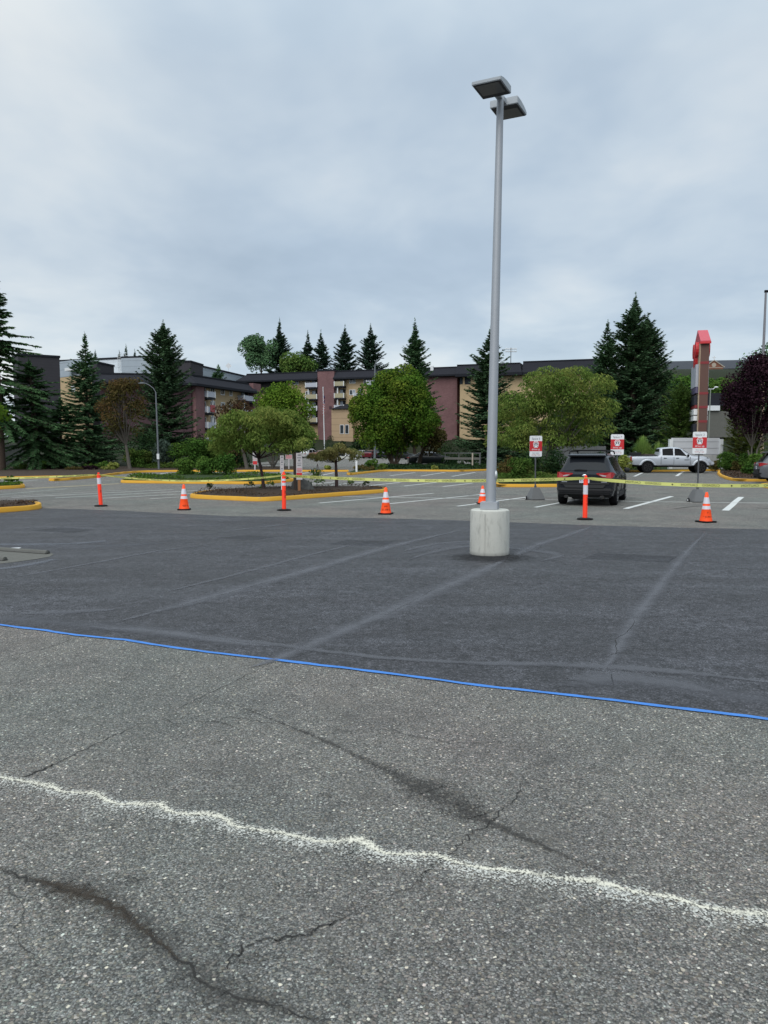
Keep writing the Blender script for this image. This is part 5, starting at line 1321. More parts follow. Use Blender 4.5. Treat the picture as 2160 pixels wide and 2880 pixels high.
# --- shopping pylon sign
M_pyl = simple('brown_stucco', (.125, .070, .058), .8, 0, .25, .12, 3); M_pylr = simple('red_band', (.22, .035, .04), .7, 0, .3, .1, 4); M_pink = simple('red_metal_roof', (.50, .060, .085), .45, 0, .5, .06, 2); M_pylt = simple('tan_stucco_edge', (.40, .30, .21), .8)
p0 = at(1971.5, 1327, 64.5); rzp = -math.atan2(1.1, 4.0)
py = thing('pylon_sign', 'tall brown pylon sign with red gabled cap and side panels behind the grey wall', 'pylon sign', (p0.x, p0.y, 0), rzp)
zc = at(1975, 962, 64.5).z; ztp = at(1975, 926, 64.5).z; wc_ = .66
MB().box((0, 2.0, zc / 2), (wc_, 4.0, zc)).build('column', M_pyl, py)
MB().box((-.30, 2.03, zc / 2), (.2, 4.02, zc - .01)).build('tan_edge', M_pylt, py)
fr = lambda a, b, d: (d - .40, a, b)
MB().prism([(-.22, zc - .05), (-.22, zc + .10), (2.0, ztp + .22), (4.22, zc + .10), (4.22, zc - .05)], .80, fr).build('gable_cap', M_pink, py)
MB().box((0, -.20, zc - .06), (.86, .12, .16)).build('cap_rim', M_red, py)
for pyy in (1020, 1106, 1145, 1185):
    zz = at(1975, pyy, 64.5).z; MB().box((.004, -.002, zz), (wc_ + .03, .03, .20)).build('red_band', M_pylr, py)
def pan(name, z0, z1, y0, y1, mat, o_=.16, sides=(1, -1)):
    for sg in sides:
        o = o_ if sg < 0 else .07
        MB().box((sg * (wc_ / 2 + (.04 if sg < 0 else 0) + o / 2), (y0 + y1) / 2, (z0 + z1) / 2), (o, y1 - y0, z1 - z0)).build(name, mat, py)
Z = lambda v: at(1962, v, 66).z
for sg in (-1, 1):
    mb = MB(); ext = .26 if sg < 0 else .10
    for (yc, zc2, r_) in ((1.1, Z(985), .50), (2.6, Z(985), .50), (1.7, Z(1012), .56)):
        mb.add([], []); q = MB().prism([(yc + r_ * math.cos(k * .393), zc2 + r_ * 1.25 * math.sin(k * .393)) for k in range(16)], ext, lambda a, b, d: (sg * (wc_ / 2 + .05 + d), a, b)); mb.add(q.v, q.f)
    mb.build('red_emblem', M_red, py)
M_panelw = simple('printed_panel', (.42, .44, .50), .5, 0, .4, .25, 1.2)
pan('white_panel', Z(1090), Z(1028), .4, 3.7, M_panelw, .24); pan('purple_panel', Z(1108), Z(1091), .3, 3.8, simple('purple_print', (.10, .085, .16), .5), .22)
pan('dark_panel', Z(1140), Z(1114), .5, 3.6, M_navy, .30); pan('red_panel', Z(1150), Z(1141), .3, 3.8, M_pylr, .25)
pan('white_panel', Z(1168), Z(1152), .3, 3.7, M_white, .32); pan('white_panel', Z(1184), Z(1171), .3, 3.7, M_white, .32); pan('navy_panel', Z(1214), Z(1193), .4, 3.7, M_navy, .30)

# --- grey panelled wall below it
M_gw = simple('grey_wall_panel', (.50, .51, .54), .7, 0, .3, .08, 2)
gw = thing('panel_wall', 'pale grey panelled wall with white posts behind the pickup, under the pylon sign', 'wall', (0, 0, 0))
FW = Facade(1888, 60.5, 2030, 60.5)
for i, (a, b) in enumerate(((1231.5, 1242.5), (1243, 1260.5), (1261, 1278))):
    q = FW.pslab('wall_panel', M_gw, gw, 1889.5, 2024, a, b, -.12, 0)
    FW.pslab('shadow_groove', M_greyp, q, 1890, 2023.5, b - .55, b + .45, .0, .012)
FW.part('plinth', concretemat('pale_plinth', (.42, .42, .42)), gw, -.1, FW.L + .1, 0, FW.uz(1950, 1278.8)[1], -.3, .10)
for px in (1886.5, 2027.5):
    u = FW.uz(px, 1240)[0]; FW.part('wall_post', M_wtrim, gw, u - .14, u + .14, 0, FW.uz(px, 1235)[1], -.16, .14)

# --- street lamps, flagpole, floodlights, fences
M_galv2 = simple('lamp_pole_grey', (.13, .145, .16), .55, .2, .5, .08, 3)
def street_lamp(px, pyb, D, arm_pts, label, r0=.10, box=False, head=None, z0=None):
    b = at(px, pyb, D); zb0 = b.z if z0 is None else z0; t = thing('street_lamp', label, 'street lamp', (b.x, D, zb0))
    pts = [at(x, y, D) - Vector((b.x, D, zb0)) for x, y in arm_pts]
    MB().tube([(0, 0, 0), pts[0] * .5, pts[0]], [r0, r0 * .8, r0 * .62], 10).build('pole', M_galv2, t, smooth=True)
    MB().tube([pts[0]] + pts[1:], [r0 * .36] * len(pts), 8).build('arm', M_galv2, t, smooth=True)
    e = pts[-1]; dx = -.5 if pts[-1].x < pts[-2].x else .5
    MB().ell((e.x + dx * .3, 0, e.z - .02), (.30, .14, .07), 12, 8).build('lamp_head', M_galv2, t, smooth=True)
    if box: MB().box((.0, -.12, 1.0), (.18, .14, .42)).build('control_box', M_wtrim, t)
    return t
street_lamp(447, 1323, 60, [(438, 1103), (431, 1092), (421, 1084), (410, 1078.5), (404, 1077.5)], 'slim grey street lamp with a curved arm reaching left over the rust brown tree', .085, True, z0=0.1)
sl2 = street_lamp(1054, 1293, 118, [(1054.5, 1027), (1058, 1018), (1065, 1010), (1073, 1007)], 'grey street lamp with a bent arm rising left of the big maple', .19, z0=0)
MB().tube([at(1054.5, 1030, 118) - Vector(sl2.location), at(1062, 1024, 118) - Vector(sl2.location), at(1075, 1022, 118) - Vector(sl2.location), at(1084, 1033, 118) - Vector(sl2.location)], .07, 6).build('arm', M_galv2, sl2)
b = at(2143, 1260, 70); t = thing('light_pole', 'tall grey pole with a dark bracket rising above the purple leaved tree', 'lamp post', (b.x, 70, .5))
tp_ = at(2154, 820, 70) - Vector(t.location)
MB().tube([(0, 0, 0), at(2146.5, 1003, 70) - Vector(t.location)], [.17, .15], 12).build('lower_pole', M_wood if False else M_pylt, t, smooth=True)
MB().tube([at(2146.5, 1003, 70) - Vector(t.location), tp_], [.12, .085], 12).build('pole', M_greyp, t, smooth=True)
MB().box((tp_.x + .35, 0, tp_.z + .02), (.9, .2, .2)).build('bracket', M_black, t)
MB().box((tp_.x + 1.1, 0, tp_.z + .06), (.7, .45, .16)).build('lamp_head', M_black, t)
b = at(1993, 1230, 92); hzz = hz_(b.x, 92); t = thing('street_lamp', 'thin green grey lamp with a white head just right of the pylon sign', 'street lamp', (b.x, 92, hzz))
tz = at(1994, 1093, 92).z - hzz
MB().cyl((0, 0, 0), (.03, 0, tz), .07, .06, 8).build('pole', simple('green_grey_pole', (.22, .25, .22), .6), t); MB().tube([(-.4, 0, tz - .05), (.35, 0, tz - .05), (.55, 0, tz + .12)], .05, 6).build('arm', M_wtrim, t); MB().ell((.70, 0, tz + .16), (.26, .15, .10), 12, 8).build('lamp_head', M_wtrim, t, smooth=True)
b = at(913, 1262, 142); t = thing('flagpole', 'white flagpole with a limp striped flag in front of the plum brick tower', 'flagpole', (b.x, 142, .5)); tz = at(909, 1091, 142).z - .5
MB().cyl((0, 0, 0), (-.22, 0, tz), .10, .06, 10).build('pole', M_wtrim, t); MB().ell((-.22, 0, tz + .08), (.11, .11, .11)).build('finial', M_wtrim, t, smooth=True)
def flagmat():
    m, nt, _, _ = newmat('striped_flag'); s = NT(nt); uv = s.n('ShaderNodeUVMap'); sp = s.n('ShaderNodeSeparateXYZ'); s.l(uv.outputs[0], sp.inputs[0])
    st = s.math('GREATER_THAN', s.math('FRACT', s.math('MULTIPLY', sp.outputs[1], 6.5)), .5)
    col = s.mix(st, (.42, .05, .06), (.55, .55, .57)); can = s.math('MULTIPLY', s.math('LESS_THAN', sp.outputs[0], .4), s.math('GREATER_THAN', sp.outputs[1], .46))
    col = s.mix(can, col, (.05, .07, .18)); p = s.bsdf(col, .8, 0, .2); s.out(p.outputs[0]); return m
vs = []; uvs = []; nu, nv = 14, 10; zt1 = at(909, 1112, 142).z - .5; zb1 = at(909, 1152, 142).z - .5
for j in range(nv + 1):
    for i in range(nu + 1):
        u, v = i / nu, j / nv; z = zb1 + (zt1 - zb1) * v - u * 1.0 * (1 - .4 * v)
        vs.append((-.1 + .50 * u ** .7 * (1 if j < 6 else .8) * math.sin(1 + u * 2.2) - .25 * u * (1 - v), -.15 * math.sin(u * 13 + v * 2), z)); uvs.append((u, v))
fs = [(j * (nu + 1) + i, j * (nu + 1) + i + 1, (j + 1) * (nu + 1) + i + 1, (j + 1) * (nu + 1) + i) for j in range(nv) for i in range(nu)]
o = MB().add(vs, fs).build('flag', flagmat(), t, smooth=True, recalc=False); ul = o.data.uv_layers.new(name='UVMap')
for lp in o.data.loops: ul.data[lp.index].uv = uvs[lp.vertex_index]
b = at(1436, 1060, 330); t = thing('floodlight_mast', 'distant stadium floodlight mast with two rows of lamps above the dark roof', 'floodlight', (b.x, 330, 0))
MB().cyl((0, 0, 0), (0, 0, at(1436, 978, 330).z), .22, .16, 8).build('mast', M_galv2, t)
for py_ in (981, 988):
    z = at(1436, py_, 330).z; MB().box((0, 0, z), (4.4, .12, .12)).build('crossbar', M_galv2, t)
    for k in range(6): MB().ell((-2.1 + k * .84, -.2, z - .05), (.32, .25, .38), 8, 6).build('lamp', M_wtrim, t)
# wooden fence behind the SUV
M_fence = simple('weathered_fence', (.12, .125, .13), .85, 0, .2, .35, 4, stretch=(3, 3, .4))
fz = thing('wooden_fence', 'weathered grey board fence in shade behind the dark SUV', 'fence'); ff = Facade(1560, 63, 1700, 63)
mb = MB(); u = 0
while u < ff.L: ff.slab(mb, u, u + .145, .1, ff.uz(1620, 1254)[1] + random.uniform(-.04, .04), 0, .025); u += .155
mb.build('board_panel', M_fence, fz)
for uu in (.3, 2.1, 3.9): ff.part('fence_post', M_fence, fz, uu, uu + .12, .1, ff.uz(1620, 1256)[1], -.14, -.003)
# pale rail wall and posts right of the maple
rw = thing('rail_wall', 'low pale rail wall with thin posts in the shade between maple and lamp', 'railing'); fr_ = Facade(1248, 66, 1400, 64)
fr_.pslab('wall_band', M_conc2, rw, 1250, 1352, 1286, 1293, -.1, 0); fr_.pslab('top_rail', M_fence, rw, 1248, 1352, 1273, 1275.5, -.1, -.02)
for x in (1251, 1289): fr_.pslab('post', M_fence, rw, x - 1, x + 1, 1273.5, 1296, -.11, -.12)
q = fr_.pslab('post', M_stone, rw, 1328, 1331, 1274, 1325, .0, .09); fr_.pslab('post', M_fence, rw, 1349, 1351.5, 1274, 1325, .0, .09)
# retaining wall at the far left, black handrail by the drive, sign wall
rl = Facade(-60, 68, 66, 74); t = thing('retaining_wall', 'plain grey wall behind the cedar trunks at the left edge', 'wall'); rl.part('wall', M_conc2, t, 0, rl.L, 0, rl.uz(20, 1250)[1], -.4, 0)
hr = Facade(640, 61.5, 820, 61.5); t = thing('handrail', 'low thin black handrail crossing behind the tree trunks in front of the drive', 'handrail')
mb = MB(); u0, z0 = hr.uz(642, 1312); u1, z1 = hr.uz(800, 1304); mb.tube([hr.P(u0, z0, 0), hr.P((u0 + u1) / 2, (z0 + z1) / 2, 0), hr.P(u1, z1, 0)], .022, 6); mb.tube([hr.P(u0, z0 - .35, 0), hr.P(u1, z1 - .35, 0)], .018, 6); mb.build('rail', M_black, t)
for k in range(6): u = u0 + (u1 - u0) * k / 5; z = z0 + (z1 - z0) * k / 5; MB().cyl(hr.P(u, .1, 0), hr.P(u, z, 0), .022, n=6).build('post', M_black, t)
sw = Facade(909, 118, 984, 118); t = thing('sign_wall', 'low pale sign wall behind the small island tree', 'wall'); sw.pslab('wall', M_conc, t, 909, 982, 1283, 1290, -.3, 0); sw.pslab('white_letters', M_white, t, 911, 927, 1273, 1283, -.2, -.05); sw.pslab('white_letters', M_white, t, 970, 982, 1274, 1283, -.2, -.05)
# building lump behind the hill lamp
t = thing('grey_shed', 'small grey building with a white eave in shrubs right of the pylon sign', 'building'); fs_ = Facade(1990, 100, 2080, 100); fs_.pslab('wall', M_conc2, t, 1992, 2068, 1156, 1230, -3, 0); fs_.pslab('roof_edge', M_wtrim, t, 1988, 2022, 1141, 1155, -3.1, .3); fs_.pslab('dark_roof', M_roof, t, 1988, 2040, 1105, 1140.5, -3.2, -.2)
# ------------------------------------------------------------------ vegetation
def norm(a): return a / np.maximum(np.linalg.norm(a, axis=1, keepdims=True), 1e-9)
def cards(name, C, D, N, L, Wd, mat, parent):
    D = norm(D); S = norm(np.cross(N, D)); L = np.asarray(L).reshape(-1, 1); Wd = np.asarray(Wd).reshape(-1, 1)
    V = np.stack([C - D * L * .5, C + S * Wd * .5 - D * L * .05, C + D * L * .5, C - S * Wd * .5 - D * L * .05], 1)
    return raw_mesh(name, V, None, mat, parent)
UP = np.array([0, 0, 1.0])
M_bark = simple('bark', (.075, .055, .042), .9, 0, .2, .4, 6, bump=.4, stretch=(3, 3, .5))
M_barkg = simple('grey_bark', (.115, .105, .09), .9, 0, .2, .4, 6, bump=.4, stretch=(3, 3, .5))
M_barkr = simple('reddish_bark', (.055, .036, .036), .9, 0, .2, .3, 9, bump=.3, stretch=(2, 2, 1))
LF = {
 'fir': leafmat('fir_needles', (0.038, 0.086, 0.045), (0.131, 0.231, 0.110), (0.193, 0.338, 0.136), .12, .7),
 'fir2': leafmat('dark_fir_needles', (0.035, 0.072, 0.040), (0.110, 0.186, 0.094), (0.155, 0.274, 0.122), .10, .7),
 'far': leafmat('hazed_fir_needles', (0.036, 0.075, 0.052), (0.100, 0.168, 0.102), None, .12, .4),  # distance haze is put into the needle colour
 'cedar': leafmat('cedar_needles', (0.027, 0.063, 0.030), (0.085, 0.163, 0.067), (0.130, 0.251, 0.092), .12, .9),
 'maple': leafmat('maple_leaves', (0.026, 0.075, 0.012), (0.110, 0.199, 0.028), (0.258, 0.258, 0.038), .30, .55, .45),
 'bright': leafmat('bright_green_leaves', (0.044, 0.105, 0.015), (0.148, 0.246, 0.031), (0.246, 0.296, 0.049), .30, .6, .4),
 'katsura': leafmat('yellow_green_leaves', (0.066, 0.124, 0.026), (0.191, 0.276, 0.064), (0.314, 0.295, 0.086), .42, .8, .6),
 'dusty': leafmat('dusty_yellow_leaves', (.090, .105, .035), (.24, .24, .09), (.30, .22, .09), .42, 1.2, .6),
 'rust': leafmat('rust_leaves', (0.045, 0.048, 0.016), (0.11, 0.092, 0.032), (0.14, 0.068, 0.036), .25, .6, .8),
 'redbrown': leafmat('red_brown_leaves', (0.045, 0.026, 0.02), (0.115, 0.058, 0.04), (0.085, 0.085, 0.028), .25, .7, .95),
 'purple': leafmat('purple_leaves', (0.008, 0.005, 0.008), (0.040, 0.019, 0.028), (0.061, 0.030, 0.040), .15, .8, .5),
 'hedge': leafmat('hedge_leaves', (0.024, 0.064, 0.015), (0.088, 0.178, 0.035), (0.178, 0.242, 0.048), .2, .9, .4),
 'dark': leafmat('dark_shrub_leaves', (0.008, 0.022, 0.011), (0.031, 0.063, 0.025), (0.070, 0.098, 0.028), .15, .9, .4),
 'ivy': leafmat('ivy_leaves', (0.024, 0.059, 0.013), (0.092, 0.158, 0.033), (0.185, 0.145, 0.053), .2, .9, .5),
 'lime': leafmat('lime_leaves', (.12, .17, .03), (.34, .36, .10), (.42, .40, .16), .25, 1.2, .5),
 'grey': leafmat('grey_green_leaves', (.04, .065, .05), (.12, .16, .125), None, .2, 1.2),
 'straw': leafmat('straw_grass', (.06, .06, .02), (.18, .16, .06), (.20, .13, .05), .3, 1.2, .6),
 'grass': leafmat('ornamental_grass_blades', (0.085, 0.170, 0.034), (0.289, 0.442, 0.102), (0.442, 0.476, 0.204), .3, .8, .5),
 'lawn': leafmat('ground_cover_leaves', (.03, .075, .012), (.09, .16, .03), (.13, .15, .04), .25, .9, .4),
 'yconif': leafmat('golden_needles', (0.042, 0.078, 0.018), (0.156, 0.192, 0.042), (0.240, 0.228, 0.060), .2, .6, .5),
 'mid': leafmat('mid_green_leaves', (0.040, 0.096, 0.026), (0.137, 0.217, 0.052), (0.208, 0.256, 0.064), .25, .6, .4),
}
def conifer(name, label, cat, base, H, Rd, leaf, seed=1, z0=.6, prof=.85, droop=.12, tipup=.10, spray=.55, lev=.38, nb=7, dens=1.0, trunk_r=None, group=None, lean=(0, 0), bark=None, bow=.0, top=.12, minl=.3, rand=.35):
    rg = np.random.default_rng(seed); t = thing(name, label, cat, base, 0, group)
    tr = trunk_r or H * .016
    ln = np.array([lean[0], lean[1], 0.0])
    zs_ = [0, H * .15, H * .5, H * .85, H]
    MB().tube([Vector((lean[0] * min(z / H, .5) * 2 * H if False else lean[0] * z, lean[1] * z, z)) for z in zs_], [tr * 1.15, tr, tr * .6, tr * .2, .01], 9).build('trunk', bark or M_bark, t, smooth=True)
    Cs, Ds, Ns, Ls = [], [], [], []
    limbs = MB(); z = z0; li = 0; Hc = H * .965
    while z < Hc * .992:
        tt = (z - z0) / (Hc - z0)
        for b in range(max(4, int(nb * 1.35 * (1 - tt * .35)))):
            if rg.random() < .06: continue
            az = rg.random() * 6.283; L = (Rd * (1 - tt) ** prof * min(1, ((1 - tt) / .22) ** .75) * (1 - rand + rand * 1.25 * rg.random()) + top * (1 - tt * .6))
            if tt < .12: L *= .75 + 2 * tt
            L = max(L, .12)
            dh = np.array([math.cos(az), math.sin(az), 0]); pp_ = np.array([-dh[1], dh[0], 0])
            rise = (-.18 + .75 * tt ** 1.2) - droop + rg.normal() * .06
            m = max(4, int((5 + L * 11) * dens)); s_ = np.sort(rg.random(m)) * .92 + .10
            zb_ = z + (rg.random() - .5) * lev
            c0 = np.array([0, 0, zb_]) + ln * zb_
            P = c0 + dh * (L * s_)[:, None] + UP * (L * (s_ * rise - bow * s_ ** 2 + tipup * s_ ** 3))[:, None]
            if L > .9: limbs.tube([tuple(c0), tuple(c0 + dh * L * .5 + UP * L * (.5 * rise - bow * .25 + tipup * .12)), tuple(c0 + dh * L * .95 + UP * L * (.95 * rise - bow * .9 + tipup * .86))], [tr * .16, tr * .09, .008], 4, False)
            ln_ = spray * .80 * (.55 + .6 * (1 - s_)) * min(1, .35 + L / 1.6)
            for sg in (-1, 1, 0):
                an = (.75 + rg.random(m) * .5) * sg
                if sg == 0: an = rg.normal(size=m) * .25
                d = dh * np.cos(an)[:, None] + pp_ * np.sin(an)[:, None] + UP * (rise * .6 - (.10 + bow) + rg.normal(size=m) * .16)[:, None]
                l_ = ln_ * (.7 + .6 * rg.random(m)); d = norm(d)
                Cs.append(P + d * (l_ * .45)[:, None]); Ds.append(d); Ls.append(l_)
                Ns.append(UP + rg.normal(size=(m, 3)) * .45)
        z += lev * (1 - .45 * tt) * (.8 + .4 * rg.random()); li += 1
    # leading shoot
    k = 34; zz = H - rg.random(k) ** 1.3 * H * .10; d = np.stack([rg.normal(size=k) * .6, rg.normal(size=k) * .6, .5 + rg.random(k)], 1)
    ql = spray * (.18 + .75 * (H - zz) / (H * .10)); Cs.append(np.stack([lean[0] * zz, lean[1] * zz, zz], 1) + norm(d) * (ql * .45)[:, None]); Ds.append(d); Ls.append(ql); Ns.append(rg.normal(size=(k, 3)))
    C, D, N, L = np.concatenate(Cs), np.concatenate(Ds), np.concatenate(Ns), np.concatenate(Ls)
    cr = cards('crown', C, D, N, L, L * (.24 + .14 * rg.random(len(L))), LF[leaf], t)
    if limbs.v: limbs.build('limbs', bark or M_bark, t, recalc=False)
    return t
def lobes_in(rg, n, c, r, flat=.0, skin=.55):
    u = norm(rg.normal(size=(n, 3))); rad = (skin + (1 - skin) * rg.random(n) ** .6) * .82
    p = u * rad[:, None] * np.array(r); return p + np.array(c)
def broadleaf(name, label, cat, base, crown_c, crown_r, leaf, n_lobes=26, lobe=.30, n_leaf=14000, L=.22, Wd=.15, seed=1, flat=1.0, droop=.0, stems=None, trunk_r=.12, bark=None, group=None, trunk_pts=None, upb=-.35, gap=.0, lobes=None, limb_n=9, part='crown', shell=(.72, .34)):
    """crown_c / crown_r relative to base; lobes of leaf cards round the crown, trunk and limbs reaching into them"""
    rg = np.random.default_rng(seed); t = thing(name, label, cat, base, 0, group)
    lc = lobes if lobes is not None else lobes_in(rg, n_lobes, crown_c, crown_r)
    rl = min(crown_r[0], crown_r[2]) * lobe * 2 * (.65 + .7 * rg.random(len(lc)))
    w_ = rl ** 2; cnt = np.maximum(20, (n_leaf * w_ / w_.sum()).astype(int))
    Cs, Ds, Ns = [], [], []
    for c, r, k in zip(lc, rl, cnt):
        u = norm(rg.normal(size=(k, 3))); u = u[(u[:, 2] > upb) | (rg.random(k) < .25)]; k2 = len(u)
        rr = r * (shell[0] + shell[1] * rg.random(k2) ** .7)
        p = c + u * rr[:, None] * np.array([1, 1, flat]); Cs.append(p)
        nn = u * np.array([1, 1, 1 / max(flat, .3)]) * .55 + UP * .35 + rg.normal(size=(k2, 3)) * .5; Ns.append(nn)
        tg = rg.normal(size=(k2, 3)); out = u.copy(); out[:, 2] = 0
        Ds.append(tg * (1 - droop) + (out * .9 - UP * .9) * droop * 1.5)
    C, D, N = np.concatenate(Cs), np.concatenate(Ds), np.concatenate(Ns)
    D = D - N * (np.sum(D * N, 1) / np.maximum(np.sum(N * N, 1), 1e-6))[:, None] * .8
    k = len(C); l_ = L * (.6 + .8 * rg.random(k))
    cards(part, C, D, N, l_, l_ * (Wd / L), LF[leaf], t)
    if trunk_r:
        mb = MB(); bk = bark or M_bark
        cz = crown_c[2] - crown_r[2] * .55
        stems = stems or [((0, 0, 0), (crown_c[0] * .6, crown_c[1] * .6, max(cz, .3)))]
        ends = []
        for i, (a, b) in enumerate(stems):
            a, b = Vector(a), Vector(b); mid = a.lerp(b, .5) + Vector((rg.normal() * .04, rg.normal() * .04, 0)) * b.length * .5
            r_ = trunk_r * (1 if len(stems) == 1 else .75)
            mb.tube([a - Vector((0, 0, .1)), a.lerp(mid, .25), mid, b], [r_ * 1.25, r_, r_ * .85, r_ * .7], 9, False); ends.append((b, r_ * .68))
        order = np.argsort(-rl)[:limb_n]
        for j, q in enumerate(order):
            b, r_ = min(ends, key=lambda e: (e[0] - Vector(lc[q])).length); e = Vector(lc[q]); m_ = b.lerp(e, .5) + Vector((0, 0, -.06 * (e - b).length)) + Vector(rg.normal(size=3)) * .05 * (e - b).length
            mb.tube([b, m_, e], [r_ * .6, r_ * .35, r_ * .1], 6, False)
        mb.build('trunk', bk, t, smooth=True, recalc=False)
    return t
def px_tree(px, D, py_base, z=None):
    b = at(px, py_base, D); return Vector((b.x, D, b.z if z is None else z))
def cH(b, py_top): return at(1080, py_top, b.y).z - b.z

# --- firs and cedars, left
b = Vector((at(4, 1320, 58).x, 58, .1))
conifer('cedar_tree', 'tall drooping cedar rising out of the left edge of the view', 'tree', b, cH(b, 745), 4.8, 'cedar', 11, 3.6, .80, .16, .10, .62, .60, 6, 1.35, .30, None, (0, 0), None, .22, .3, rand=.62)
b = Vector((at(108, 1325, 61).x, 61, .1))
conifer('cedar_tree', 'lower spreading cedar with a slanting trunk right of the tall left cedar', 'tree', b, cH(b, 1005), 3.9, 'cedar', 12, .9, .50, .12, .10, .55, .42, 8, 1.35, .26, None, (-.06, .02), None, .20, .35, rand=.55)
b = Vector((at(175, 1322, 64).x, 64, .1))
conifer('cedar_tree', 'low dense cedar filling the gap left of the narrow fir', 'tree', b, cH(b, 1120), 3.3, 'cedar', 13, .2, .5, .12, .1, .6, .45, 8, 1.2, .14, None, (0, 0), None, .2, .3)
b = Vector((at(250, 1322, 69).x, 69, .15))
conifer('fir_tree', 'narrow dark fir standing left of the rust brown tree', 'tree', b, cH(b, 934), 4.1, 'fir', 14, .3, .92, .12, .14, .60, .42, 8, 1.15, .2)
b = Vector((at(468, 1300, 88).x, 88, 1.2))
conifer('fir_tree', 'broad dark fir behind the slim left street lamp', 'tree', b, cH(b, 900), 3.95, 'fir2', 15, .6, .42, .0, .22, .70, .42, 9, 1.25, .26)
for px, D, pt, sd, r_, lab in ((276, 210, 984, 16, 2.0, 'small fir tip beyond the pale roof right of the narrow fir'), (362, 215, 968, 17, 3.2, 'bushy far tree above the pale roof left of the broad fir'), (343, 214, 985, 18, 2.6, 'grey green far tree beside the roof ladder'), (386, 216, 982, 19, 2.6, 'rounded far tree touching the broad fir'), (618, 152, 1025, 20, 3.4, 'small fir poking up above the mansard roof of the left block')):
    b = Vector((at(px, 1262, D).x, D, 4)); conifer('fir_tree', lab, 'tree', b, cH(b, pt), r_ * 1.5, 'far' if sd != 20 else 'fir', sd, 1, .7, .0, .15, 1.1, .9, 7, .8)
# --- conifers behind the long block: copies of two source trees, each with its own label
rows = [(790, 893, 2, 'tallest far fir right of the round far tree'), (868, 928, 1, 'slim far fir, first of the open row above the roof'), (905, 926, 0, 'slim far fir, second of the open row above the roof'), (972, 912, 3, 'pointed far fir standing alone above the brick tower'), (1043, 908, 3, 'broad far fir right of the one above the brick tower')]
for i, (px, pt, k, lab) in enumerate(rows):
    D = 206; b = Vector((at(px, 1262, D).x, D, 4.5))
    conifer('fir_tree', lab, 'tree', b, cH(b, pt), (6.2, 6.4, 7.2, 7.8)[k], 'far', 30 + i, 5, (.8, .95, .8, .72)[k], .05, .16, 1.15, .72, 8, 1.05, .30, 'firs beyond the long apartment block', rand=.5)
b = Vector((at(737, 1262, 204).x, 204, 4.5)); h = cH(b, 938); cz = cH(b, 990)
broadleaf('round_tree', 'round topped grey green far tree at the left end of the far row', 'tree', b, (0, 0, cz), (4.8, 4, h - cz), 'fir', 34, .20, 13000, .48, .34, 36, trunk_r=.3)
b = Vector((at(838, 1262, 200).x, 200, 4.5)); h = cH(b, 994); cz = cH(b, 1035)
broadleaf('round_tree', 'low olive green dome tree between the far firs', 'tree', b, (0, 0, cz), (4.4, 4, h - cz), 'mid', 30, .22, 10000, .46, .34, 37, trunk_r=.3)
b = Vector((at(1166, 1262, 146).x, 146, .5))
conifer('fir_tree', 'tall slender fir directly behind the big maple', 'tree', b, cH(b, 893), 6.4, 'fir', 38, 2.5, .85, .05, .2, 1.0, .62, 8, 1.1, .3, rand=.45)
# --- right side
b = Vector((at(1375, 1322, 79).x, 79, .1))
conifer('fir_tree', 'dark fir directly behind the tall lamp post', 'tree', b, cH(b, 918), 4.3, 'fir2', 39, .4, .72, .03, .18, .70, .42, 8, 1.15, .2)
b = Vector((at(1775, 1310, 78).x, 78, .5))
conifer('fir_tree', 'tallest broad dark fir behind the pickup', 'tree', b, cH(b, 822), 4.6, 'fir2', 40, .5, .62, -.02, .18, .72, .40, 9, 1.25, .28)
b = Vector((at(1815, 1310, 79).x, 79.5, .5))
conifer('fir_tree', 'second stem of the broad dark fir, its top lower and to the right', 'tree', b, cH(b, 880), 4.0, 'fir2', 43, .5, .50, -.02, .18, .7, .42, 9, 1.15, .2)
b = Vector((at(1700, 1310, 80).x, 80, .5))
conifer('fir_tree', 'shorter fir touching the left side of the tallest right fir', 'tree', b, cH(b, 898), 3.5, 'fir', 41, .5, .66, .0, .2, .62, .40, 8, 1.1, .2)
b = Vector((at(1908, 1310, 68).x, 68, .2))
conifer('arborvitae', 'mid green feathery conifer left of the pylon sign', 'tree', b, cH(b, 1070), 2.4, 'mid', 42, .2, .55, -.25, .1, .42, .26, 9, 1.1, .1, top=.25)

for px, D, pt, r_, sd, lab in ((1465, 80, 1105, 3.2, 64, 'shaded fir filling the gap behind the left half of the layered yellow green tree'), (1600, 79, 1085, 3.4, 65, 'shaded fir behind the right half of the layered yellow green tree')):
    b = Vector((at(px, 1310, D).x, D, .1)); conifer('fir_tree', lab, 'tree', b, cH(b, pt), r_, 'fir2', sd, .3, .45, .0, .15, .6, .42, 9, 1.1, .18)
# --- broadleaf trees
b = Vector((at(742, 1381, 28.3).x, 28.3, .2)); cz = cH(b, 1222)
rg = np.random.default_rng(5); n = 110
lx = (rg.random(n) * 2 - 1); ly = rg.random(n) * 2 - 1; r2 = np.minimum(1, np.abs(lx) ** 2.2 + .35 * ly ** 2)
ztop_ = .80 - .78 * r2 ** 1.5; zbot_ = -.62 - .12 * np.sin(lx * 4 + 1)
lobes = np.stack([lx * 1.66, ly * 1.4, cz + zbot_ + (ztop_ - zbot_) * (1 - rg.random(n) ** 1.5)], 1)
broadleaf('young_tree', 'spreading yellow green tree on the mulch island behind the two banded orange post', 'tree', b, (0, 0, cz), (1.9, 1.7, .9), 'katsura', 0, .165, 24000, .135, .046, 44, .75, .5, [((0, 0, 0), (-.17, 0, cH(b, 1290)))], .064, M_barkr, lobes=lobes, limb_n=16)
b = Vector((at(947, 1376, 29.5).x, 29.5, .2)); cz = cH(b, 1271)
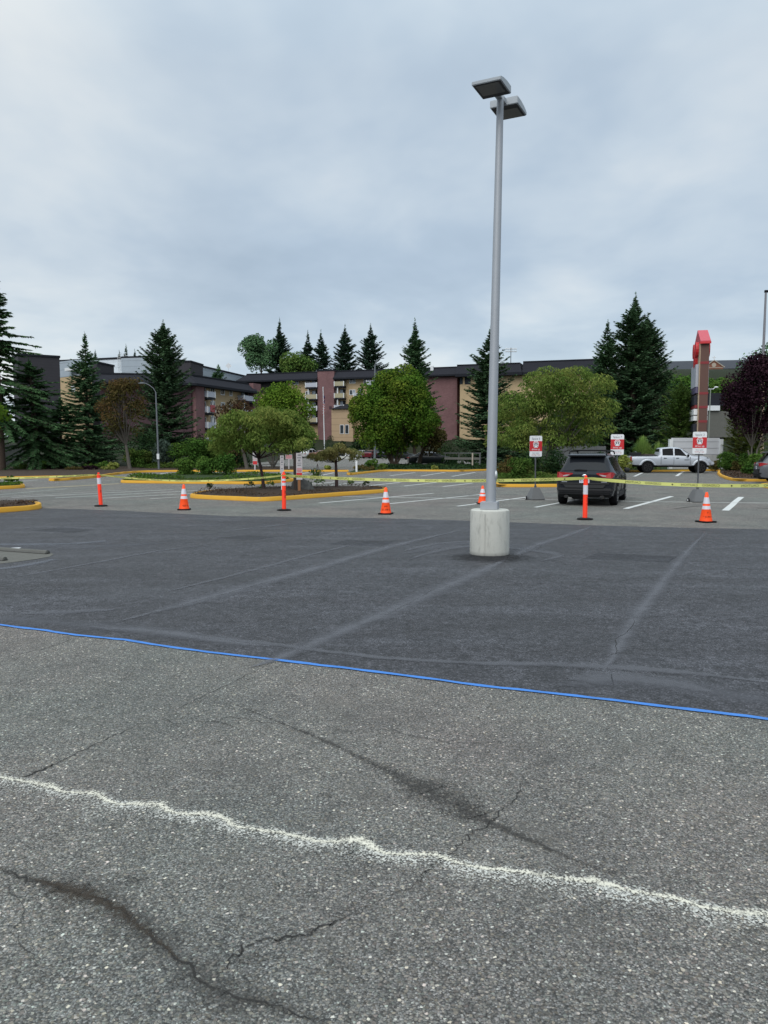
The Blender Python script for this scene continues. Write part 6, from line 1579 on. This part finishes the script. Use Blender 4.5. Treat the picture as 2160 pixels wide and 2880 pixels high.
rg = np.random.default_rng(8); n = 26; lx = (rg.random(n) * 2 - 1)
lobes = np.stack([lx * .92 - .02, (rg.random(n) * 2 - 1) * .7, cz + (rg.random(n) - .5) * .55 * (1 - .5 * lx ** 2) - .15 * np.abs(lx)], 1)
broadleaf('young_tree', 'small thin trunked tree with sparse yellow leaves at the right of the mulch island', 'tree', b, (0, 0, cz), (1.0, .8, .38), 'dusty', 0, .26, 4200, .115, .04, 45, .6, .55, [((0, 0, 0), (-.03, 0, cH(b, 1300)))], .07, M_barkr, lobes=lobes, limb_n=12)
b = Vector((at(892, 1377, 28.5).x, 28.5, .2))
broadleaf('sapling', 'thin leafy sapling shooting up beside the boulder', 'tree', b, (0, 0, .5), (.30, .2, .48), 'mid', 13, .22, 420, .09, .045, 46, 1, .2, [((0, 0, 0), (.02, 0, .95))], .012, M_barkr, limb_n=6)
b = Vector((at(768, 1317, 66).x, 66, .1)); cz = cH(b, 1170)
broadleaf('maple_tree', 'bright green rounded tree with spreading stems behind the mulch island', 'tree', b, (1.0, 0, cz), (2.5, 2.2, cH(b, 1075) - cz), 'bright', 52, .19, 24000, .18, .13, 47, stems=[((0, 0, 0), (-.9, .2, 1.5)), ((0, 0, 0), (.1, 0, 1.9)), ((0, 0, 0), (.9, -.2, 1.5)), ((0, 0, 0), (-.4, .5, 1.8))], trunk_r=.13, bark=M_barkg, limb_n=14)
b = Vector((at(695, 1322, 61.5).x, 61.5, .1)); cz = cH(b, 1200)
broadleaf('rust_tree', 'rusty red and green tree with a grey trunk left of the bright green tree', 'tree', b, (-.7, 0, cz), (2.2, 1.6, cH(b, 1110) - cz), 'redbrown', 36, .14, 5200, .17, .12, 48, trunk_r=.16, bark=M_barkg, limb_n=22)
b = Vector((at(365, 1322, 60.5).x, 60.5, .1)); cz = cH(b, 1150)
broadleaf('rust_tree', 'thin rust brown tree with pale limbs showing, left of the slim street lamp', 'tree', b, (-.4, 0, cz), (2.1, 1.7, cH(b, 1048) - cz), 'rust', 60, .13, 9500, .17, .09, 49, .8, .2, [((0, 0, 0), (-.25, 0, 1.9))], .15, M_barkg, limb_n=30)
b = Vector((at(1107, 1318, 66.5).x, 66.5, .1)); cz = cH(b, 1165)
rg = np.random.default_rng(50); n = 80; lb = lobes_in(rg, n, (0, 0, cz), (3.95, 3.2, cH(b, 1028) - cz), skin=.62)
kz = (lb[:, 2] - cz) / (cH(b, 1028) - cz); lb[:, 0] *= np.where(kz > 0, 1 - .42 * kz ** 1.4, 1 - .05 * kz ** 2); lb[:, 0] += np.where(kz > .2, .15, 0)
broadleaf('maple_tree', 'big dense green maple in the middle with several dark trunks', 'tree', b, (0, 0, cz), (3.9, 3.2, 4.0), 'maple', 0, .12, 56000, .185, .145, 50, stems=[((0, 0, 0), (-1.0, .2, 1.9)), ((0, 0, 0), (-.2, -.1, 2.3)), ((0, 0, 0), (.6, .1, 2.2)), ((.1, 0, 0), (1.0, .3, 1.7)), ((0, 0, 0), (-.6, .5, 2.2))], trunk_r=.15, bark=M_bark, lobes=lb, limb_n=20)
b = Vector((at(1177, 1318, 70).x, 70, .1)); cz = cH(b, 1215)
broadleaf('maple_tree', 'orange tinged tree merging with the right side of the big maple', 'tree', b, (1.0, 0, cz), (1.35, 1.2, cH(b, 1150) - cz), 'rust', 20, .25, 4500, .22, .16, 51, trunk_r=.20, bark=M_bark)
b = Vector((at(1525, 1330, 47).x, 47, .15)); cz = cH(b, 1175)
rg = np.random.default_rng(52); n = 88; lx = rg.random(n) * 2 - 1
lq = np.minimum(1, np.abs(lx - .3) / 1.15); top_ = (1 - lq ** 1.7) * cH(b, 1038) + lq ** 1.7 * cH(b, 1140)
bot_ = cH(b, 1270) + np.abs(lx) ** 2 * .3
lobes = np.stack([lx * 3.25 - .05, (rg.random(n) * 2 - 1) * 2.2, bot_ + (top_ - bot_) * rg.random(n) ** .8], 1)
broadleaf('spreading_tree', 'wide layered yellow green tree right of the tall lamp post', 'tree', b, (0, 0, cz), (3.9, 2.6, 2.6), 'katsura', 0, .155, 34000, .19, .075, 52, .55, .55, [((0, 0, 0), (.3, 0, 1.3)), ((.1, 0, 0), (-.5, .2, 1.5))], .11, M_barkg, lobes=lobes, limb_n=30)
b = Vector((at(2117, 1290, 53).x, 53, .2)); cz = cH(b, 1120)
rg = np.random.default_rng(53); n = 85; lb = lobes_in(rg, n, (.3, 0, cz), (2.35, 2.0, cH(b, 985) - cz), skin=.6); kz = (lb[:, 2] - cz) / 3.2; lb[:, 0] = (lb[:, 0] - .3) * np.where(kz < 0, 1 + .45 * kz, 1.0 - .1 * kz) + .3
broadleaf('purple_plum_tree', 'dark purple leaved plum tree at the right edge with upright branches', 'tree', b, (.3, 0, cz), (2.3, 2, 3.2), 'purple', 0, .15, 24000, .16, .11, 53, 1.15, .1, [((0, 0, 0), (-.35, 0, 1.4)), ((0, 0, 0), (.3, 0, 1.5)), ((0, 0, 0), (.0, .2, 1.6)), ((0, 0, 0), (.65, .1, 1.2))], .10, M_barkg, lobes=lb, limb_n=22)
rg = np.random.default_rng(54)
b = Vector((at(-72, 1444, 24.0).x, 24.0, .2)); cz = cH(b, 1190)
broadleaf('young_tree', 'light green leafy twigs reaching in at the left edge from a tree outside the view', 'tree', b, (0, 0, cz), (1.0, .8, .95), 'bright', 20, .22, 3600, .13, .06, 63, .8, .4, [((0, 0, 0), (0, 0, cz - .7))], .06, M_bark, limb_n=14)
# --- golden conifer hedge below the plum and hillside trees
for px, D, pt, r_, sd, lab in ((2084, 60, 1128, 1.25, 55, 'golden green conifer leaning below the purple tree'), (2112, 58, 1180, 1.4, 56, 'golden green shrub conifer under the purple tree, right of the leaning one')):
    b = Vector((at(px, 1320, D).x, D, .1)); conifer('golden_conifer', lab, 'tree', b, cH(b, pt), r_, 'yconif', sd, .1, .45, -.2, .1, .35, .25, 9, 1.0, .08, None, (-.12 if sd == 55 else 0, 0), top=.2)
for px, D, pt, r_, sd, leaf, lab in ((1930, 118, 1064, 5.2, 57, 'hedge', 'rounded dark green tree on the hill left of the pylon sign'), (1905, 122, 1074, 5.5, 58, 'mid', 'rounded tree on the hill behind the feathery conifer'), (2020, 128, 1070, 4.6, 59, 'hedge', 'rounded tree under the church gable'), (2055, 120, 1072, 4.6, 60, 'mid', 'rounded hill tree between church gable and purple tree'), (1870, 112, 1085, 4.5, 61, 'dark', 'dark hill tree right of the tallest right fir'), (2175, 110, 985, 5.0, 62, 'fir', 'dark tree behind the tall grey pole at the right edge')):
    p = at(px, 1262, D); zb = hz_(p.x, D); b = Vector((p.x, D, zb)); h = cH(b, pt); cz = h * .55
    broadleaf('hill_tree', lab, 'tree', b, (0, 0, cz), (r_, r_ * .8, h * .5), leaf, 34, .20, 10000, .36, .26, sd, trunk_r=.2, group=None)

# --- shrubs
def shrub(px, D, pt, pb, wpx, leaf, label, seed, n=2600, L=.13, Wd=.08, name='shrub', nl=16, group=None, z=None, flat=.9, depth=.8):
    b = at(px, pb, D); b = Vector((b.x, D, max(b.z, .1) if z is None else z)); h = max(cH(b, pt), .2); w_ = wpx * mpp(D) / 2
    return broadleaf(name, label, 'shrub', b, (0, 0, h * .52), (w_ * 1.0, w_ * depth, h * .52), leaf, nl, .26, n, L, Wd, seed, 1, .1, None, 0 if name == 'weed' else .03, M_bark, group, limb_n=4, shell=(.6, .45))
for i, (px, w_, pt, lab) in enumerate(((519, 48, 1297, 'leftmost and roundest of three clipped bushes on the green island'), (583, 54, 1287, 'middle of three clipped bushes on the green island'), (634, 58, 1278, 'rightmost and largest of three clipped bushes on the green island'))):
    shrub(px, 41 - i * .2, pt, 1341, w_, 'hedge', lab, 70 + i, 3600, .11, .07, 'clipped_bush', 22, 'clipped bushes on the green island', z=.2)
# left bank: ivy slope, laurel hedge, rosemary
for i, (px, D, pt, pb, w_, lf, lab, n) in enumerate((
    (395, 66, 1268, 1318, 110, 'ivy', 'low ivy bank at the foot of the rust brown tree', 3600), (455, 68, 1262, 1318, 120, 'ivy', 'ivy covered slope just right of the slim street lamp', 4200), (465, 66, 1248, 1292, 62, 'grey', 'grey green rosemary bush on the ivy bank by the slim street lamp', 2600),
    (540, 65, 1240, 1325, 120, 'hedge', 'tall leafy laurel bank left of the rust tree', 5200), (610, 66, 1235, 1325, 130, 'hedge', 'leafy laurel bank behind the clipped bushes', 5600), (655, 66, 1262, 1325, 80, 'dark', 'dark shrub mass under the red brown tree', 2600),
    (545, 90, 1222, 1285, 130, 'dark', 'dark shrub in front of the brick end wall', 2800), (640, 92, 1228, 1285, 130, 'dark', 'dark hedge below the tan apartment windows', 2800), (400, 84, 1220, 1300, 150, 'dark', 'dark shade shrubs between the rust brown tree and broad fir', 3000), (290, 72, 1225, 1318, 150, 'dark', 'dark undergrowth at the foot of the narrow fir', 3000))):
    shrub(px, D, pt, pb, w_, lf, lab, 80 + i, int(n * 1.25), .19, .11, 'bank_shrub', 26, None, z=.1)
for i, (px, D, pt, pb, w_, lf, lab, nm, n) in enumerate((
    (60, 60, 1307, 1330, 50, 'mid', 'low green shrub under the leaning cedar trunk', 'shrub', 900), (118, 60, 1300, 1328, 44, 'hedge', 'small shrub between the cedars and the grass clumps', 'shrub', 900),
    (203, 58.5, 1318, 1341, 40, 'straw', 'straw coloured grass clump by the far left kerb', 'grass_clump', 900), (222, 58.5, 1316, 1341, 34, 'straw', 'straw grass clump touching the purple shrub', 'grass_clump', 800), (240, 58.8, 1312, 1340, 30, 'purple', 'small purple leaved shrub by the far left kerb', 'shrub', 900), (263, 58.8, 1311, 1337, 34, 'purple', 'wider purple shrub left of the lime variegated bush', 'shrub', 1000),
    (256, 61, 1304, 1330, 44, 'hedge', 'green shrub behind the purple shrubs', 'shrub', 1000), (291, 60, 1301, 1332, 40, 'hedge', 'deep green shrub left of the lime variegated bush', 'shrub', 1000), (318, 59.5, 1303, 1332, 36, 'lime', 'lime variegated bush, the brightest plant on the left bed', 'shrub', 1100), (302, 58.8, 1317, 1336, 40, 'lime', 'low pale variegated plant in front of the lime bush', 'shrub', 700),
    (32, 38.5, 1355, 1373, 52, 'hedge', 'low green bush on the small island at the left edge', 'shrub', 1500), (-20, 38.5, 1356, 1374, 50, 'hedge', 'low bush on the small island, cut off by the left edge', 'shrub', 900),
    (1045, 58, 1294, 1325, 36, 'hedge', 'green shrub just left of the maple trunks', 'shrub', 1200), (1010, 57, 1308, 1331, 34, 'straw', 'straw grass by the white marker post', 'grass_clump', 700), (1040, 57, 1312, 1330, 34, 'straw', 'brownish grass in front of the green shrub by the maple', 'grass_clump', 700), (1075, 58.5, 1304, 1325, 30, 'mid', 'light shrub at the foot of the maple trunks', 'shrub', 700),
    (920, 57.6, 1310, 1326, 20, 'lime', 'little rounded pale bush on the strip by the drive', 'shrub', 500), (930, 125, 1222, 1262, 32, 'dark', 'dark shrub against the base of the plum brick tower', 'shrub', 800),
    (1222, 59, 1309, 1325, 24, 'lime', 'small yellow green plant on the far bed right of the maple', 'shrub', 400), (1200, 70, 1290, 1324, 120, 'dark', 'dark ground shrubs in front of the black car', 'shrub', 0), (1290, 72, 1285, 1324, 110, 'dark', 'dark shrubs under the rail wall', 'shrub', 2000), (1280, 84, 1240, 1300, 140, 'dark', 'tall dark shrubs behind the rail wall', 'shrub', 2600),
    (1460, 38, 1290, 1352, 70, 'ivy', 'ivy heap at the left end of the ivy island', 'shrub', 2200), (1425, 40, 1283, 1345, 60, 'rust', 'rusty leaved shrub beside the lamp pole', 'shrub', 1600), (1500, 42, 1278, 1350, 90, 'dark', 'dark rhododendron behind the space 5 sign', 'shrub', 2800), (1575, 43, 1275, 1350, 100, 'dark', 'dark rhododendron left of the dark SUV', 'shrub', 2800), (1640, 46, 1283, 1345, 100, 'dark', 'dark shrub behind the dark SUV roof', 'shrub', 2600), (1715, 56, 1275, 1330, 90, 'dark', 'dark shrub behind the space 7 sign', 'shrub', 2200),
    (1750, 54.5, 1283, 1325, 44, 'lime', 'yellow green variegated shrub behind the pickup tail', 'shrub', 1500), (1775, 57.5, 1290, 1322, 40, 'mid', 'low green shrub behind the pickup bed', 'shrub', 900),
    (2043, 56.5, 1272, 1322, 54, 'hedge', 'large clipped dark bush at the end of the grey wall', 'shrub', 3000), (2100, 55, 1273, 1306, 44, 'hedge', 'rounded bush behind the clipped bush pair', 'shrub', 1500), (2118, 48, 1285, 1332, 56, 'hedge', 'clipped dark bush beside the right edge SUV', 'shrub', 3000), (2072, 55, 1298, 1318, 26, 'rust', 'rust coloured small plant between the clipped bushes', 'shrub', 500), (2012, 57.5, 1300, 1322, 34, 'straw', 'brown grass in front of the pickup nose', 'grass_clump', 900), (2140, 58, 1240, 1300, 60, 'mid', 'green shrub below the purple tree trunk', 'shrub', 1600), (2060, 57, 1305, 1326, 40, 'ivy', 'low green mat at the foot of the clipped bush', 'shrub', 700))):
    if n: shrub(px, D, pt, pb, w_, lf, lab, 120 + i, int(n * 1.2), .15 if D > 45 else .12, .085 if D > 45 else .065, nm, 14, None, z=.1)
for i, (px, pt, pb, w_, lab) in enumerate(((735, 1240, 1288, 70, 'dark hedge shrub at the foot of the tan facade, far left of the plum tower'), (800, 1236, 1286, 76, 'dark hedge shrub by the facade between the bright tree and tower'), (860, 1240, 1284, 66, 'dark hedge shrub left of the flagpole foot'), (960, 1244, 1284, 60, 'dark hedge shrub under the low bay window'), (1010, 1240, 1284, 70, 'dark hedge shrub right of the low bay'), (1075, 1232, 1286, 90, 'dark shrub behind the far parked cars'))):
    shrub(px, 150, pt, pb, w_, 'dark', lab, 220 + i, 1500, .42, .3, 'facade_shrub', 14, None)
# small weeds on the mulch island
for i, (px, py, w_, h_) in enumerate(((700, 1383, 34, 12), (738, 1391, 20, 9), (590, 1389, 16, 8), (760, 1380, 24, 9), (868, 1380, 26, 9), (985, 1377, 22, 8), (1030, 1380, 18, 7), (830, 1384, 18, 7))):
    p = G(px, py); shrub(px, p.y, py - h_ - 6, py - 5, w_, 'mid' if i % 2 else 'dark', ('small scrubby weed in the mulch left of the island tree trunk', 'little weed at the mulch edge below the island tree', 'tiny weed at the left tip of the mulch island', 'scrubby weed right of the island tree trunk', 'weed at the foot of the boulder', 'low weed right of the thin trunked tree', 'low weed at the right tip of the mulch island', 'weed in front of the cedar post')[i], 160 + i, 220, .07, .03, 'weed', 8, None, z=.2)
# fountain of ornamental grass
def grass_tuft(px, D, pt, pb, wpx, label, seed, n=1500):
    rg = np.random.default_rng(seed); b = Vector((at(px, pb, D).x, D, .1)); t = thing('ornamental_grass', label, 'ornamental grass', b); h = cH(b, pt); w_ = wpx * mpp(D) / 2
    az = rg.random(n) * 6.283; sp_ = rg.random(n) ** .6; V = []
    dh = np.stack([np.cos(az), np.sin(az), np.zeros(n)], 1); sd_ = np.stack([-dh[:, 1], dh[:, 0], np.zeros(n)], 1) * .019
    prev = dh * (sp_ * w_ * .25)[:, None]; hr = .62 + .48 * rg.random(n)
    for k in range(1, 6):
        f = k / 5; q = dh * (w_ * sp_ * (.25 + .8 * f ** 1.6))[:, None] + UP * (h * hr * (1.10 - .35 * sp_ ** 2) * (1.25 * f - .30 * f ** 2 - sp_ ** 2 * .40 * f ** 3))[:, None]
        s0 = sd_ * (1.2 - f * .9 + .2); s1 = sd_ * (1.2 - (f + .2) * .9 + .2)
        V.append(np.stack([prev - s0, prev + s0, q + s1, q - s1], 1)); prev = q
    raw_mesh('blades', np.concatenate(V), None, LF['grass'], t)
grass_tuft(1806, 59, 1234, 1300, 78, 'tall fountain of pale green ornamental grass behind the pickup bed', 180, 2600)
grass_tuft(1850, 59.5, 1248, 1300, 60, 'smaller ornamental grass right of the tall grass fountain', 181, 1200)
# ground cover
def cover(name, poly, n, leaf, L, z0, zr, seed, label=None):
    rg = np.random.default_rng(seed); P = [Vector(p) for p in poly]; xs_ = [p.x for p in P]; ys_ = [p.y for p in P]
    C = np.stack([rg.random(n * 3) * (max(xs_) - min(xs_)) + min(xs_), rg.random(n * 3) * (max(ys_) - min(ys_)) + min(ys_)], 1)
    ins_ = np.zeros(len(C), bool)
    for i in range(len(P)):
        a, b_ = P[i], P[(i + 1) % len(P)]
        cond = (a.y > C[:, 1]) != (b_.y > C[:, 1]); xx = (b_.x - a.x) * (C[:, 1] - a.y) / ((b_.y - a.y) or 1e-9) + a.x; ins_ ^= cond & (C[:, 0] < xx)
    C = C[ins_][:n]; k = len(C); bump = .5 + .5 * np.sin(C[:, 0] * 1.7 + seed) * np.cos(C[:, 1] * 1.3)
    C = np.column_stack([C, z0 + zr * bump * rg.random(k) ** .5 + rg.random(k) * .03])
    o = cards(name, C, rg.normal(size=(k, 3)) * [1, 1, .6], UP * .6 + rg.normal(size=(k, 3)) * .5, L * (.6 + .8 * rg.random(k)), L * .6 * (.6 + .8 * rg.random(k)), LF[leaf], None); o['kind'] = 'stuff'; return o
cover('ground_cover', isl2, 9000, 'lawn', .10, .14, .28, 190)
cover('ground_cover', isl3, 2500, 'lawn', .10, .14, .12, 191)
cover('ivy_cover', Gs([(1394, 1367.5), (1640, 1367.5), (1680, 1352), (1400, 1346)]), 11000, 'ivy', .10, .14, .34, 192)
cover('ivy_cover', Gs([(1400, 1349), (1700, 1349), (1730, 1332), (1406, 1326)]), 9000, 'ivy', .13, .14, .55, 193)
cover('ivy_cover', [Vector((-20, 62.5, 0)), Vector((-12.6, 60.5, 0)), Vector((-11, 68, 0)), Vector((-22, 68, 0))], 6000, 'ivy', .16, .12, .5, 194)
cover('ground_cover', [Vector((.5, 59, 0)), Vector((8.6, 59.5, 0)), Vector((9, 70, 0)), Vector((-.5, 70, 0))], 6500, 'dark', .15, .12, .35, 195)
def chips(poly, n, seed, z0, zr, L=.05):
    o = cover('mulch_chips', poly, n, 'chip', L, z0, zr, seed); return o
LF['chip'] = leafmat('bark_chip', (.02, .013, .010), (.10, .065, .045), (.17, .13, .10), .0, 3.0, .4)
chips(isl1, 5000, 196, .13, .17); chips(isl4, 2500, 197, .13, .10)
chips(Gs([(2026, 1338), (2062, 1349), (2140, 1351), (2200, 1350), (2150, 1322), (2060, 1320)]), 3500, 198, .11, .05, .09)
